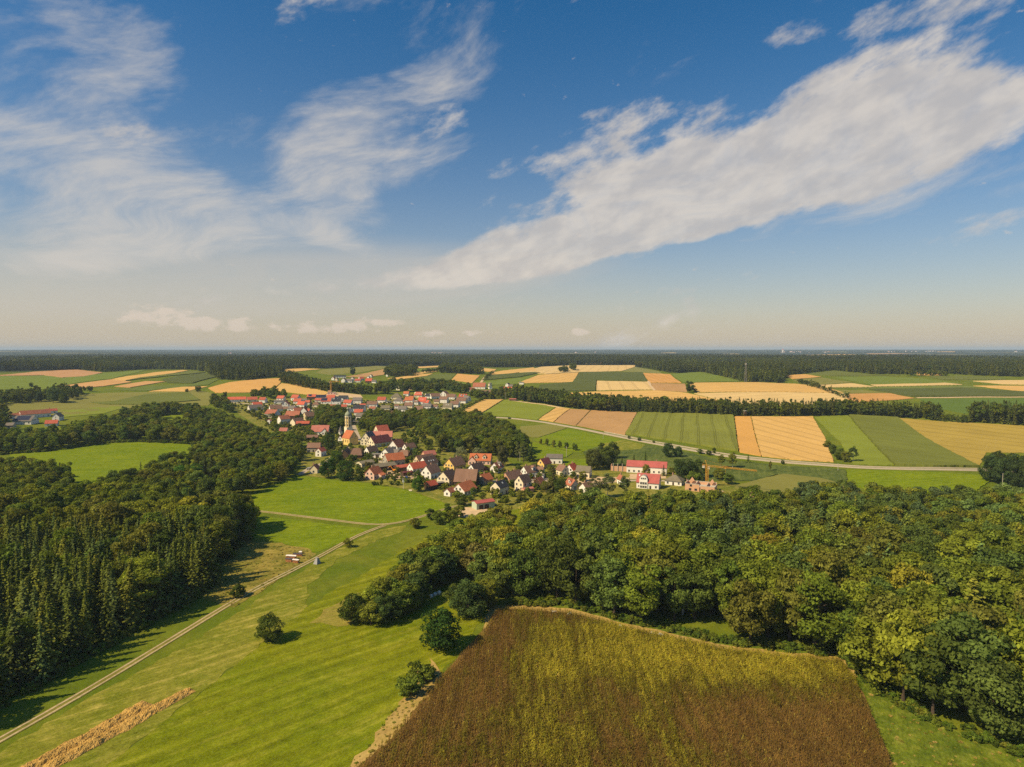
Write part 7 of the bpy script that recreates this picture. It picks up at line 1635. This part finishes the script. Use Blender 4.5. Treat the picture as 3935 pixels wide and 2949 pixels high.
# still green at the back and in patches, dead brown along the left edge and in the near right
rip = .10 + .75 * at_lobe(2700, 2560, 38, 11) + .5 * at_lobe(3050, 2590, 20, 9) + .55 * at_lobe(2350, 2450, 20, 14) + .55 * at_lobe(2150, 2780, 10, 18) + .45 * at_lobe(2560, 2820, 4, 22) + .3 * at_lobe(1950, 2900, 8, 10) - .3 * at_lobe(1850, 2560, 7, 22) - .15 * at_lobe(2450, 2700, 8, 12) - .3 * at_lobe(3050, 2800, 16, 14)
rip = rip + (vnoise(gx, gy, 7.0, 3) - .5) * .45 + (vnoise(gx, gy * .13, 1.0, 4) - .5) * .55 + rng.normal(0, .12, n)
green = np.clip(rip, 0, 1)[:, None]
BR, YE, OLi = np.array([.225, .140, .036]), np.array([.38, .33, .034]), np.array([.175, .155, .020])
colr = np.where(green < .5, BR + (OLi - BR) * green * 2 * .9, OLi + (YE - OLi) * (green - .5) * 2)
colr = colr * (.72 + .56 * vnoise(gx, gy * .10, .9, 6))[:, None]
pale = rng.rand(n) < .012; colr[pale] = (.45, .36, .07)
idx = np.where(green[:, 0] > .42, rng.randint(0, 4, n), rng.randint(4, 8, n))
sc2 = rng.uniform(.75, 1.15, n) * (0.85 + .25 * green[:, 0])
scatter_stuff("maize_plants", G_MAIZE, np.column_stack([gx, gy, hz(gx, gy) + .06]), np.column_stack([sc2, sc2, sc2]), idx, colr, "dense stand of ripening maize, brown and yellow-green, in the foreground", "maize", 9)

# ------------------------------------------------------------------ small things on the land
# two long mounds of dug earth
M_EARTH, n_, b_ = new_mat("dug_earth")
pos = n_.n('ShaderNodeNewGeometry').outputs['Position']
f1 = n_.noise(pos, 0.9, 6, .7); f2 = n_.noise(pos, 4.0, 5, .7)
n_.set(b_.inputs['Base Color'], n_.mix(n_.sstep(f1, .35, .65), (.42, .25, .06, 1), (.60, .38, .11, 1))); b_.inputs['Roughness'].default_value = .95
bump(n_, b_, n_.add(f1, n_.mul(f2, .7)), .35, .9)


def mound(a, b, wd_, hh, label, seed):
    a, b = Vector(at(*a)), Vector(at(*b)); L_ = (b - a).length; d = (b - a) / L_; nn = Vector((-d.y, d.x)); rng = np.random.RandomState(seed)
    nu, nv = int(L_ / .22), 26; V, F = [], []
    prof = np.interp(np.arange(nu), np.linspace(0, nu, 18), rng.uniform(.62, 1.15, 18)); wid_ = np.interp(np.arange(nu), np.linspace(0, nu, 26), rng.uniform(.8, 1.15, 26)); off = np.interp(np.arange(nu), np.linspace(0, nu, 20), rng.uniform(-.3, .3, 20))
    for i in range(nu):
        end = min(1, min(i, nu - 1 - i) / 9.0)
        for j in range(nv):
            t = j / (nv - 1) * 2 - 1; p = a + d * (L_ * i / (nu - 1)) + nn * (t * wd_ / 2 * wid_[i] + off[i])
            h_ = hh * prof[i] * end ** .6 * max(0, 1 - abs(t) ** 1.7) ** .9
            rough = (.055 * rng.randn() + .10 * math.sin(i * .45 + 1.3 * math.sin(j * .8)) + .08 * math.sin(i * .21 + j * .6)) * min(1, h_ / .4)
            V.append((p.x + rng.normal(0, .05), p.y + rng.normal(0, .05), H(p.x, p.y) + .03 + max(-.1, h_ + rough) - (.25 if j in (0, nv - 1) or i in (0, nu - 1) else 0)))
    for i in range(nu - 1):
        for j in range(nv - 1): F.append([i * nv + j, (i + 1) * nv + j, (i + 1) * nv + j + 1, i * nv + j + 1])
    o = link("earth_mound", mesh("earth_mound", V, F, [M_EARTH])); tag(o, label, "earth mound")
    rng2 = random.Random(seed)
    for k in range(22):
        t = rng2.random(); p = a + d * (L_ * t) + nn * rng2.uniform(-.55, .55) * wd_; r_ = rng2.uniform(.08, .2)
        V2, F2 = [], []; box_vf(0, 0, 0, r_ * 2, r_ * 1.5, r_ * 1.3, V2, F2); V2 = [(x + rng2.uniform(-.3, .3) * r_, y + rng2.uniform(-.3, .3) * r_, z + rng2.uniform(-.3, .3) * r_) for x, y, z in V2]
        c = link("earth_clod", mesh("earth_clod", V2, F2, [M_EARTH]), o); c.location = (p.x, p.y, H(p.x, p.y) + .15 + hh * .55 * max(0, 1 - abs((p - a - d * L_ * t).length * 2 / wd_)))


mound((175, 2958), (738, 2650), 4.4, .95, "longer right-hand mound of dug orange earth in the dry grass", 3)
mound((60, 2985), (575, 2702), 4.6, 1.0, "shorter left-hand mound of dug orange earth in the dry grass", 5)

M_LOG = plain("cut_logs", (.42, .19, .08), .9, .3, 5); M_TARP = plain("white_tarp", (.7, .66, .62), .5, .1, 2, .3); M_TARPD = plain("dark_tarp", (.05, .045, .06), .5, .2, 2, .3)
V, F = [], []
for i in range(9): t0, t1 = 6.283 * i / 9, 0; V.append((math.cos(t0) * .16, -.5, math.sin(t0) * .16)); V.append((math.cos(t0) * .16, .5, math.sin(t0) * .16))
F = [[2 * i, 2 * ((i + 1) % 9), 2 * ((i + 1) % 9) + 1, 2 * i + 1] for i in range(9)] + [[2 * i for i in range(9)][::-1], [2 * i + 1 for i in range(9)]]
LOG = mesh("log", V, F, [M_LOG])


def woodpile(u, v, w_, rows, rz, label, seed, tarp=True):
    x, y = at(u, v); rt = empty("firewood_stack", x, y, rz); tag(rt, label, "woodpile"); rnd = random.Random(seed)
    for r_ in range(rows):
        n = int(w_ / .33) - (r_ % 2)
        for q in range(n):
            o = link("log", LOG, rt); o.location = (-w_ / 2 + .17 + .165 * (r_ % 2) + q * .33 + rnd.uniform(-.02, .02), rnd.uniform(-.08, .08), .16 + r_ * .285); o.rotation_euler = (0, rnd.uniform(0, 6), rnd.uniform(-.05, .05))
    if tarp:
        V, F = [], []; zt = .22 + rows * .285
        for i in range(7):
            for j in range(4): V.append((-w_ / 2 - .1 + (w_ + .2) * i / 6, -.65 + 1.3 * j / 3, zt + rnd.uniform(-.04, .1) - (.3 if j in (0, 3) else 0)))
        for i in range(6):
            for j in range(3): F.append([i * 4 + j, (i + 1) * 4 + j, (i + 1) * 4 + j + 1, i * 4 + j + 1])
        link("tarpaulin", mesh("tarpaulin", V, F, [M_TARP if seed % 2 else M_TARPD]), rt)


woodpile(1112, 2160, 3.2, 5, R(-12), "front left firewood stack under a dark sheet in the rough grass", 2)
woodpile(1138, 2164, 2.8, 5, R(-14), "front right firewood stack under a pale sheet in the rough grass", 3)
woodpile(1120, 2148, 4.4, 5, R(-6), "middle firewood stack with a white sheet in the rough grass", 5)
woodpile(1145, 2138, 4.0, 4, R(-4), "rear firewood stack with a greenish-dark sheet", 4)
woodpile(1156, 2128, 1.2, 3, R(-10), "tiny pale stack behind the firewood", 7)

# grey wedge-shaped hut, white bales
x, y = at(1216, 2170); rt = empty("wedge_hut", x, y + 1, R(-28)); tag(rt, "small grey wedge-shaped hut on the grass beside the dirt track", "hut")
V = [(-1.1, -1.25, 0), (1.1, -1.25, 0), (1.1, 1.25, 0), (-1.1, 1.25, 0), (-.45, -.3, 2.5), (.45, -.3, 2.5), (.45, .35, 2.5), (-.45, .35, 2.5)]
link("wall", mesh("wall", V, [[0, 1, 5, 4], [1, 2, 6, 5], [2, 3, 7, 6], [3, 0, 4, 7]], [plain("grey_boards", (.30, .30, .31), .8, .15, 2)]), rt)
V, F = [], []; box_vf(0, .02, 2.55, 1.15, .95, .12, V, F); link("roof", mesh("roof", V, F, [M_GUTTER]), rt)
M_BALE = plain("bale_wrap", (.60, .64, .60), .35, .08, 1, .4)
for i, (u, v) in enumerate([(1657, 2299), (1671, 2292), (1687, 2286)]):
    x, y = at(u, v); prof = [(.05, -.62), (.5, -.62), (.68, -.52), (.74, -.2), (.74, .2), (.68, .52), (.5, .62), (.05, .62)]
    o = prism(prof, 18, M_BALE, "silage_bale", None, 0, True); o.location = (x, y, H(x, y) + .72); o.rotation_euler = (0, R(90), R(30 + 12 * i)); tag(o, ["nearest", "middle", "rearmost"][i] + " white wrapped bale of three in the tree shade", "bale", "three wrapped bales")

# pile of long trunks at the left meadow's corner
x0, y0 = at(145, 1732); rnd = random.Random(4)
rt = empty("trunk_pile", x0, y0, 0); tag(rt, "heap of pale felled trunks at the left meadow's far corner", "log pile")
for i in range(16):
    V, F = [], []; tube_vf((-4.5, 0, 0), (4.5, 0, 0), .22, V, F, 6); o = link("log", mesh("log", V, F, [M_LOG]), rt); o.location = (rnd.uniform(-5, 5), rnd.uniform(-1.6, 1.6), .25 + .35 * (i % 3)); o.rotation_euler = (0, rnd.uniform(-.05, .05), rnd.uniform(-.5, .5))

# poles, masts, stands
M_POLE = plain("pale_pole", (.42, .38, .32), .8, .1, 2)


def pole(u, v, hh, label, arm=True):
    x, y = at(u, v); rt = empty("utility_pole", x, y, RND.uniform(0, 3)); tag(rt, label, "pole")
    V, F = [], []; tube_vf((0, 0, -.4), (0, 0, hh), .16, V, F, 6); link("shaft", mesh("shaft", V, F, [M_POLE]), rt)
    if arm:
        V, F = [], []; box_vf(0, 0, hh - .5, 2.2, .16, .16, V, F); link("cross_arm", mesh("cross_arm", V, F, [M_POLE]), rt)


pole(2177, 1758, 9, "utility pole on the bright paddock below the young trees"); pole(1998, 1776, 8, "utility pole before the pale poplars"); pole(2318, 1690, 7, "utility pole at the paddock's upper edge", False)
pole(3220, 1812, 6, "short pole at the marsh's right end", False); pole(3852, 1872, 9, "pale pole by the right-hand clump"); pole(2610, 1832, 8, "pole behind the bungalow", False); pole(1942, 1538, 12, "pole by the timber shelter above the lime-green meadow", False)

x, y = at(2865, 1470); rt = empty("radio_mast", x, y, .3); tag(rt, "tall lattice radio mast before the far forest", "mast")
M_MAST = plain("mast_steel", (.20, .19, .18), .5)
lattice((0, 0, 0), (0, 0, 36), 3.4, 1.6, 14, M_MAST, "lattice", rt, .22)
V, F = [], []; tube_vf((0, 0, 36), (0, 0, 41), .18, V, F, 5); link("aerial", mesh("aerial", V, F, [M_MAST]), rt)
V, F = [], []
for k in range(3): a = k * 2.1; box_vf(1.2 * math.cos(a), 1.2 * math.sin(a), 33.5, .5, .5, 2.4, V, F)
link("antenna_panels", mesh("antenna_panels", V, F, [M_TARP]), rt)

x, y = at(2862, 1603); rt = empty("hunting_stand", x, y, .2); tag(rt, "raised wooden hunting stand before the tree belt", "stand")
for sx in (-1, 1):
    for sy in (-1, 1): V, F = [], []; tube_vf((sx * 1.3, sy * 1.3, -.3), (sx * .8, sy * .8, 7.2), .14, V, F, 5); link("leg", mesh("leg", V, F, [M_WOOD]), rt)
V, F = [], []; box_vf(0, 0, 4.9, 2.4, 2.4, 1.5, V, F); link("cabin", mesh("cabin", V, F, [M_WOOD]), rt)
V, F = [], []; box_vf(.2, 0, 7.3, 3.2, 3.0, .2, V, F); link("roof", mesh("roof", V, F, [M_TARP]), rt)
house(1958, 1984, 1542, 172, 1.8, 2.4, 14, 'pink', 'wood', "open timber shelter with pale pink roof at the meadow's top", name="shelter", cat="shelter", chim=0, wins=0)
house(2830, 2853, 1916, 165, 1.5, 2.2, 6, 'flat', 'stone', "small flat grey shed past the building site", name="shed", cat="shed", chim=0, wins=0)

# birdhouse on its pole
x, y = at(1550, 1880); rt = empty("birdhouse", x, y, .3); tag(rt, "white birdhouse on a tall pole at the garden's edge", "birdhouse")
V, F = [], []; tube_vf((0, 0, -.2), (0, 0, 5), .09, V, F, 6); link("shaft", mesh("shaft", V, F, [M_TARP]), rt)
link("box", body_mesh(1.0, .9, .9, .5, WALL['white'], False), rt).location = (0, 0, 5.6); o = link("roof", roof_mesh(1.0, .9, .9, .5, ROOF['grey'], .25, .2, 0, .08), rt); o.location = (0, 0, 5.6)

# cars
M_TYRE = plain("tyre", (.02, .02, .02), .9)
WV, WF = [], []; tube_vf((0, -.12, 0), (0, .12, 0), .33, WV, WF, 12); WHEEL = mesh("wheel", WV, WF, [M_TYRE])


def car(u, v, rz, paint, label, k=1.0, z=None):
    x, y = at(u, v); rt = empty("parked_car", x, y, rz); rt.location.z += .2; tag(rt, label, "car"); rt.scale = (k, k, k)
    pm = plain("car_paint", paint, .3, .03, 1, .5)
    prof = [(-2.1, .35), (-2.15, .75), (-1.9, .95), (-1.0, 1.0), (1.2, .98), (2.0, .85), (2.15, .55), (2.1, .32)]
    V = [(px, s_ * .86, pz) for s_ in (-1, 1) for px, pz in prof]; n = len(prof)
    link("body", mesh("body", V, [list(range(n)), list(range(n, 2 * n))[::-1]] + [[i, n + i, n + (i + 1) % n, (i + 1) % n] for i in range(n)], [pm]), rt)
    prof = [(-1.75, .97), (-1.35, 1.45), (.35, 1.47), (1.15, .97)]
    V = [(px, s_ * (.8 if pz < 1 else .66), pz) for s_ in (-1, 1) for px, pz in prof]; n = 4
    link("window", mesh("window", V, [[0, 1, 2, 3], [7, 6, 5, 4]] + [[i, n + i, n + (i + 1) % n, (i + 1) % n] for i in range(n)], [M_GLASS]), rt)
    V, F = [], []; box_vf(-.5, 0, 1.49, 1.75, 1.32, .05, V, F); link("roof", mesh("roof", V, F, [pm]), rt)
    for sx in (-1.3, 1.3):
        for sy in (-.82, .82): o = link("wheel", WHEEL, rt); o.location = (sx, sy, .33)


car(1188, 1806, R(20), (.7, .7, .7), "white car beside the cream gable at the meadow's tip"); car(1990, 1888, R(50), (.03, .03, .04), "black car before the tall cream house"); car(2043, 1842, R(8), (.25, .02, .02), "dark red car by the white flat-roofed garage")
car(1958, 1610, R(0), (.03, .03, .03), "dark car driving on the pale road"); car(1564, 1840, R(15), (.02, .12, .42), "blue car at the yard of rubble", .95); car(2240, 1848, R(15), (.5, .5, .5), "silver car in front of the olive-roofed house"); car(1895, 1945, R(40), (.45, .43, .40), "pale car behind the crimson-roofed barn"); car(2275, 1838, R(20), (.06, .06, .07), "dark car right of the olive-roofed house")

# orange excavator
x, y = at(1514, 1814); rt = empty("excavator", x, y, R(170)); rt.location.z += .15; tag(rt, "orange excavator in the yard of rubble", "excavator")
M_EXC = plain("excavator_paint", (.75, .28, .02), .5, .05)
V, F = [], []; box_vf(0, -.9, .4, 3, .5, .8, V, F); link("track", mesh("track", V, F, [M_TYRE]), rt); o = link("track", mesh("track", V, F, [M_TYRE]), rt); o.location = (0, 1.8, 0)
V, F = [], []; box_vf(-.5, 0, 1.4, 2.2, 2, 1.1, V, F); link("body", mesh("body", V, F, [M_EXC]), rt)
V, F = [], []; box_vf(.3, -.5, 2.3, 1.1, .9, 1.1, V, F); link("cab", mesh("cab", V, F, [M_GLASS]), rt)
V, F = [], []; tube_vf((.7, .3, 1.6), (2.4, .3, 4.2), .22, V, F, 6); tube_vf((2.4, .3, 4.2), (4.2, .3, 3.2), .18, V, F, 6); link("arm", mesh("arm", V, F, [M_EXC]), rt)
V, F = [], []; box_vf(4.3, .3, 2.7, .7, .9, .8, V, F); link("bucket", mesh("bucket", V, F, [M_MAST]), rt)


# rubble and junk in the yard, stones along the maize field
def heap(u, v, w_, n, mats, label, name, cat, seed, hh=.8):
    x0, y0 = at(u, v); rnd = random.Random(seed); rt = empty(name, x0, y0, 0); tag(rt, label, cat)
    for k in range(n):
        s_ = rnd.uniform(.2, .6); V, F = [], []; box_vf(0, 0, 0, s_ * rnd.uniform(1, 2), s_, s_ * .7, V, F); V = [(a + rnd.uniform(-.15, .15) * s_, b + rnd.uniform(-.15, .15) * s_, c) for a, b, c in V]
        t = rnd.gauss(0, .4); q = rnd.gauss(0, .3)
        o = link("chunk", mesh("chunk", V, F, [rnd.choice(mats)]), rt); o.location = (t * w_, q * w_, max(.12, hh * math.exp(-3 * (t * t + q * q)) * rnd.uniform(.3, 1))); o.rotation_euler = (rnd.uniform(-.5, .5), rnd.uniform(-.5, .5), rnd.uniform(0, 3))


heap(1490, 1824, 4.5, 40, [M_WOOD, M_DOOR, M_CONC, M_BRICKC], "dark heap of scrap behind the pink house", "scrap_heap", "scrap heap", 3)
heap(1540, 1834, 5.0, 46, [WALL['brick'], M_BRICKC, M_CONC, WALL['pink']], "spread of broken bricks in the yard", "brick_heap", "rubble", 4, .5)
heap(1580, 1886, 2.4, 16, [M_CONC, WALL['cream']], "low ring of pale stones at the garden's edge", "stone_heap", "stones", 5, .3)
heap(2762, 1890, 4.5, 30, [M_CONC, WALL['brick'], WALL['cream'], M_LOG], "pale pallets and boards at the building site's right side", "pallet_heap", "building material", 6, .7)
heap(1320, 1512, 5, 18, [WALL['pink'], M_CONC, M_LOG], "building material by the far unfinished house", "pallet_heap", "building material", 7, .6)
for i, (u, v) in enumerate([(2130, 2352), (2190, 2360), (2385, 2408), (2510, 2437), (2535, 2440)]):
    heap(u, v, .9, 7, [M_TARP, WALL['white']], ["first", "second", "third", "fourth", "fifth"][i] + " white stone heap from the left along the maize margin", "stone_heap", "stones", 20 + i, .25)

# specks of villages on the far hills
rnd = random.Random(12); FAR_V = [((3000, 3110), (1352.5, 1357.0), 12), ((3040, 3070), (1351, 1353), 2), ((3170, 3210), (1353, 1356), 5), ((3410, 3445), (1350.5, 1353), 4), ((3480, 3530), (1351, 1353), 5), ((3545, 3600), (1350.5, 1352.5), 7), ((1640, 1700), (1356, 1358.5), 6), ((2050, 2110), (1357, 1359), 4), ((2210, 2220), (1356, 1358), 2), ((2285, 2295), (1352, 1356), 2), ((3895, 3935), (1352, 1354), 3), ((860, 900), (1358, 1360), 3)]
FAR_T = ['around the distant church tower', 'just behind the distant church tower', 'right of the distant church tower', 'on the hill two thirds to the right', 'farther right on the same hill', 'in the village near the right edge', 'above the far hillside row', 'above the wheat hill centre', 'above the lone far clump', 'near the horizon at the centre', 'at the very right edge', 'above the left hillside']
for ft, ((ua, ub), (va, vb), n) in zip(FAR_T, FAR_V):
    for k in range(n):
        x, y = at(rnd.uniform(ua, ub), rnd.uniform(va, vb)); r_ = math.hypot(x, y); s_ = r_ / FPX * rnd.uniform(2.2, 5.5)
        rt = empty("far_house", x, y, rnd.uniform(-.5, .5)); tag(rt, "speck of a house on the distant hills " + ft, "house", "houses of the distant hill villages")
        link("wall", body_mesh(s_, s_ * .6, s_ * .32, s_ * .22, WALL['white'], False), rt); link("roof", roof_mesh(s_, s_ * .6, s_ * .32, s_ * .22, ROOF['pink'], .1, .1, 0), rt)
x, y = at(3008, 1354); rt = empty("far_tower", x, y, 0); tag(rt, "pale church tower on the distant right-hand hill", "tower")
V, F = [], []; box_vf(0, 0, 12, 14, 14, 30, V, F); link("shaft", mesh("shaft", V, F, [WALL['white']]), rt); o = prism([(10, 27), (.5, 42)], 4, ROOF['red'], "roof", rt, R(45))

# weeds and tufts in the rough grass, on the verges and along the track
Q = np.concatenate([sample(poly([(760, 2300), (800, 2180), (930, 2080), (1180, 2110), (1215, 2130), (1150, 2180), (1000, 2275), (900, 2335)]), 1.7, 51), sample(poly([(3270, 2530), (3345, 2640), (3560, 2770), (3935, 2900), (4100, 2990), (3500, 3040), (3440, 2949), (3345, 2722)]), 1.9, 52),
                    sample(poly([(1285, 3010), (1400, 2880), (1530, 2700), (1660, 2530), (1700, 2604), (1570, 2770), (1480, 2865)]), 1.1, 54)])
rng = np.random.RandomState(14); Q = Q[rng.rand(len(Q)) < .5]; k = rng.uniform(.10, .34, len(Q)) / 3
TUF = np.array([(.32, .29, .05), (.42, .34, .08), (.22, .26, .03), (.50, .40, .12), (.28, .29, .04)])
scatter_stuff("weed_tufts", G_BUSH, np.column_stack([Q, hz(Q[:, 0], Q[:, 1]) + .05]), np.column_stack([k * 2.4, k * rng.uniform(1.6, 3.2, len(Q)), k]), rng.randint(0, G_BUSH[1], len(Q)), TUF[rng.randint(0, 5, len(Q))], "weeds and dry tufts in the rough grass and verges", "weeds")

# ------------------------------------------------------------------ the hazy air itself
V, F = [], []; box_vf(0, 0, (HZ_LO := -2.5) * .5 + 165 * .5, 66000, 66000, 165 - HZ_LO, V, F)
M_HAZE = bpy.data.materials.new("haze_air"); M_HAZE.use_nodes = True; t_ = M_HAZE.node_tree; t_.nodes.clear(); nh = NT(t_)
pv = nh.n('ShaderNodeVolumePrincipled'); pv.inputs['Color'].default_value = (.60, .78, 1.0, 1); pv.inputs['Density'].default_value = 0.000068; pv.inputs['Anisotropy'].default_value = 0.0
oh = nh.n('ShaderNodeOutputMaterial'); t_.links.new(pv.outputs[0], oh.inputs['Volume'])
o = link("haze", mesh("haze", V, F, [M_HAZE])); tag(o, "thin summer haze over the land", "haze", kind='stuff')
